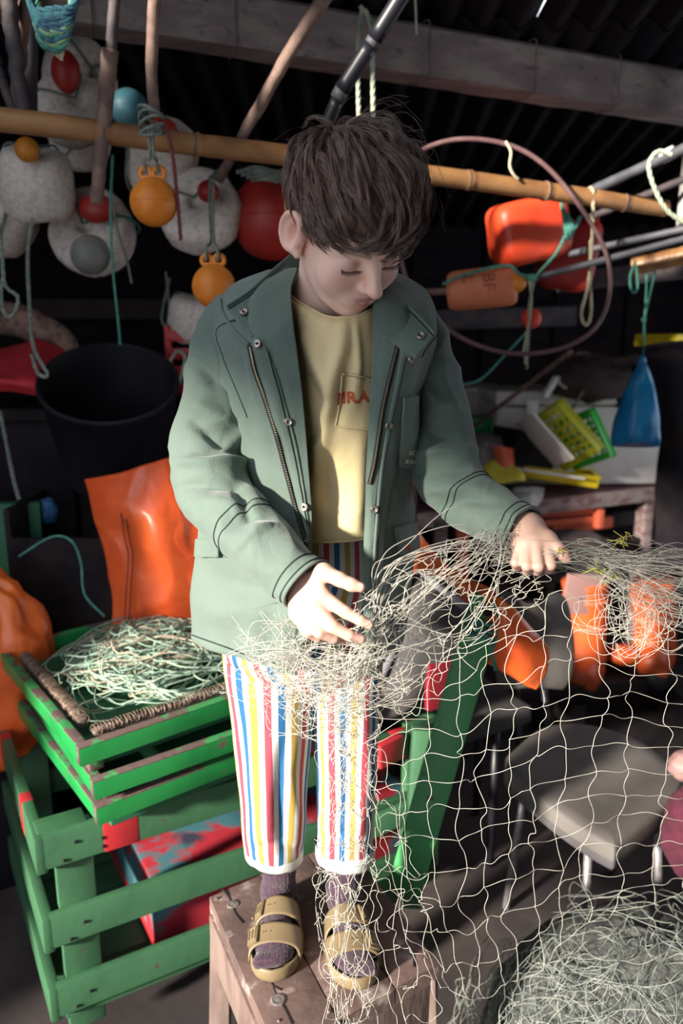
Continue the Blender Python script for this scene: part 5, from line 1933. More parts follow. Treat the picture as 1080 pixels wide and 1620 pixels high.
Vb, Qb = surface_nets(body_sdf, (-.34, 1.08, .52), (.34, 1.50, 1.66), .010)
Vall = np.concatenate([Vh * HS @ HM.T + HO, Vr, Vl, Vb])
o1, o2, o3 = len(Vh), len(Vh) + len(Vr), len(Vh) + len(Vr) + len(Vl)
Qall = np.concatenate([Qh, Qr + o1, Ql + o2, Qb + o3])
call = np.concatenate([colh, colr, coll, np.tile(sk, (len(Vb), 1))])
ms = mat('skin', (.7, .46, .38), .48, sss=.12, spec=.4)
nt = ms.node_tree
va = nt.nodes.new('ShaderNodeVertexColor')
va.layer_name = 'Col'
nt.links.new(va.outputs['Color'], nt.nodes['Principled BSDF'].inputs['Base Color'])
fast_mesh('body', Vall, Qall, ms, boy, attr={'Col': call})

# eyelashes
mlash = mat('lash', (.03, .02, .02), .6)
for sx in (-1, 1):
    mb = MB()
    for k in range(34):
        t = k / 33
        a = math.radians(200 + 140 * t)
        b0 = np.array([sx * (.0315 + .0150 * math.cos(a)), .0785 + .0035 * math.sin(math.pi * t), -.0035 + .0045 * math.sin(a) * .9])
        dirv = np.array([sx * .35 * math.cos(a), .75, -.35 + .1 * rng.random()])
        b1 = b0 + dirv * .0055
        b2 = b0 + dirv * .0085 + np.array([0, 0, .0012])
        mb.tube(np.array([hw(b0), hw(b1), hw(b2)]), np.array([.00032, .00026, .0001]), 4)
    arc = [hw((sx * (.0315 + .0155 * math.cos(math.radians(200 + 140 * t))), .0775 + .0045 * math.sin(math.pi * t), -.0035 + .0042 * math.sin(math.radians(200 + 140 * t)))) for t in np.linspace(0, 1, 14)]
    mb.tube(np.array(arc), .0005, 5)
    mb.build('eyelash', mlash, boy)


# hair -----------------------------------------------------------------
def hair_strands(n_clump, per):
    GL = HM.T @ np.array([0, 0, -1.0])          # gravity in head space
    C0 = np.array([0, -.014, .042])
    RB = np.array([.0735, .093, .080])
    whorl = np.array([.10, -.62, .78])
    whorl /= np.linalg.norm(whorl)
    out, rad = [], []
    K = 15
    made = 0
    tries = 0
    while made < n_clump and tries < n_clump * 8:
        tries += 1
        v = NR.normal(size=3)
        v /= np.linalg.norm(v)
        p = C0 + v * RB
        # hairline
        if v[1] > .35:
            if p[2] < .056 - .25 * max(0, abs(p[0]) - .045):
                continue
        elif v[1] > -.25:
            lim = .030 + .06 * max(0, v[1])
            if p[2] < lim - (.03 if (.0 < v[1] < .35) else 0):
                continue
        elif p[2] < -.035:
            continue
        made += 1
        side = -p[0] / .0735                    # + on his left
        thick = .012 + .016 * sm(-.6, .8, side) + .012 * sm(.2, .9, v[2])
        lift = rng.random() ** .8 * thick
        top = sm(-.2, .5, v[2])
        Ltot = .062 + .055 * sm(-.3, .7, v[1]) + .03 * top * rng.random() + rng.uniform(-.015, .012)
        if v[1] < -.2 and v[2] < .3:
            Ltot = .035 + .02 * rng.random()
        base = np.zeros((K, 3))
        q = p.copy()
        nrm = v / RB
        nrm /= np.linalg.norm(nrm)
        awv = v - whorl * v.dot(whorl)
        awv /= np.linalg.norm(awv) + 1e-6
        jit = NR.normal(size=3) * .20
        sw = np.array([-.30, .35, 0])
        prevd = None
        for k in range(K):
            t = k / (K - 1)
            w = (q - C0) / RB
            rho = np.linalg.norm(w)
            nn = (w / RB)
            nn /= np.linalg.norm(nn)
            aw = w / rho
            aw = aw - whorl * aw.dot(whorl)
            aw /= np.linalg.norm(aw) + 1e-6
            fl = aw * 1.0 + GL * (.15 + .65 * t) + sw * (.5 * top) + jit + np.array([0, .25, 0]) * (1 if v[1] > -.3 else 0)
            fl = fl - nn * fl.dot(nn)
            fl /= np.linalg.norm(fl) + 1e-9
            if prevd is not None:
                fl = prevd * .55 + fl * .45
                fl /= np.linalg.norm(fl)
            prevd = fl
            base[k] = q
            q = q + fl * Ltot / (K - 1)
            # keep at wanted height above scalp
            w = (q - C0) / RB
            rho = np.linalg.norm(w)
            want = 1 + (.004 + lift * math.sin(min(1.0, .15 + 1.2 * t) * math.pi * .62)) / .080
            q = C0 + (q - C0) * (want / rho)
        for j in range(per):
            off = NR.normal(size=3) * .0026
            spread = np.linspace(1.0, .45, K)[:, None]
            wob = np.stack([[nz(k * .30, made * .7 + j * .13, c * 9.1) for c in range(3)] for k in range(K)]) * .0022
            s__ = base + off * spread + wob * np.linspace(0, 1, K)[:, None]
            cut = rng.uniform(.78, 1.0)
            idx_ = np.linspace(0, (K - 1) * cut, K)
            i0 = np.minimum(idx_.astype(int), K - 2)
            fr2 = (idx_ - i0)[:, None]
            s__ = s__[i0] * (1 - fr2) + s__[i0 + 1] * fr2
            out.append(s__)
            rad.append(rng.uniform(.00045, .00075) * np.concatenate([np.linspace(1, 1, K - 5), np.linspace(1, .15, 5)]))
    return np.array(out), np.array(rad)


Ps, Rs = hair_strands(760, 11)
# stray flyaway hairs
nfl = 300
fly, fr3 = [], []
for k in range(nfl):
    i = rng.randrange(len(Ps))
    s2 = Ps[i].copy()
    if s2[0][2] < .085 or s2[0][1] > .02 or s2[-1][2] < .05:
        continue
    d_ = (s2[0] - np.array([0, -.014, .042]))
    d_ /= np.linalg.norm(d_)
    tt = np.linspace(0, 1, 15)[:, None]
    fly.append(s2 + d_ * (.022 * rng.random() + .006) * np.sin(tt * 2.2) + NR.normal(size=3) * .02 * tt ** 2)
    fr3.append(np.full(15, .00024))
Ps = np.concatenate([Ps, np.array(fly)])
Rs = np.concatenate([Rs, np.array(fr3)])
Vt, Qt = tubes_batch(Ps, Rs, 3)
Vt = Vt * HS @ HM.T + HO
mh = mat('dark_brown_hair', (.105, .060, .048), .38, (.19, .115, .085), 60, spec=.6, sheen=.1)
hair = thing('hair', None, None, HO)
hair = bpy.data.objects['hair']
bpy.data.objects.remove(hair)


def cap_sdf(p):
    d = ell(p, (-.004, -.014, .044), (.0785, .098, .0855))
    d = smin(d, ell(p, (0, .036, .042), (.064, .054, .060)), .02)
    d = smax(d, -(-(p[:, 2] - (.062 - .9 * np.maximum(0, -p[:, 1] + .05)) + .0 * p[:, 0])), .01) if False else d
    front = p[:, 2] - (.052 + .0 * p[:, 0])
    plane = np.where(p[:, 1] > .0, .040 - (.06 - np.minimum(p[:, 1], .06)) * .5, .010 - np.minimum(.06, -p[:, 1]) * .7)
    d = smax(d, plane - p[:, 2], .012)
    return d


Vc, Qc = surface_nets(cap_sdf, (-.1, -.13, -.06), (.1, .12, .15), .004)
mcap = mat('hair_base', (.035, .022, .019), .6)
hc = fast_mesh('hair', np.concatenate([Vc * HS @ HM.T + HO, Vt]), np.concatenate([Qc, Qt + len(Vc)]), mh, boy)
hc['label'] = 'short tousled dark brown hair with a fringe over the brow'

# ------------------------------------------------------------------ clothes
def xw(x, Y, z):
    w = Y * math.cos(PITCH) + (CAMH - z) * math.sin(PITCH)
    return (x - 540.0) / FPX * w


def px_of(P):
    d_ = np.asarray(P, float) - np.array([0, 0, CAMH])
    w = d_[..., 1] * math.cos(PITCH) - d_[..., 2] * math.sin(PITCH)
    v = d_[..., 1] * math.sin(PITCH) + d_[..., 2] * math.cos(PITCH)
    return np.stack([540 + FPX * d_[..., 0] / w, 810 - FPX * v / w], -1)


def normals(G, closed=False):
    dU = np.gradient(G, axis=0)
    if closed:
        dV = np.roll(G, -1, 1) - np.roll(G, 1, 1)
    else:
        dV = np.gradient(G, axis=1)
    Nn = np.cross(dU, dV)
    return Nn / (np.linalg.norm(Nn, axis=2)[..., None] + 1e-9)


def seg_dist(Px, poly):
    """distance of pixels to polyline, and position along it"""
    best = np.full(Px.shape[:-1], 1e9)
    tt = np.zeros(Px.shape[:-1])
    n_ = len(poly) - 1
    for i in range(n_):
        a, b = np.array(poly[i], float), np.array(poly[i + 1], float)
        ba = b - a
        t = np.clip(((Px - a) @ ba) / (ba @ ba), 0, 1)
        d_ = np.linalg.norm(Px - a - t[..., None] * ba, axis=-1)
        m_ = d_ < best
        best = np.where(m_, d_, best)
        tt = np.where(m_, (i + t) / n_, tt)
    return best, tt


def creases(G, Nn, folds, front=None):
    """folds: (polyline px, width px, height m): soft ridges (+) or valleys (-) of the cloth"""
    Px = px_of(G)
    H_ = np.zeros(G.shape[:2])
    for poly, w, h in folds:
        d_, t = seg_dist(Px, poly)
        H_ += h * np.exp(-(d_ / w) ** 2) * np.sin(np.clip(t, .02, .98) * math.pi) ** .5
    if front is not None:
        H_ *= front
    return G + Nn * H_[..., None]


def wrinkle(G, Nn, amp, fs, seed, st=(1, 1, 1), ridge=.6):
    out = G.copy()
    nu, nv = G.shape[:2]
    for i in range(nu):
        for j in range(nv):
            p = G[i, j]
            a = nz(p[0] * fs * st[0] + seed, p[1] * fs * st[1], p[2] * fs * st[2])
            b = 1 - 2.4 * abs(nz(p[0] * fs * 1.4 * st[0] + seed + 5.5, p[1] * fs * 1.4 * st[1], p[2] * fs * 1.4 * st[2]))
            c = nz(p[0] * fs * 4, p[1] * fs * 4, p[2] * fs * 4 + seed)
            out[i, j] = p + Nn[i, j] * amp * (a + ridge * b * .6 + .12 * c)
    return out


def bvh_of(*Gs):
    V, Fs, o_ = [], [], 0
    for G, closed in Gs:
        nu, nv = G.shape[:2]
        V += G.reshape(-1, 3).tolist()
        for i in range(nu - 1):
            for j in range(nv if closed else nv - 1):
                j2 = (j + 1) % nv
                Fs.append((o_ + i * nv + j, o_ + i * nv + j2, o_ + (i + 1) * nv + j2, o_ + (i + 1) * nv + j))
        o_ += nu * nv
    return BVHTree.FromPolygons(V, Fs)


def hit(bv, x, y, lift=.0):
    r_ = Vector(_ray(x, y).tolist()).normalized()
    loc, n_, i_, d_ = bv.ray_cast(Vector((0, 0, CAMH)), r_)
    if loc is None:
        return None, None
    if n_.dot(r_) > 0:
        n_ = -n_
    return np.array(loc + n_ * lift), np.array(n_)


mj = mat('green_cotton', (.115, .156, .130), .85, (.098, .138, .117), 7, bump=.10, bscale=420, sheen=.25, spec=.25, col3=(.132, .172, .146), bump2=.22, bscale2=30, scale3=3.0, lo3=.5, hi3=.8)
mjd = mat('jacket_stitch', (.018, .034, .03), .9)
mjh = mat('jacket_piping', (.115, .185, .14), .85, bump=.2, bscale=300)
mshirt = mat('yellow_jersey', (.64, .52, .29), .9, (.58, .46, .25), 6, bump=.10, bscale=500, bump2=.2, bscale2=24, sheen=.2, spec=.2)
mzip = mat('zip_tape', (.012, .014, .02), .8)
mbrass = mat('brass_teeth', (.52, .40, .22), .35, metal=.8)
msnap = mat('snap_metal', (.42, .37, .33), .35, metal=.8)
msock = mat('plum_sock', (.030, .011, .026), .95, (.058, .028, .046), 160, bump=.6, bscale=220, sheen=.3)
msand = mat('tan_rubber', (.185, .132, .072), .45, (.16, .115, .062), 5, bump=.06, bscale=60)
msole = mat('tan_sole', (.22, .16, .087), .5, (.19, .137, .073), 5)
mcuff = mat('white_denim', (.56, .56, .54), .85, (.50, .50, .48), 30, bump=.25, bscale=300)
mtext = mat('red_print', (.50, .085, .03), .8)
mtextw = mat('cream_print', (.72, .68, .55), .8)

# t-shirt -------------------------------------------------------------
sg = [[(432, 446, 1.335), (450, 458, 1.285), (474, 480, 1.245), (512, 500, 1.215), (550, 504, 1.205), (582, 492, 1.215), (612, 474, 1.27), (640, 470, 1.33)],
      [(424, 480, 1.335), (450, 482, 1.27), (476, 500, 1.225), (514, 516, 1.198), (552, 518, 1.192), (586, 508, 1.206), (618, 500, 1.265), (645, 500, 1.33)],
      [(420, 560, 1.335), (448, 560, 1.258), (480, 565, 1.215), (520, 570, 1.188), (556, 570, 1.184), (592, 565, 1.202), (622, 560, 1.26), (648, 560, 1.33)],
      [(420, 650, 1.335), (450, 650, 1.255), (482, 652, 1.212), (522, 655, 1.190), (558, 655, 1.187), (592, 652, 1.205), (620, 650, 1.26), (645, 650, 1.33)],
      [(425, 750, 1.335), (452, 752, 1.255), (484, 754, 1.214), (522, 756, 1.196), (556, 756, 1.194), (590, 752, 1.212), (618, 750, 1.265), (640, 750, 1.33)],
      [(425, 850, 1.335), (452, 852, 1.25), (484, 855, 1.208), (522, 858, 1.192), (556, 855, 1.192), (588, 850, 1.212), (616, 848, 1.265), (640, 848, 1.33)]]
Gs_ = grid2([[at(*q) for q in r_] for r_ in sg], 110, 90)
Nn = -normals(Gs_)
if Nn[55, 45][1] > 0:
    Nn = -Nn
Gs_ = creases(Gs_, Nn, [
    ([(545, 505), (540, 560), (532, 610), (520, 660), (500, 740), (488, 850)], 13, 0.0165),
    ([(548, 560), (540, 620), (528, 680)], 10, -0.0135),
    ([(563, 505), (566, 580), (560, 640)], 6, 0.0075),
    ([(480, 520), (505, 580), (528, 630)], 15, 0.0105),
    ([(470, 560), (500, 620), (520, 650)], 14, -0.0075),
    ([(510, 700), (520, 770), (530, 850)], 20, -0.0120),
    ([(570, 680), (566, 760), (560, 850)], 14, 0.0090),
    ([(480, 700), (500, 690), (525, 660)], 10, -0.0060),
    ([(470, 760), (500, 790), (540, 830)], 16, 0.0075)])
Gs_ = wrinkle(Gs_, Nn, .0022, 14, 3.3)
shirt = thing('t_shirt', None, None, at(520, 700, 1.2))
shirt.parent = boy
shirt.location = shirt.location - boy.location
shirt['label'] = 'pale yellow t-shirt with a printed chest pocket'
MB().grid(Gs_).build('front', mshirt, shirt, solid=.002, offs=0)
bS = bvh_of((Gs_, False))
# neck rib and hem stitch
nk = [Gs_[1, j] + Nn[1, j] * .0012 for j in range(0, 90, 2)]
MB().tube(cr(np.array(nk), 80), .0020, 6).build('neck_binding', mshirt, shirt)
nk = [Gs_[6, j] + Nn[6, j] * .0004 for j in range(0, 90, 2)]
MB().tube(cr(np.array(nk), 80), .0007, 4).build('neck_stitch', mshirt, shirt)
nk = [Gs_[109, j] + Nn[109, j] * .001 for j in range(0, 90, 2)]
MB().tube(cr(np.array(nk), 80), .0018, 6).build('hem_roll', mshirt, shirt)


def patch(bv, quad, nu, nv, lift):
    """quad px corners tl,tr,br,bl on the surface bv"""
    tl, tr, br, bl = [np.array(q, float) for q in quad]
    G = np.zeros((nu, nv, 3))
    for i in range(nu):
        for j in range(nv):
            u, v = i / (nu - 1), j / (nv - 1)
            q = (tl * (1 - v) + tr * v) * (1 - u) + (bl * (1 - v) + br * v) * u
            P, n_ = hit(bv, q[0], q[1], lift)
            if P is None:
                P = G[i, j - 1] if j else (G[i - 1, j] if i else at(q[0], q[1], 1.2))
            G[i, j] = P
    return G


Gp = patch(bS, ((538, 592), (590, 602), (588, 680), (529, 674)), 24, 18, .0022)
MB().grid(Gp).build('pocket', mshirt, shirt, solid=.0012)
for pts in ([(539, 591), (560, 593), (590, 602)], [(529, 674), (545, 676), (560, 677), (588, 680)], [(538, 594), (535, 630), (529, 674)]):
    c = [hit(bS, x, y, .0035)[0] for x, y in cr(np.array(pts, float), 20)]
    c = [q for q in c if q is not None]
    MB().tube(np.array(c), .0016, 5).build('pocket_edge', mshirt, shirt)


def wrap_text(bv, x0, y0, pxper, rot=0.0, lift=.004):
    cs, sn = math.cos(rot), math.sin(rot)

    def f(x, y, z):
        P, n_ = hit(bv, x0 + (x * cs + y * sn) * pxper, y0 - (y * cs - x * sn) * pxper, lift)
        if P is None:
            return at(x0, y0, 1.19)
        return P + n_ * z
    return f


text_mesh('PIRA', 1.0, 'print_lettering', mtext, None, None, shirt, ext=.0002, shear=.12, bold=.035, wrap=wrap_text(bS, 530, 639, 25, rot=math.radians(-5)))

# trousers -------------------------------------------------------------
mt = bpy.data.materials.new('striped_denim')
mt.use_nodes = True
nt = mt.node_tree
b = nt.nodes['Principled BSDF']
b.inputs['Roughness'].default_value = .85
b.inputs['Specular IOR Level'].default_value = .2
uvn = nt.nodes.new('ShaderNodeUVMap')
sp = nt.nodes.new('ShaderNodeSeparateXYZ')
nt.links.new(uvn.outputs[0], sp.inputs[0])
fr = nt.nodes.new('ShaderNodeMath')
fr.operation = 'FRACT'
nt.links.new(sp.outputs['X'], fr.inputs[0])
rmp = nt.nodes.new('ShaderNodeValToRGB')
rmp.color_ramp.interpolation = 'CONSTANT'
WHT, PNK, BLU, YEL = (.58, .57, .54, 1), (.42, .068, .10, 1), (.028, .13, .30, 1), (.42, .30, .08, 1)
stops = [(0, WHT), (.08, PNK), (.255, WHT), (.41, BLU), (.585, WHT), (.745, YEL), (.92, WHT)]
els = rmp.color_ramp.elements
els[0].position, els[0].color = stops[0]
els[1].position, els[1].color = stops[1]
for p_, c_ in stops[2:]:
    e = els.new(p_)
    e.color = c_
nt.links.new(fr.outputs[0], rmp.inputs[0])
tn = nt.nodes.new('ShaderNodeTexNoise')
tn.inputs['Scale'].default_value = 260
tc = nt.nodes.new('ShaderNodeTexCoord')
nt.links.new(tc.outputs['Object'], tn.inputs['Vector'])
mx = nt.nodes.new('ShaderNodeMix')
mx.data_type = 'RGBA'
mx.blend_type = 'MULTIPLY'
mx.inputs['Factor'].default_value = .25
nt.links.new(rmp.outputs[0], mx.inputs['A'])
nt.links.new(tn.outputs['Color'], mx.inputs['B'])
nt.links.new(mx.outputs['Result'], b.inputs['Base Color'])
bp_ = nt.nodes.new('ShaderNodeBump')
bp_.inputs['Strength'].default_value = .2
bp_.inputs['Distance'].default_value = .001
nt.links.new(tn.outputs['Fac'], bp_.inputs['Height'])
nt.links.new(bp_.outputs[0], b.inputs['Normal'])

tro = thing('trousers', None, None, at(490, 1250, 1.3))
tro.parent = boy
tro.location = tro.location - boy.location
tro['label'] = 'white trousers with pink, blue and yellow stripes and turned-up hems'


def ztab(y, Y):
    return at(540, y, Y)[2]


def leg(rows, NC=72, NR=110, seed=0.0, folds=()):
    """rows: (y, xl, xr, Yc, depth_ratio)"""
    C = []
    for (y, xl, xr, Yc, dr) in rows:
        z = ztab(y, Yc - .05)
        X0, X1 = xw(xl, Yc, z), xw(xr, Yc, z)
        C.append([(X0 + X1) / 2, Yc, z, (X1 - X0) / 2, (X1 - X0) / 2 * dr])
    C = cr(np.array(C), NR)
    th = np.arange(NC) * 2 * math.pi / NC
    G = np.zeros((NR, NC, 3))
    for i in range(NR):
        cx, cy, z, a, b2 = C[i]
        G[i, :, 0] = cx - a * np.cos(th)
        G[i, :, 1] = cy - b2 * np.sin(th)
        G[i, :, 2] = z
    Nn = normals(G, True)
    if Nn[5, NC // 4][1] > 0:
        Nn = -Nn
    frt = (np.sin(th) > -.2).astype(float)[None, :] * np.ones((NR, 1))
    G = creases(G, Nn, folds, frt)
    G = wrinkle(G, Nn, .0032, 11, seed, st=(1, 1, .6))
    return G, C


lfold = [([(398, 1100), (405, 1200), (412, 1300), (418, 1365)], 12, .006), ([(385, 1120), (392, 1220), (400, 1330)], 9, -.006),
         ([(430, 1150), (428, 1250), (425, 1310), (440, 1365)], 10, .007), ([(445, 1180), (440, 1260), (450, 1340)], 11, -.008),
         ([(470, 1150), (455, 1220), (470, 1290), (462, 1350)], 10, .006), ([(400, 1345), (430, 1330), (475, 1342)], 7, -.005)]
rfold = [([(520, 1120), (525, 1220), (515, 1320), (512, 1370)], 11, .006), ([(545, 1130), (550, 1230), (540, 1330)], 12, -.006),
         ([(575, 1120), (582, 1220), (565, 1330)], 10, .006), ([(505, 1330), (545, 1318), (588, 1335)], 7, -.005), ([(520, 1270), (550, 1280), (585, 1262)], 9, -.005)]
GL_, CL_ = leg([(1000, 352, 510, 1.320, .72), (1060, 355, 505, 1.318, .72), (1090, 358, 501, 1.315, .74), (1150, 366, 495, 1.312, .76), (1250, 377, 488, 1.312, .80), (1330, 384, 483, 1.318, .84), (1378, 392, 477, 1.326, .9)], seed=1.1, folds=lfold)
GR_, CR_ = leg([(1000, 480, 612, 1.325, .72), (1060, 494, 604, 1.322, .74), (1090, 497, 602, 1.320, .78), (1150, 497, 598, 1.318, .82), (1250, 502, 592, 1.320, .88), (1330, 503, 588, 1.328, .9), (1378, 502, 588, 1.336, .92)], seed=7.7, folds=rfold)


def uv_loop(G, periods, phase):
    nu, nv = G.shape[:2]
    U = np.zeros((nu, nv + 1, 2))
    U[..., 0] = np.linspace(0, periods, nv + 1)[None, :] + phase
    U[..., 1] = np.linspace(0, 1, nu)[:, None]
    return U


def striped(name, G, periods, phase, parent):
    G2 = np.concatenate([G, G[:, :1]], 1)
    return MB().grid(G2).build(name, mt, parent, uv=uv_loop(G, periods, phase).reshape(-1, 2), solid=.002)


striped('leg', GL_, 6.6, .55, tro)
striped('leg', GR_, 6.0, .10, tro)
# seat and waist
rows = [(835, 432, 606, 1.318, 1.0), (905, 425, 610, 1.318, .98), (960, 380, 618, 1.318, .64), (1020, 352, 612, 1.318, .60), (1060, 358, 604, 1.318, .56), (1100, 400, 580, 1.318, .40)]
GW, CW = leg(rows, seed=4.4)
striped('seat', GW, 12, .2, tro)
for k in range(2):
    ring_ = GW[2 + 22 * k] + (GW[2 + 22 * k] - GW[2 + 22 * k].mean(0)) * .02
    MB().tube(ring_, .0030 if k == 0 else .0022, 6, closed=True).build('waistband_edge', mcuff, tro)
for G in (GL_, GR_):
    e = G[-1]
    c = e.mean(0)
    prof = [(.985, .004), (1.03, -.006), (1.075, .000), (1.10, .012), (1.10, .022), (1.075, .029), (1.05, .026), (1.045, .010)]
    GG = np.array([[c + (p_ - c) * np.array([s2, s2, 1]) + EZ * (dz - .004 + .003 * nz(j * .25, c[0] * 30) + .0045 * math.cos(2 * math.pi * j / len(e)))
                    for j, p_ in enumerate(e)] for s2, dz in prof])
    MB().grid(GG, closed_v=True).build('turned_hem', mcuff, tro)

# socks and sandals --------------------------------------------------------
def foot(toe_px, top_px, label, ankle, side):
    T = atz(toe_px[0], toe_px[1], SZ + .012)
    Dd = atz(top_px[0], top_px[1], SZ + .012) - T
    Dd[2] = 0
    Dd /= np.linalg.norm(Dd)
    S_ = np.array([-Dd[1], Dd[0], 0]) * -1      # to image right
    Lf, Wf = .222, .045
    q = lambda u, v, w: T + Dd * u + S_ * v + EZ * (w - .012)
    sa = thing('sandal', None, None, q(Lf / 2, 0, 0))
    sa.parent = boy
    sa.location = sa.location - boy.location
    sa['label'] = label
    # outline (u from toe, half widths left/right)
    us = np.linspace(0, 1, 40)

    def hw_(t):
        return Wf * np.interp(t, [0, .02, .06, .14, .26, .40, .58, .75, .90, .97, 1.0], [.0, .38, .66, .92, 1.02, .98, .80, .74, .72, .50, 0.0])
    ang = np.linspace(0, 1, 40)
    out = [(u, -hw_(u)) for u in ang] + [(u, hw_(u)) for u in ang[::-1][1:-1]]
    bend = lambda u: side * .006 * math.sin(u * 2.6)
    O = np.array([[u * Lf, v + bend(u)] for u, v in out])
    cen_ = O.mean(0)
    mb = MB()
    prof = [(.94, .0), (.985, .003), (1.0, .010), (1.0, .022), (.985, .0262), (.955, .0268), (.93, .024), (.88, .0205), (.6, .019), (.25, .0185)]
    GG = np.array([[q(*(cen_ + (o_ - cen_) * s2), w) for o_ in O] for s2, w in prof])
    mb.grid(GG, closed_v=True)
    mb.f.append(tuple((len(prof) - 1) * len(O) + j for j in range(len(O))))
    mb.m.append(0)
    mb.f.append(tuple(range(len(O) - 1, -1, -1)))
    mb.m.append(0)
    mb.build('footbed', msole, sa, angle=60)

    # sock: foot + ankle
    ank = at(*ankle)

    def sock(p):
        R_ = np.stack([Dd, S_, EZ], 1).astype(np.float32)
        l = (p - T.astype(np.float32)) @ R_
        l[:, 2] += .012
        d = ell(l, (.058, side * .002, .032), (.046, .0355, .0145))
        d = smin(d, ell(l, (.120, 0, .036), (.062, .030, .024)), .025)
        d = smin(d, ell(l, (.185, 0, .046), (.034, .028, .029)), .03)
        for k, (dv, r_, du) in enumerate(((-side * .022, .0125, .020), (-side * .006, .010, .020), (side * .007, .0095, .025), (side * .018, .009, .032), (side * .027, .0085, .042))):
            d = smin(d, np.linalg.norm(l - np.array([du, dv, .029], np.float32), axis=1) - r_, .010)
        a_l = ((ank - T) @ R_) + np.array([0, 0, .012])
        d = smin(d, cone(l, (.183, 0, .058), a_l, .027, .0320), .030)
        # rib pattern
        th = np.arctan2(l[:, 1], l[:, 0] - .17)
        d = d + np.where(l[:, 2] > .075, .0008 * np.sin(th * 26), .0005 * np.sin(l[:, 1] * 1300))
        return d
    mn = np.minimum(T, q(Lf, 0, 0)) - np.array([.07, .07, .02])
    mxx = np.maximum(T, q(Lf, 0, 0)) + np.array([.07, .07, .18])
    Vs, Qs = surface_nets(sock, mn, mxx, .0026)
    o = fast_mesh('sock', Vs, Qs, msock, boy)
    # straps
    for (u0, u1, hgt) in ((.046, .081, .056), (.100, .132, .071)):
        GG = []
        for a in np.linspace(0, 1, 10):
            row = []
            for b_ in np.linspace(-1, 1, 33):
                ph = b_ * math.pi / 2
                u = u0 + (u1 - u0) * a
                wd = hw_(u / Lf) * 1.03
                # dip the front edges toward the sole
                flare = .010 * abs(b_) ** 3 * (a - .5) * 2
                hh = hgt - .014 * (1 - (u - u0) / (u1 - u0))
                row.append(q(u + flare, bend(u / Lf) + wd * math.sin(ph) * 1.0, .016 + (hh - .012) * max(0.0, math.cos(ph)) ** .62))
            GG.append(row)
        GG = np.array(GG)
        st = MB().grid(GG).build('strap', msand, sa, solid=.0042, offs=0)
        # buckle on the outer side
        bs = -.62 * side
        jb = int((bs + 1) / 2 * 32)
        pc = GG[5, jb]
        n_ = np.cross(GG[6, jb] - GG[4, jb], GG[5, jb + 1] - GG[5, jb - 1])
        n_ /= np.linalg.norm(n_)
        if n_[2] < 0:
            n_ = -n_
        ux = GG[9, jb] - GG[0, jb]
        ux /= np.linalg.norm(ux)
        vx = np.cross(n_, ux)
        Rb_ = np.stack([ux, vx, n_], 1)
        bk_ = MB().box(pc + n_ * .0035, (u1 - u0, .024, .005), Rb_, .002).build('buckle_tab', msand, st, angle=40)
        for (du, dv, su, sv) in ((0, -.008, .024, .0022), (0, .008, .024, .0022), (-.011, 0, .0022, .018), (.011, 0, .0022, .018), (0, 0, .020, .002)):
            MB().box(pc + n_ * .0068 + ux * du + vx * dv, (su, sv, .0022), Rb_, .0006).build('buckle_bar', msole, st)
        for k in range(3):
            jj = int(np.clip(jb + side * (5 + 1.6 * k), 1, 31))
            pc2 = GG[5, jj]
            n2 = np.cross(GG[6, jj] - GG[4, jj], GG[5, jj + 1] - GG[5, jj - 1])
            n2 /= np.linalg.norm(n2)
            n2 = n2 if n2[2] > 0 else -n2
            MB().lathe([(0, .0026), (.0013, .0024)], c=pc2, R=basis(n2), n=7).build('strap_hole', mjd, st)
    return sa


foot((429, 1549), (440, 1440), 'tan two-strap sandal on the foot nearer the left, strap buckled at left', (442, 1378, 1.345), 1)
foot((570, 1562), (546, 1452), 'tan two-strap sandal on the foot nearer the right, under net strands', (547, 1380, 1.355), -1)

# jacket ----------------------------------------------------------------
jk = thing('jacket', None, None, at(480, 800, 1.2))
jk.parent = boy
jk.location = jk.location - boy.location
jk['label'] = 'open green cotton field jacket with zip, snaps and turned-down collar'
#      z     Yf     Yc    Yb    e_l zip mid  xl  | xr  midr seam e_r
JR = [(1.660, 1.275, 1.33, 1.395, 470, 452, 440, 425, 612, 606, 600, 594),
      (1.630, 1.225, 1.32, 1.425, 460, 418, 392, 366, 668, 648, 625, 592),
      (1.585, 1.195, 1.32, 1.45, 463, 393, 366, 338, 690, 668, 645, 590),
      (1.530, 1.180, 1.32, 1.46, 471, 398, 362, 330, 684, 668, 646, 589),
      (1.470, 1.172, 1.32, 1.462, 479, 422, 372, 338, 664, 650, 628, 586),
      (1.380, 1.168, 1.32, 1.462, 487, 452, 388, 335, 652, 640, 609, 580),
      (1.290, 1.164, 1.32, 1.465, 493, 480, 402, 320, 650, 634, 598, 577),
      (1.200, 1.162, 1.32, 1.468, 490, 482, 400, 313, 655, 630, 596, 575),
      (1.110, 1.166, 1.32, 1.472, 483, 474, 392, 304, 642, 618, 597, 577),
      (1.035, 1.172, 1.32, 1.475, 470, 460, 386, 301, 628, 610, 598, 583)]
C = []
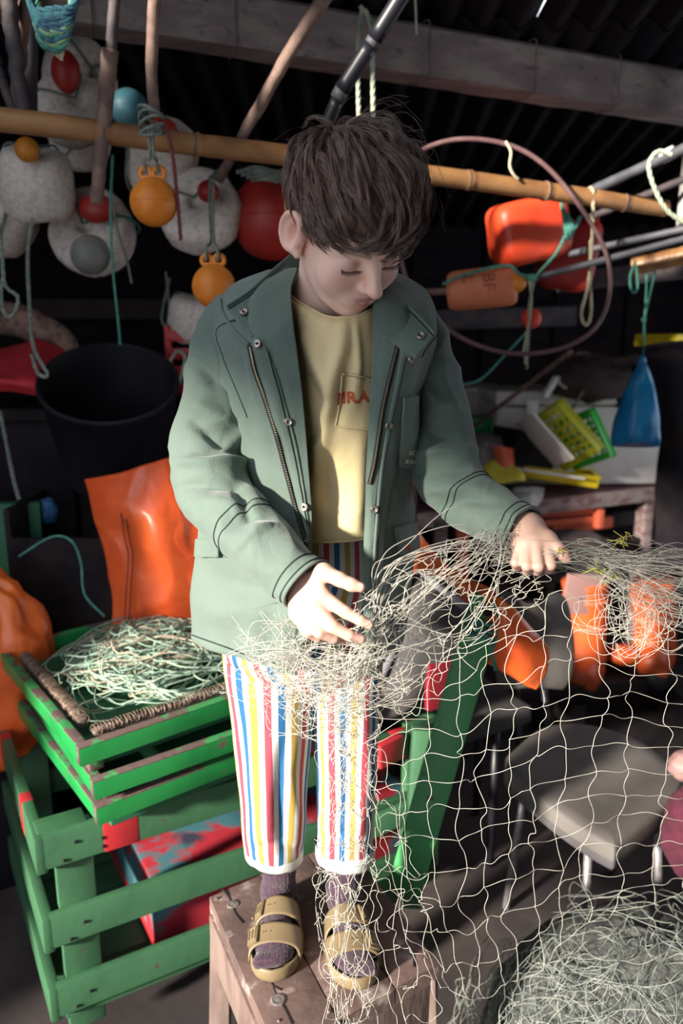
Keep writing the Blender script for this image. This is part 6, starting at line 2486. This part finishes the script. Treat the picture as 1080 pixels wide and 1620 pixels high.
for (z, Yf, Yc, Yb, el, zp, md_, xl, xr, mr, sm_, er) in JR:
    mid = (xl + xr) / 2
    cols_ = [(el, Yf - .004), ((el + zp) / 2, Yf - .004), (zp, Yf + .004), (md_, (Yf * .62 + Yc * .38)), (xl, Yc), (xl + (mid - xl) * .25, Yc + (Yb - Yc) * .75), (mid, Yb), (xr - (xr - mid) * .25, Yc + (Yb - Yc) * .75), (xr, Yc),
             (mr, (Yf * .60 + Yc * .40)), (sm_, Yf + .006), ((sm_ + er) / 2, Yf - .004), (er, Yf - .002)]
    row = []
    for k, (x, Y) in enumerate(cols_):
        Xf = xw(x, Y if k not in (5, 6, 7) else Yc, z)
        row.append((Xf, Y, z))
    C.append(row)
GJ = grid2(C, 120, 170)
Nn = normals(GJ)
if (Nn[60, 10])[1] > 0:
    Nn = -Nn
GJ = creases(GJ, Nn, [
    ([(380, 560), (392, 640), (410, 720)], 12, -.008), ([(430, 600), (445, 700), (470, 800)], 8, .004),
    ([(330, 900), (380, 930), (440, 935)], 16, -.008), ([(320, 980), (380, 960), (440, 985)], 18, .006),
    ([(430, 960), (425, 1010), (420, 1060)], 14, -.012), ([(455, 960), (450, 1010), (445, 1060)], 12, .010),
    ([(360, 1000), (370, 1030), (376, 1060)], 14, -.006),
    ([(625, 700), (632, 760), (640, 800)], 10, -.008), ([(610, 840), (618, 930), (612, 1040)], 12, -.008), ([(640, 840), (640, 930), (632, 1030)], 10, .006),
    ([(640, 600), (632, 660), (645, 720)], 10, .006)])
GJ = wrinkle(GJ, Nn, .0048, 9, 2.2, ridge=1.0)
MB().grid(GJ).build('body_panels', mj, jk, solid=.003, offs=0)


def sleeve(rows, seed, folds, NRr=150, NC=84, flat=.92):
    c = cr(np.array([np.concatenate([at(x, y, Y), [r / pxm(x, y, Y)]]) for (x, y, Y, r) in rows]), NRr)
    P, r = c[:, :3], c[:, 3]
    T = np.gradient(P, axis=0)
    T /= np.linalg.norm(T, axis=1)[:, None]
    N = np.cross(T[0], (0, 1.0, 0))
    N /= np.linalg.norm(N)
    G = np.zeros((NRr, NC, 3))
    th = np.arange(NC) * 2 * math.pi / NC
    for i in range(NRr):
        N = N - T[i] * N.dot(T[i])
        N /= np.linalg.norm(N)
        B_ = np.cross(T[i], N)
        G[i] = P[i] + r[i] * (np.cos(th)[:, None] * N + flat * np.sin(th)[:, None] * B_)
    Nn = G - P[:, None, :]
    Nn /= np.linalg.norm(Nn, axis=2)[..., None]
    frt = np.clip(-Nn[..., 1] * 3 + .6, 0, 1)
    G = creases(G, Nn, folds, frt)
    G = wrinkle(G, Nn, .0062, 11, seed, st=(1, 1, 1.3), ridge=1.1)
    # flare the cuff
    return G, P, T, r


slf = [([(300, 560), (340, 600), (385, 620)], 11, -0.0125), ([(310, 640), (350, 665), (398, 690)], 12, 0.0112), ([(300, 660), (345, 700), (395, 725)], 9, -0.0137),
       ([(275, 730), (330, 735), (398, 728)], 9, 0.0150), ([(285, 770), (330, 765), (400, 760)], 8, -0.0125), ([(300, 800), (345, 790), (395, 800)], 11, 0.0075),
       ([(350, 840), (400, 815), (440, 822)], 9, -0.0100), ([(350, 720), (395, 665), (400, 640)], 9, 0.0100), ([(340, 540), (352, 590), (360, 640)], 10, 0.0075),
       ([(372, 870), (410, 840), (430, 832)], 8, 0.0075), ([(375, 760), (385, 790), (392, 820)], 10, -0.0112)]
GSL, PSL, TSL, rSL = sleeve([(385, 492, 1.33, 44), (366, 525, 1.322, 50), (351, 570, 1.312, 50), (340, 640, 1.285, 55), (330, 705, 1.255, 58), (335, 760, 1.215, 58), (362, 808, 1.165, 55), (402, 850, 1.115, 51), (440, 887, 1.082, 49), (484, 926, 1.053, 47)], 5.1, slf)
srf = [([(660, 600), (690, 640), (722, 650)], 10, .008), ([(655, 660), (690, 690), (735, 690)], 10, -.010), ([(650, 720), (700, 715), (745, 715)], 9, .011), ([(650, 750), (700, 745), (750, 745)], 9, -.010),
       ([(665, 780), (710, 770), (765, 775)], 10, .008), ([(690, 805), (735, 790), (790, 795)], 9, -.008), ([(645, 560), (660, 620), (665, 680)], 10, -.009), ([(690, 560), (705, 620), (720, 660)], 10, .007)]
GSR, PSR, TSR, rSR = sleeve([(640, 508, 1.325, 40), (662, 535, 1.320, 45), (676, 585, 1.318, 47), (688, 645, 1.305, 50), (694, 705, 1.285, 52), (708, 752, 1.258, 50), (742, 790, 1.222, 46), (782, 816, 1.182, 42), (826, 838, 1.143, 40)], 9.4, srf)
MB().grid(GSL, closed_v=True).build('sleeve', mj, jk, solid=.004, offs=-1)
MB().grid(GSR, closed_v=True).build('sleeve', mj, jk, solid=.004, offs=-1)
for G, P in ((GSL, PSL), (GSR, PSR)):
    for i in (149, 147, 143, 112, 109):
        rg = G[i] + (G[i] - P[i]) / np.linalg.norm(G[i] - P[i], axis=1)[:, None] * .0006
        MB().tube(rg, .0022 if i == 149 else .0009, 6, closed=True).build('cuff_seam' if i != 149 else 'cuff_edge', mjd if i != 149 else mj, jk)

# collar
top_ = [(357, 484, 1.205), (398, 456, 1.232), (443, 416, 1.285), (470, 396, 1.345), (500, 388, 1.41), (545, 400, 1.425), (590, 425, 1.37), (612, 452, 1.285), (632, 470, 1.235), (660, 495, 1.205), (689, 527, 1.178)]
mid_ = [(375, 508, 1.192), (410, 486, 1.212), (446, 452, 1.262), (466, 425, 1.325), (500, 415, 1.40), (545, 425, 1.415), (588, 446, 1.355), (602, 474, 1.262), (618, 498, 1.215), (645, 523, 1.188), (674, 548, 1.168)]
bot_ = [(398, 534, 1.180), (428, 514, 1.192), (452, 488, 1.232), (464, 452, 1.30), (500, 440, 1.385), (545, 450, 1.40), (588, 466, 1.34), (590, 498, 1.240), (604, 524, 1.200), (630, 550, 1.178), (659, 568, 1.160)]
GC_ = grid2([[at(*q) for q in r_] for r_ in (top_, mid_, bot_)], 24, 120)
Nn = normals(GC_)
GC_ = wrinkle(GC_, Nn, .0028, 16, 6.6)
MB().grid(GC_).build('collar', mj, jk, solid=.0055, offs=0)
for row in (1, 3):
    c = GC_[row] + np.array([0, -.0035, .001])
    MB().tube(c, .0009 if row == 3 else .0026, 5).build('collar_edge', mj if row == 1 else mjd, jk)

bJ = bvh_of((GJ, False), (GC_, False))
bJall = bvh_of((GJ, False), (GC_, False), (GSL, True), (GSR, True))


def surf_tube(bv, pts, r, lift, n=60, seg=5):
    c = [hit(bv, x, y, lift)[0] for x, y in cr(np.array(pts, float), n)]
    c = [q for q in c if q is not None]
    c = np.array(c)
    for _ in range(2):
        c[1:-1] = (c[:-2] + 2 * c[1:-1] + c[2:]) / 4
    mb = MB().tube(c, r, seg)
    return mb, c


# plackets: raised strips beside the opening
def strip(bv, left, right, lift, name, m, n=70, k=8):
    Lp, Rp = cr(np.array(left, float), n), cr(np.array(right, float), n)
    G = np.zeros((n, k, 3))
    for i in range(n):
        for j in range(k):
            q = Lp[i] + (Rp[i] - Lp[i]) * j / (k - 1)
            P, n_ = hit(bv, q[0], q[1], lift)
            G[i, j] = P if P is not None else (G[i, j - 1] if j else (G[i - 1, j] if i else at(q[0], q[1], 1.17)))
    for _ in range(2):
        G[1:-1] = (G[:-2] + 2 * G[1:-1] + G[2:]) / 4
    return MB().grid(G).build(name, m, jk, solid=.003, offs=0), G


zl = [(396, 548), (404, 585), (420, 630), (436, 680), (452, 740), (468, 800), (487, 862)]
zr = [(628, 548), (618, 590), (606, 640), (598, 690), (592, 730), (585, 765)]
for zz, out_ in ((zl, 1), (zr, -1)):
    mb, c = surf_tube(bJ, zz, .0042, .002, 80, 6)
    mb.build('zip_tape', mzip, jk)
    tb_ = MB()
    n_t = 95
    cc = cr(c, n_t)
    for i in range(1, n_t - 1):
        d_ = cc[i + 1] - cc[i - 1]
        d_ /= np.linalg.norm(d_)
        sdv = np.cross(d_, (0, 1.0, 0))
        sdv /= np.linalg.norm(sdv)
        tb_.box(cc[i] + np.array([0, -.0042, 0]) + sdv * .0005 * out_, (.0026, .0012, .0012), np.stack([sdv, np.cross(d_, sdv), d_], 1))
    o = tb_.build('zip_teeth', mbrass, jk, smooth=False)
    o['kind'] = 'stuff'
strip(bJ, [(634, 552), (626, 600), (614, 660), (603, 720), (596, 780), (590, 860), (586, 960), (588, 1058)], [(664, 566), (654, 610), (642, 660), (628, 720), (614, 780), (603, 860), (597, 960), (597, 1056)], .003, 'storm_flap', mj)
strip(bJ, [(404, 550), (414, 590), (430, 635), (446, 685), (462, 745), (478, 805), (490, 850)], [(420, 548), (438, 590), (452, 640), (466, 690), (477, 745), (486, 805), (492, 850)], .002, 'facing_strip', mj)
for pts in ([(641, 560), (628, 620), (612, 690), (600, 760), (594, 850), (590, 960), (591, 1050)], [(470, 870), (472, 940), (470, 1000), (462, 1058)],
            [(303, 1003), (350, 1020), (400, 1038), (440, 1050), (468, 1056)], [(598, 1048), (612, 1046), (628, 1040)], [(424, 555), (445, 640), (470, 740), (488, 830)]):
    mb, c = surf_tube(bJ, pts, .0009, .0045, 60)
    mb.build('stitch_line', mjd, jk)
for pts in ([(392, 500), (345, 520), (352, 560), (372, 610), (392, 660)], [(690, 530), (668, 560), (652, 610), (648, 660)]):
    mb, c = surf_tube(bJall, pts, .0014, .0012, 50)
    mb.build('armhole_seam', mjd, jk)
mb, c = surf_tube(bJall, [(350, 476), (356, 500), (378, 528), (396, 546)], .0034, .003, 40)
mb.build('shoulder_piping', mj, jk)


def snap(x, y, r, bv=None):
    P, n_ = hit(bv or bJ, x, y, .0055)
    if P is None:
        return
    MB().lathe([(r * .30, -.0005), (r * .34, .0012), (r * .5, .0016), (r * .62, .0008), (r * .78, .0008), (r * .88, .0020), (r, .0016), (r * 1.05, -.001)], c=P, R=basis(n_), n=18).build('snap', msnap, jk)
    MB().lathe([(0, .0004), (r * .30, .0004)], c=P, R=basis(n_), n=12).build('snap_eye', mjd, jk)


for (x, y) in ((409, 545), (455, 667), (483, 801), (385, 497), (665, 535), (646, 568), (612, 673), (590, 805), (577, 938)):
    snap(x, y, .0058)

# pocket flaps
Gf = patch(bJ, ((632, 628), (652, 624), (655, 742), (624, 736)), 26, 12, .008)
cp = MB().grid(Gf).build('chest_pocket', mj, jk, solid=.003)
for (txt, x0, y0) in (('SEA', 637, 714), ('EARTH', 632, 729)):
    text_mesh(txt[:3], 1.0, 'pocket_lettering', mtextw, None, None, jk, ext=.0002, wrap=wrap_text(bJ, x0, y0, 9.5, rot=math.radians(18), lift=.0112))
Gf = patch(bJ, ((616, 832), (650, 824), (656, 872), (628, 890)), 16, 12, .008)
MB().grid(Gf).build('pocket_flap', mj, jk, solid=.003)
MB().box(hit(bJ, 636, 866, .012)[0], (.006, .002, .010)).build('pocket_tag', mtext, jk)
Gf = patch(bJ, ((318, 852), (352, 850), (352, 880), (316, 880)), 12, 12, .008)
MB().grid(Gf).build('pocket_flap', mj, jk, solid=.003)

# ------------------------------------------------------------------ the fishing net
net = thing('fishing_net', 'pale knotted fishing net gathered in the boy\'s hands and spreading down to the right', 'fishing net', at(700, 1500, 1.15))
TWINE = .00043


def smooth_noise(n, k, amp):
    """n strands, k samples of soft 3d noise"""
    m = max(3, k // 8)
    base = NR.normal(size=(n, m, 3)) * amp
    return np.stack([cr(base[i], k) for i in range(n)])


def net_panel(name, ctrl, nr, nc, jit=5.0, curl=.004, sub=7, r=TWINE, knots=True, skip=0.0, pxj=1.0):
    C = grid2([[at(*q) for q in row] for row in ctrl], nr, nc)
    # uneven knots: jitter along the sheet and a little in depth
    for i in range(nr):
        for j in range(nc):
            s_ = 1 / pxm(*px_of(C[i, j]), C[i, j][1])
            C[i, j] += np.array([rng.gauss(0, jit) * s_, rng.gauss(0, jit * .8) * s_, rng.gauss(0, jit) * s_])
    strands = []
    for i in range(nr):
        strands.append(C[i])
    for j in range(nc):
        strands.append(C[:, j])
    mbV, mbQ, o_ = [], [], 0
    for s_ in strands:
        n_ = (len(s_) - 1) * sub + 1
        c = cr(s_, n_)
        # slack: bow each mesh side between its knots
        m_ = len(s_) - 1
        for e in range(m_):
            if rng.random() < skip:
                continue
            tt = np.linspace(0, 1, sub + 1)
            bow = NR.normal(size=3) * curl
            bow2 = NR.normal(size=3) * curl * .7
            c[e * sub:(e + 1) * sub + 1] += np.sin(tt * math.pi)[:, None] * bow + np.sin(tt * 2 * math.pi)[:, None] * bow2
        V, Q = tubes_batch(c[None], np.full((1, n_), r), 4)
        mbV.append(V)
        mbQ.append(Q + o_)
        o_ += len(V)
    o = fast_mesh(name, np.concatenate(mbV), np.concatenate(mbQ), M['net'], net)
    if knots:
        kb = MB()
        for p_ in C.reshape(-1, 3):
            k_ = r * rng.uniform(1.9, 2.5)
            dd_ = [np.array(v, float) * k_ for v in ((1, 0, 0), (-1, 0, 0), (0, 1, 0), (0, -1, 0), (0, 0, 1.2), (0, 0, -1.2))]
            kb.add([p_ + q for q in dd_], [(0, 2, 4), (2, 1, 4), (1, 3, 4), (3, 0, 4), (2, 0, 5), (1, 2, 5), (3, 1, 5), (0, 3, 5)])
        kn_ = kb.build('knots', M['net'], o)
        kn_['kind'] = 'stuff'
    o['kind'] = 'stuff'
    return C


# open meshes at the right
net_panel('open_mesh', [
    [(600, 1040, 1.13), (720, 985, 1.11), (840, 948, 1.10), (960, 955, 1.12), (1130, 1000, 1.15)],
    [(588, 1175, 1.14), (715, 1150, 1.13), (830, 1115, 1.14), (960, 1095, 1.17), (1120, 1120, 1.22)],
    [(596, 1290, 1.15), (715, 1280, 1.15), (825, 1255, 1.17), (950, 1215, 1.21), (1110, 1230, 1.27)],
    [(625, 1420, 1.15), (725, 1420, 1.16), (825, 1390, 1.20), (940, 1340, 1.26), (1100, 1330, 1.32)],
    [(690, 1560, 1.16), (760, 1580, 1.18), (840, 1540, 1.23), (940, 1460, 1.30), (1080, 1420, 1.36)]], 13, 12, jit=5.5, curl=.0030, sub=10, r=.00048)

# slack gathered net between the two hands
net_panel('slack_mesh', [
    [(555, 985, 1.0), (620, 915, 1.03), (700, 868, 1.07), (770, 850, 1.12), (838, 858, 1.135)],
    [(560, 1010, 1.0), (630, 955, 1.03), (710, 908, 1.07), (780, 885, 1.11), (845, 880, 1.135)],
    [(560, 1050, 1.03), (630, 1010, 1.06), (710, 965, 1.08), (790, 920, 1.10), (850, 900, 1.125)],
    [(545, 1085, 1.06), (620, 1075, 1.08), (700, 1040, 1.10), (790, 970, 1.09), (860, 920, 1.08)]], 11, 9, jit=8, curl=.0055, sub=14)
net_panel('slack_mesh', [
    [(570, 1000, 1.01), (650, 930, 1.05), (740, 860, 1.10), (830, 850, 1.135)],
    [(565, 1060, 1.04), (645, 1010, 1.08), (740, 950, 1.10), (835, 890, 1.13)],
    [(560, 1125, 1.08), (640, 1130, 1.10), (730, 1080, 1.11), (850, 960, 1.10)]], 8, 8, jit=9, curl=.007, sub=14)

# strands hanging down past the legs to the stool
net_panel('hanging_mesh', [
    [(492, 1090, 1.09), (520, 1085, 1.08), (560, 1085, 1.085), (600, 1090, 1.10)],
    [(515, 1190, 1.12), (530, 1200, 1.11), (560, 1200, 1.11), (600, 1190, 1.12)],
    [(505, 1330, 1.12), (530, 1340, 1.10), (575, 1330, 1.11), (640, 1330, 1.13)],
    [(508, 1450, 1.11), (540, 1470, 1.09), (590, 1460, 1.10), (670, 1450, 1.13)],
    [(520, 1630, 1.05), (560, 1640, 1.04), (610, 1640, 1.06), (690, 1600, 1.11)]], 13, 11, jit=6.5, curl=.007, sub=9)
net_panel('hanging_mesh', [
    [(530, 1120, 1.10), (545, 1120, 1.095), (566, 1120, 1.10)],
    [(536, 1230, 1.115), (548, 1230, 1.11), (562, 1230, 1.115)],
    [(530, 1400, 1.10), (548, 1400, 1.09), (590, 1400, 1.10)],
    [(515, 1610, 1.05), (545, 1620, 1.04), (580, 1610, 1.05)]], 10, 8, jit=5, curl=.007, sub=9)


def free_strands(name, n, gen, k=56, r=TWINE, m='net', parent=None, sides=4):
    P = np.stack([cr(np.array([at(*q) for q in gen(i)]), k) for i in range(n)])
    P = P + smooth_noise(n, k, .0020)
    V, Q = tubes_batch(P, np.full((n, k), r), sides)
    o = fast_mesh(name, V, Q, M[m], parent)
    o['kind'] = 'stuff'
    return o


def tangle(i):
    # loose loops under the right hand, densest over the jacket hem
    cx, cy = rng.gauss(515, 42), rng.gauss(1062, 30)
    if i % 4 == 0:
        cx, cy = rng.gauss(470, 55), rng.gauss(1045, 32)
    cx = min(max(cx, 380), 600)
    a0 = rng.uniform(0, 6.28)
    ra, rb = rng.uniform(22, 72), rng.uniform(16, 52)
    Yb = rng.uniform(1.055, 1.115)
    pts = []
    n_ = rng.randint(6, 9)
    for k in range(n_):
        a = a0 + k * rng.uniform(.7, 1.2)
        pts.append((cx + ra * math.cos(a) + rng.gauss(0, 7), min(1165, cy + rb * math.sin(a) + rng.gauss(0, 6)), Yb + .018 * math.sin(a * 1.3 + i)))
    return pts


free_strands('tangled_twine', 90, tangle, parent=net)


def drag(i):
    # long sagging lines across hem and trousers
    x0, y0 = rng.uniform(360, 450), rng.uniform(960, 1100)
    x1, y1 = rng.uniform(560, 680), rng.uniform(1030, 1140)
    s_ = rng.uniform(15, 70)
    return [(x0, y0, 1.12), (x0 + (x1 - x0) * .3, y0 + (y1 - y0) * .3 + s_ * .8, 1.095), (x0 + (x1 - x0) * .6, y0 + (y1 - y0) * .6 + s_, 1.085), (x1, y1, 1.10)]


free_strands('dragged_twine', 26, drag, parent=net)


def bundle(i):
    y0 = 878 + rng.gauss(0, 10)
    x0 = 872 + rng.gauss(0, 14)
    f = rng.random()
    y1 = 872 + 130 * f ** 1.4 + rng.gauss(0, 6)
    w = rng.gauss(0, 8)
    Y0, Y1 = (1.125 if i % 6 else 1.085) + rng.gauss(0, .005), 1.14 + rng.gauss(0, .03)
    return [(x0 - 60 + rng.gauss(0, 18), y0 - 5 + rng.gauss(0, 15), 1.13), (x0, y0, Y0), (x0 + 60, y0 + (y1 - y0) * .25 + w - 4, Y0 + .01), (x0 + 130, y0 + (y1 - y0) * .6 + rng.gauss(0, 9), (Y0 + Y1) / 2), (x0 + 190, y1 - 4 + rng.gauss(0, 8), Y1), (1130, y1 + 8 + rng.gauss(0, 8), Y1 + .01)]


free_strands('gathered_twine', 105, bundle, parent=net)


def loops_right(i):
    cx, cy = rng.gauss(1010, 32), rng.gauss(975, 26)
    a0 = rng.uniform(0, 6.28)
    ra, rb = rng.uniform(18, 50), rng.uniform(18, 46)
    Yb = rng.uniform(1.08, 1.13)
    return [(cx + ra * math.cos(a0 + k * .95) + rng.gauss(0, 4), cy + rb * math.sin(a0 + k * .95) + rng.gauss(0, 4), Yb + .01 * math.sin(k)) for k in range(rng.randint(6, 9))]


free_strands('looped_twine', 30, loops_right, parent=net)


def spread_left(i):
    x0, y0 = rng.gauss(835, 10), rng.gauss(870, 9)
    x1 = rng.uniform(600, 740)
    y1 = rng.uniform(860, 1010)
    return [(x0, y0, 1.13), (x0 - 40, y0 - 16 + rng.gauss(0, 10), 1.10), ((x0 + x1) / 2, (y0 + y1) / 2 - 20 + rng.gauss(0, 14), 1.07), (x1 + 20, y1 - 8, 1.06), (x1 - 20, y1 + 25, 1.05), (590 + rng.gauss(0, 14), 1015 + rng.gauss(0, 22), 1.03), (560 + rng.gauss(0, 14), 1050 + rng.gauss(0, 18), 1.05)]


free_strands('spread_twine', 28, spread_left, parent=net)
# seaweed bits caught in the net
mw = mat('dry_weed', (.42, .40, .05), .8)
for (x, y, Y) in ((985, 862, 1.12), (978, 855, 1.12), (955, 908, 1.1), (972, 912, 1.1), (885, 872, 1.085), (940, 898, 1.1), (990, 845, 1.12)):
    p_ = at(x, y, Y - .01)
    wd = MB()
    for k in range(3):
        wd.tube(np.array([p_, p_ + NR.normal(size=3) * .004, p_ + NR.normal(size=3) * .008]), .0007, 4)
    wd.build('weed_sprig', mw, net)

# ------------------------------------------------------------------ heap of net on the floor
heap = thing('net_heap', 'grey-green heap of fishing net piled on the floor in the lower right corner', 'fishing net', (.62, 1.40, 0))
heap['kind'] = 'stuff'


def heap_strands(n, c, rad, k=44, r=.0008, lowz=.004, shell=.35, size=(.04, .14)):
    P = np.zeros((n, k, 3))
    for i in range(n):
        # random point in a dome
        while True:
            v = NR.normal(size=3)
            v /= np.linalg.norm(v)
            v[2] = abs(v[2])
            if v[1] < .35:
                break
        rho = 1 - shell * rng.random()
        u = np.cross(v, NR.normal(size=3))
        u /= np.linalg.norm(u)
        w = np.cross(v, u)
        a0 = rng.uniform(0, 6.28)
        ra, rb = rng.uniform(*size), rng.uniform(*size) * .6
        span = rng.uniform(3, 8)
        for j in range(k):
            a = a0 + span * j / k
            off = u * ra * math.cos(a) * (1 + .3 * nz(a, i)) + w * rb * math.sin(a) * (1 + .3 * nz(a, i + 99))
            q = v * rho * (1 + .05 * nz(j * .2, i * 1.3)) + off / np.asarray(rad)
            ln = np.linalg.norm(q)
            q = q / ln * min(max(ln, rho * .92), 1.05)
            p_ = np.asarray(c) + q * np.asarray(rad)
            p_[2] = max(p_[2], lowz)
            P[i, j] = p_
    return P


P1h = heap_strands(560, (.66, 1.40, 0), (.43, .34, .40))
V, Q = tubes_batch(P1h, np.full(P1h.shape[:2], .0008), 3)
o = fast_mesh('heaped_twine', V, Q, M['netheap'], heap)
o['kind'] = 'stuff'
P2h = heap_strands(230, (.36, 1.17, 0), (.24, .16, .27), size=(.03, .10))
V, Q = tubes_batch(P2h, np.full(P2h.shape[:2], .0008), 3)
o = fast_mesh('trailing_twine', V, Q, M['netheap'], heap)
o['kind'] = 'stuff'
mb = MB().ball((.66, 1.42, 0), 1.0, 40, (.37, .29, .345))
Vb_ = mb.v[0]
for i in range(len(Vb_)):
    Vb_[i][2] = max(.001, Vb_[i][2])
    if Vb_[i][2] > .002:
        Vb_[i] += NR.normal(size=3) * .004
mb.build('heap_core', mat('matted_net', (.055, .058, .058), .95, (.10, .105, .10), 60, bump=1.0, bscale=160), heap)

# second person cut off by the right edge, built as plain lumps
lump('second_person_knit', 'lump standing in for a second person in magenta blanket bundled at the right edge beside the grey chair', (1100, 1315), 1.62, (50, 82), 'magenta', 'knitwear', amp=.07, seed=41, sc=(1, .9, 1))
lump('second_person_skin', 'salmon pink lump standing in for bare skin of a second person, on the right end of the grey chair seat', (1090, 1212), 1.78, (32, 26), 'pinkpl', 'cloth', amp=.06, seed=43)
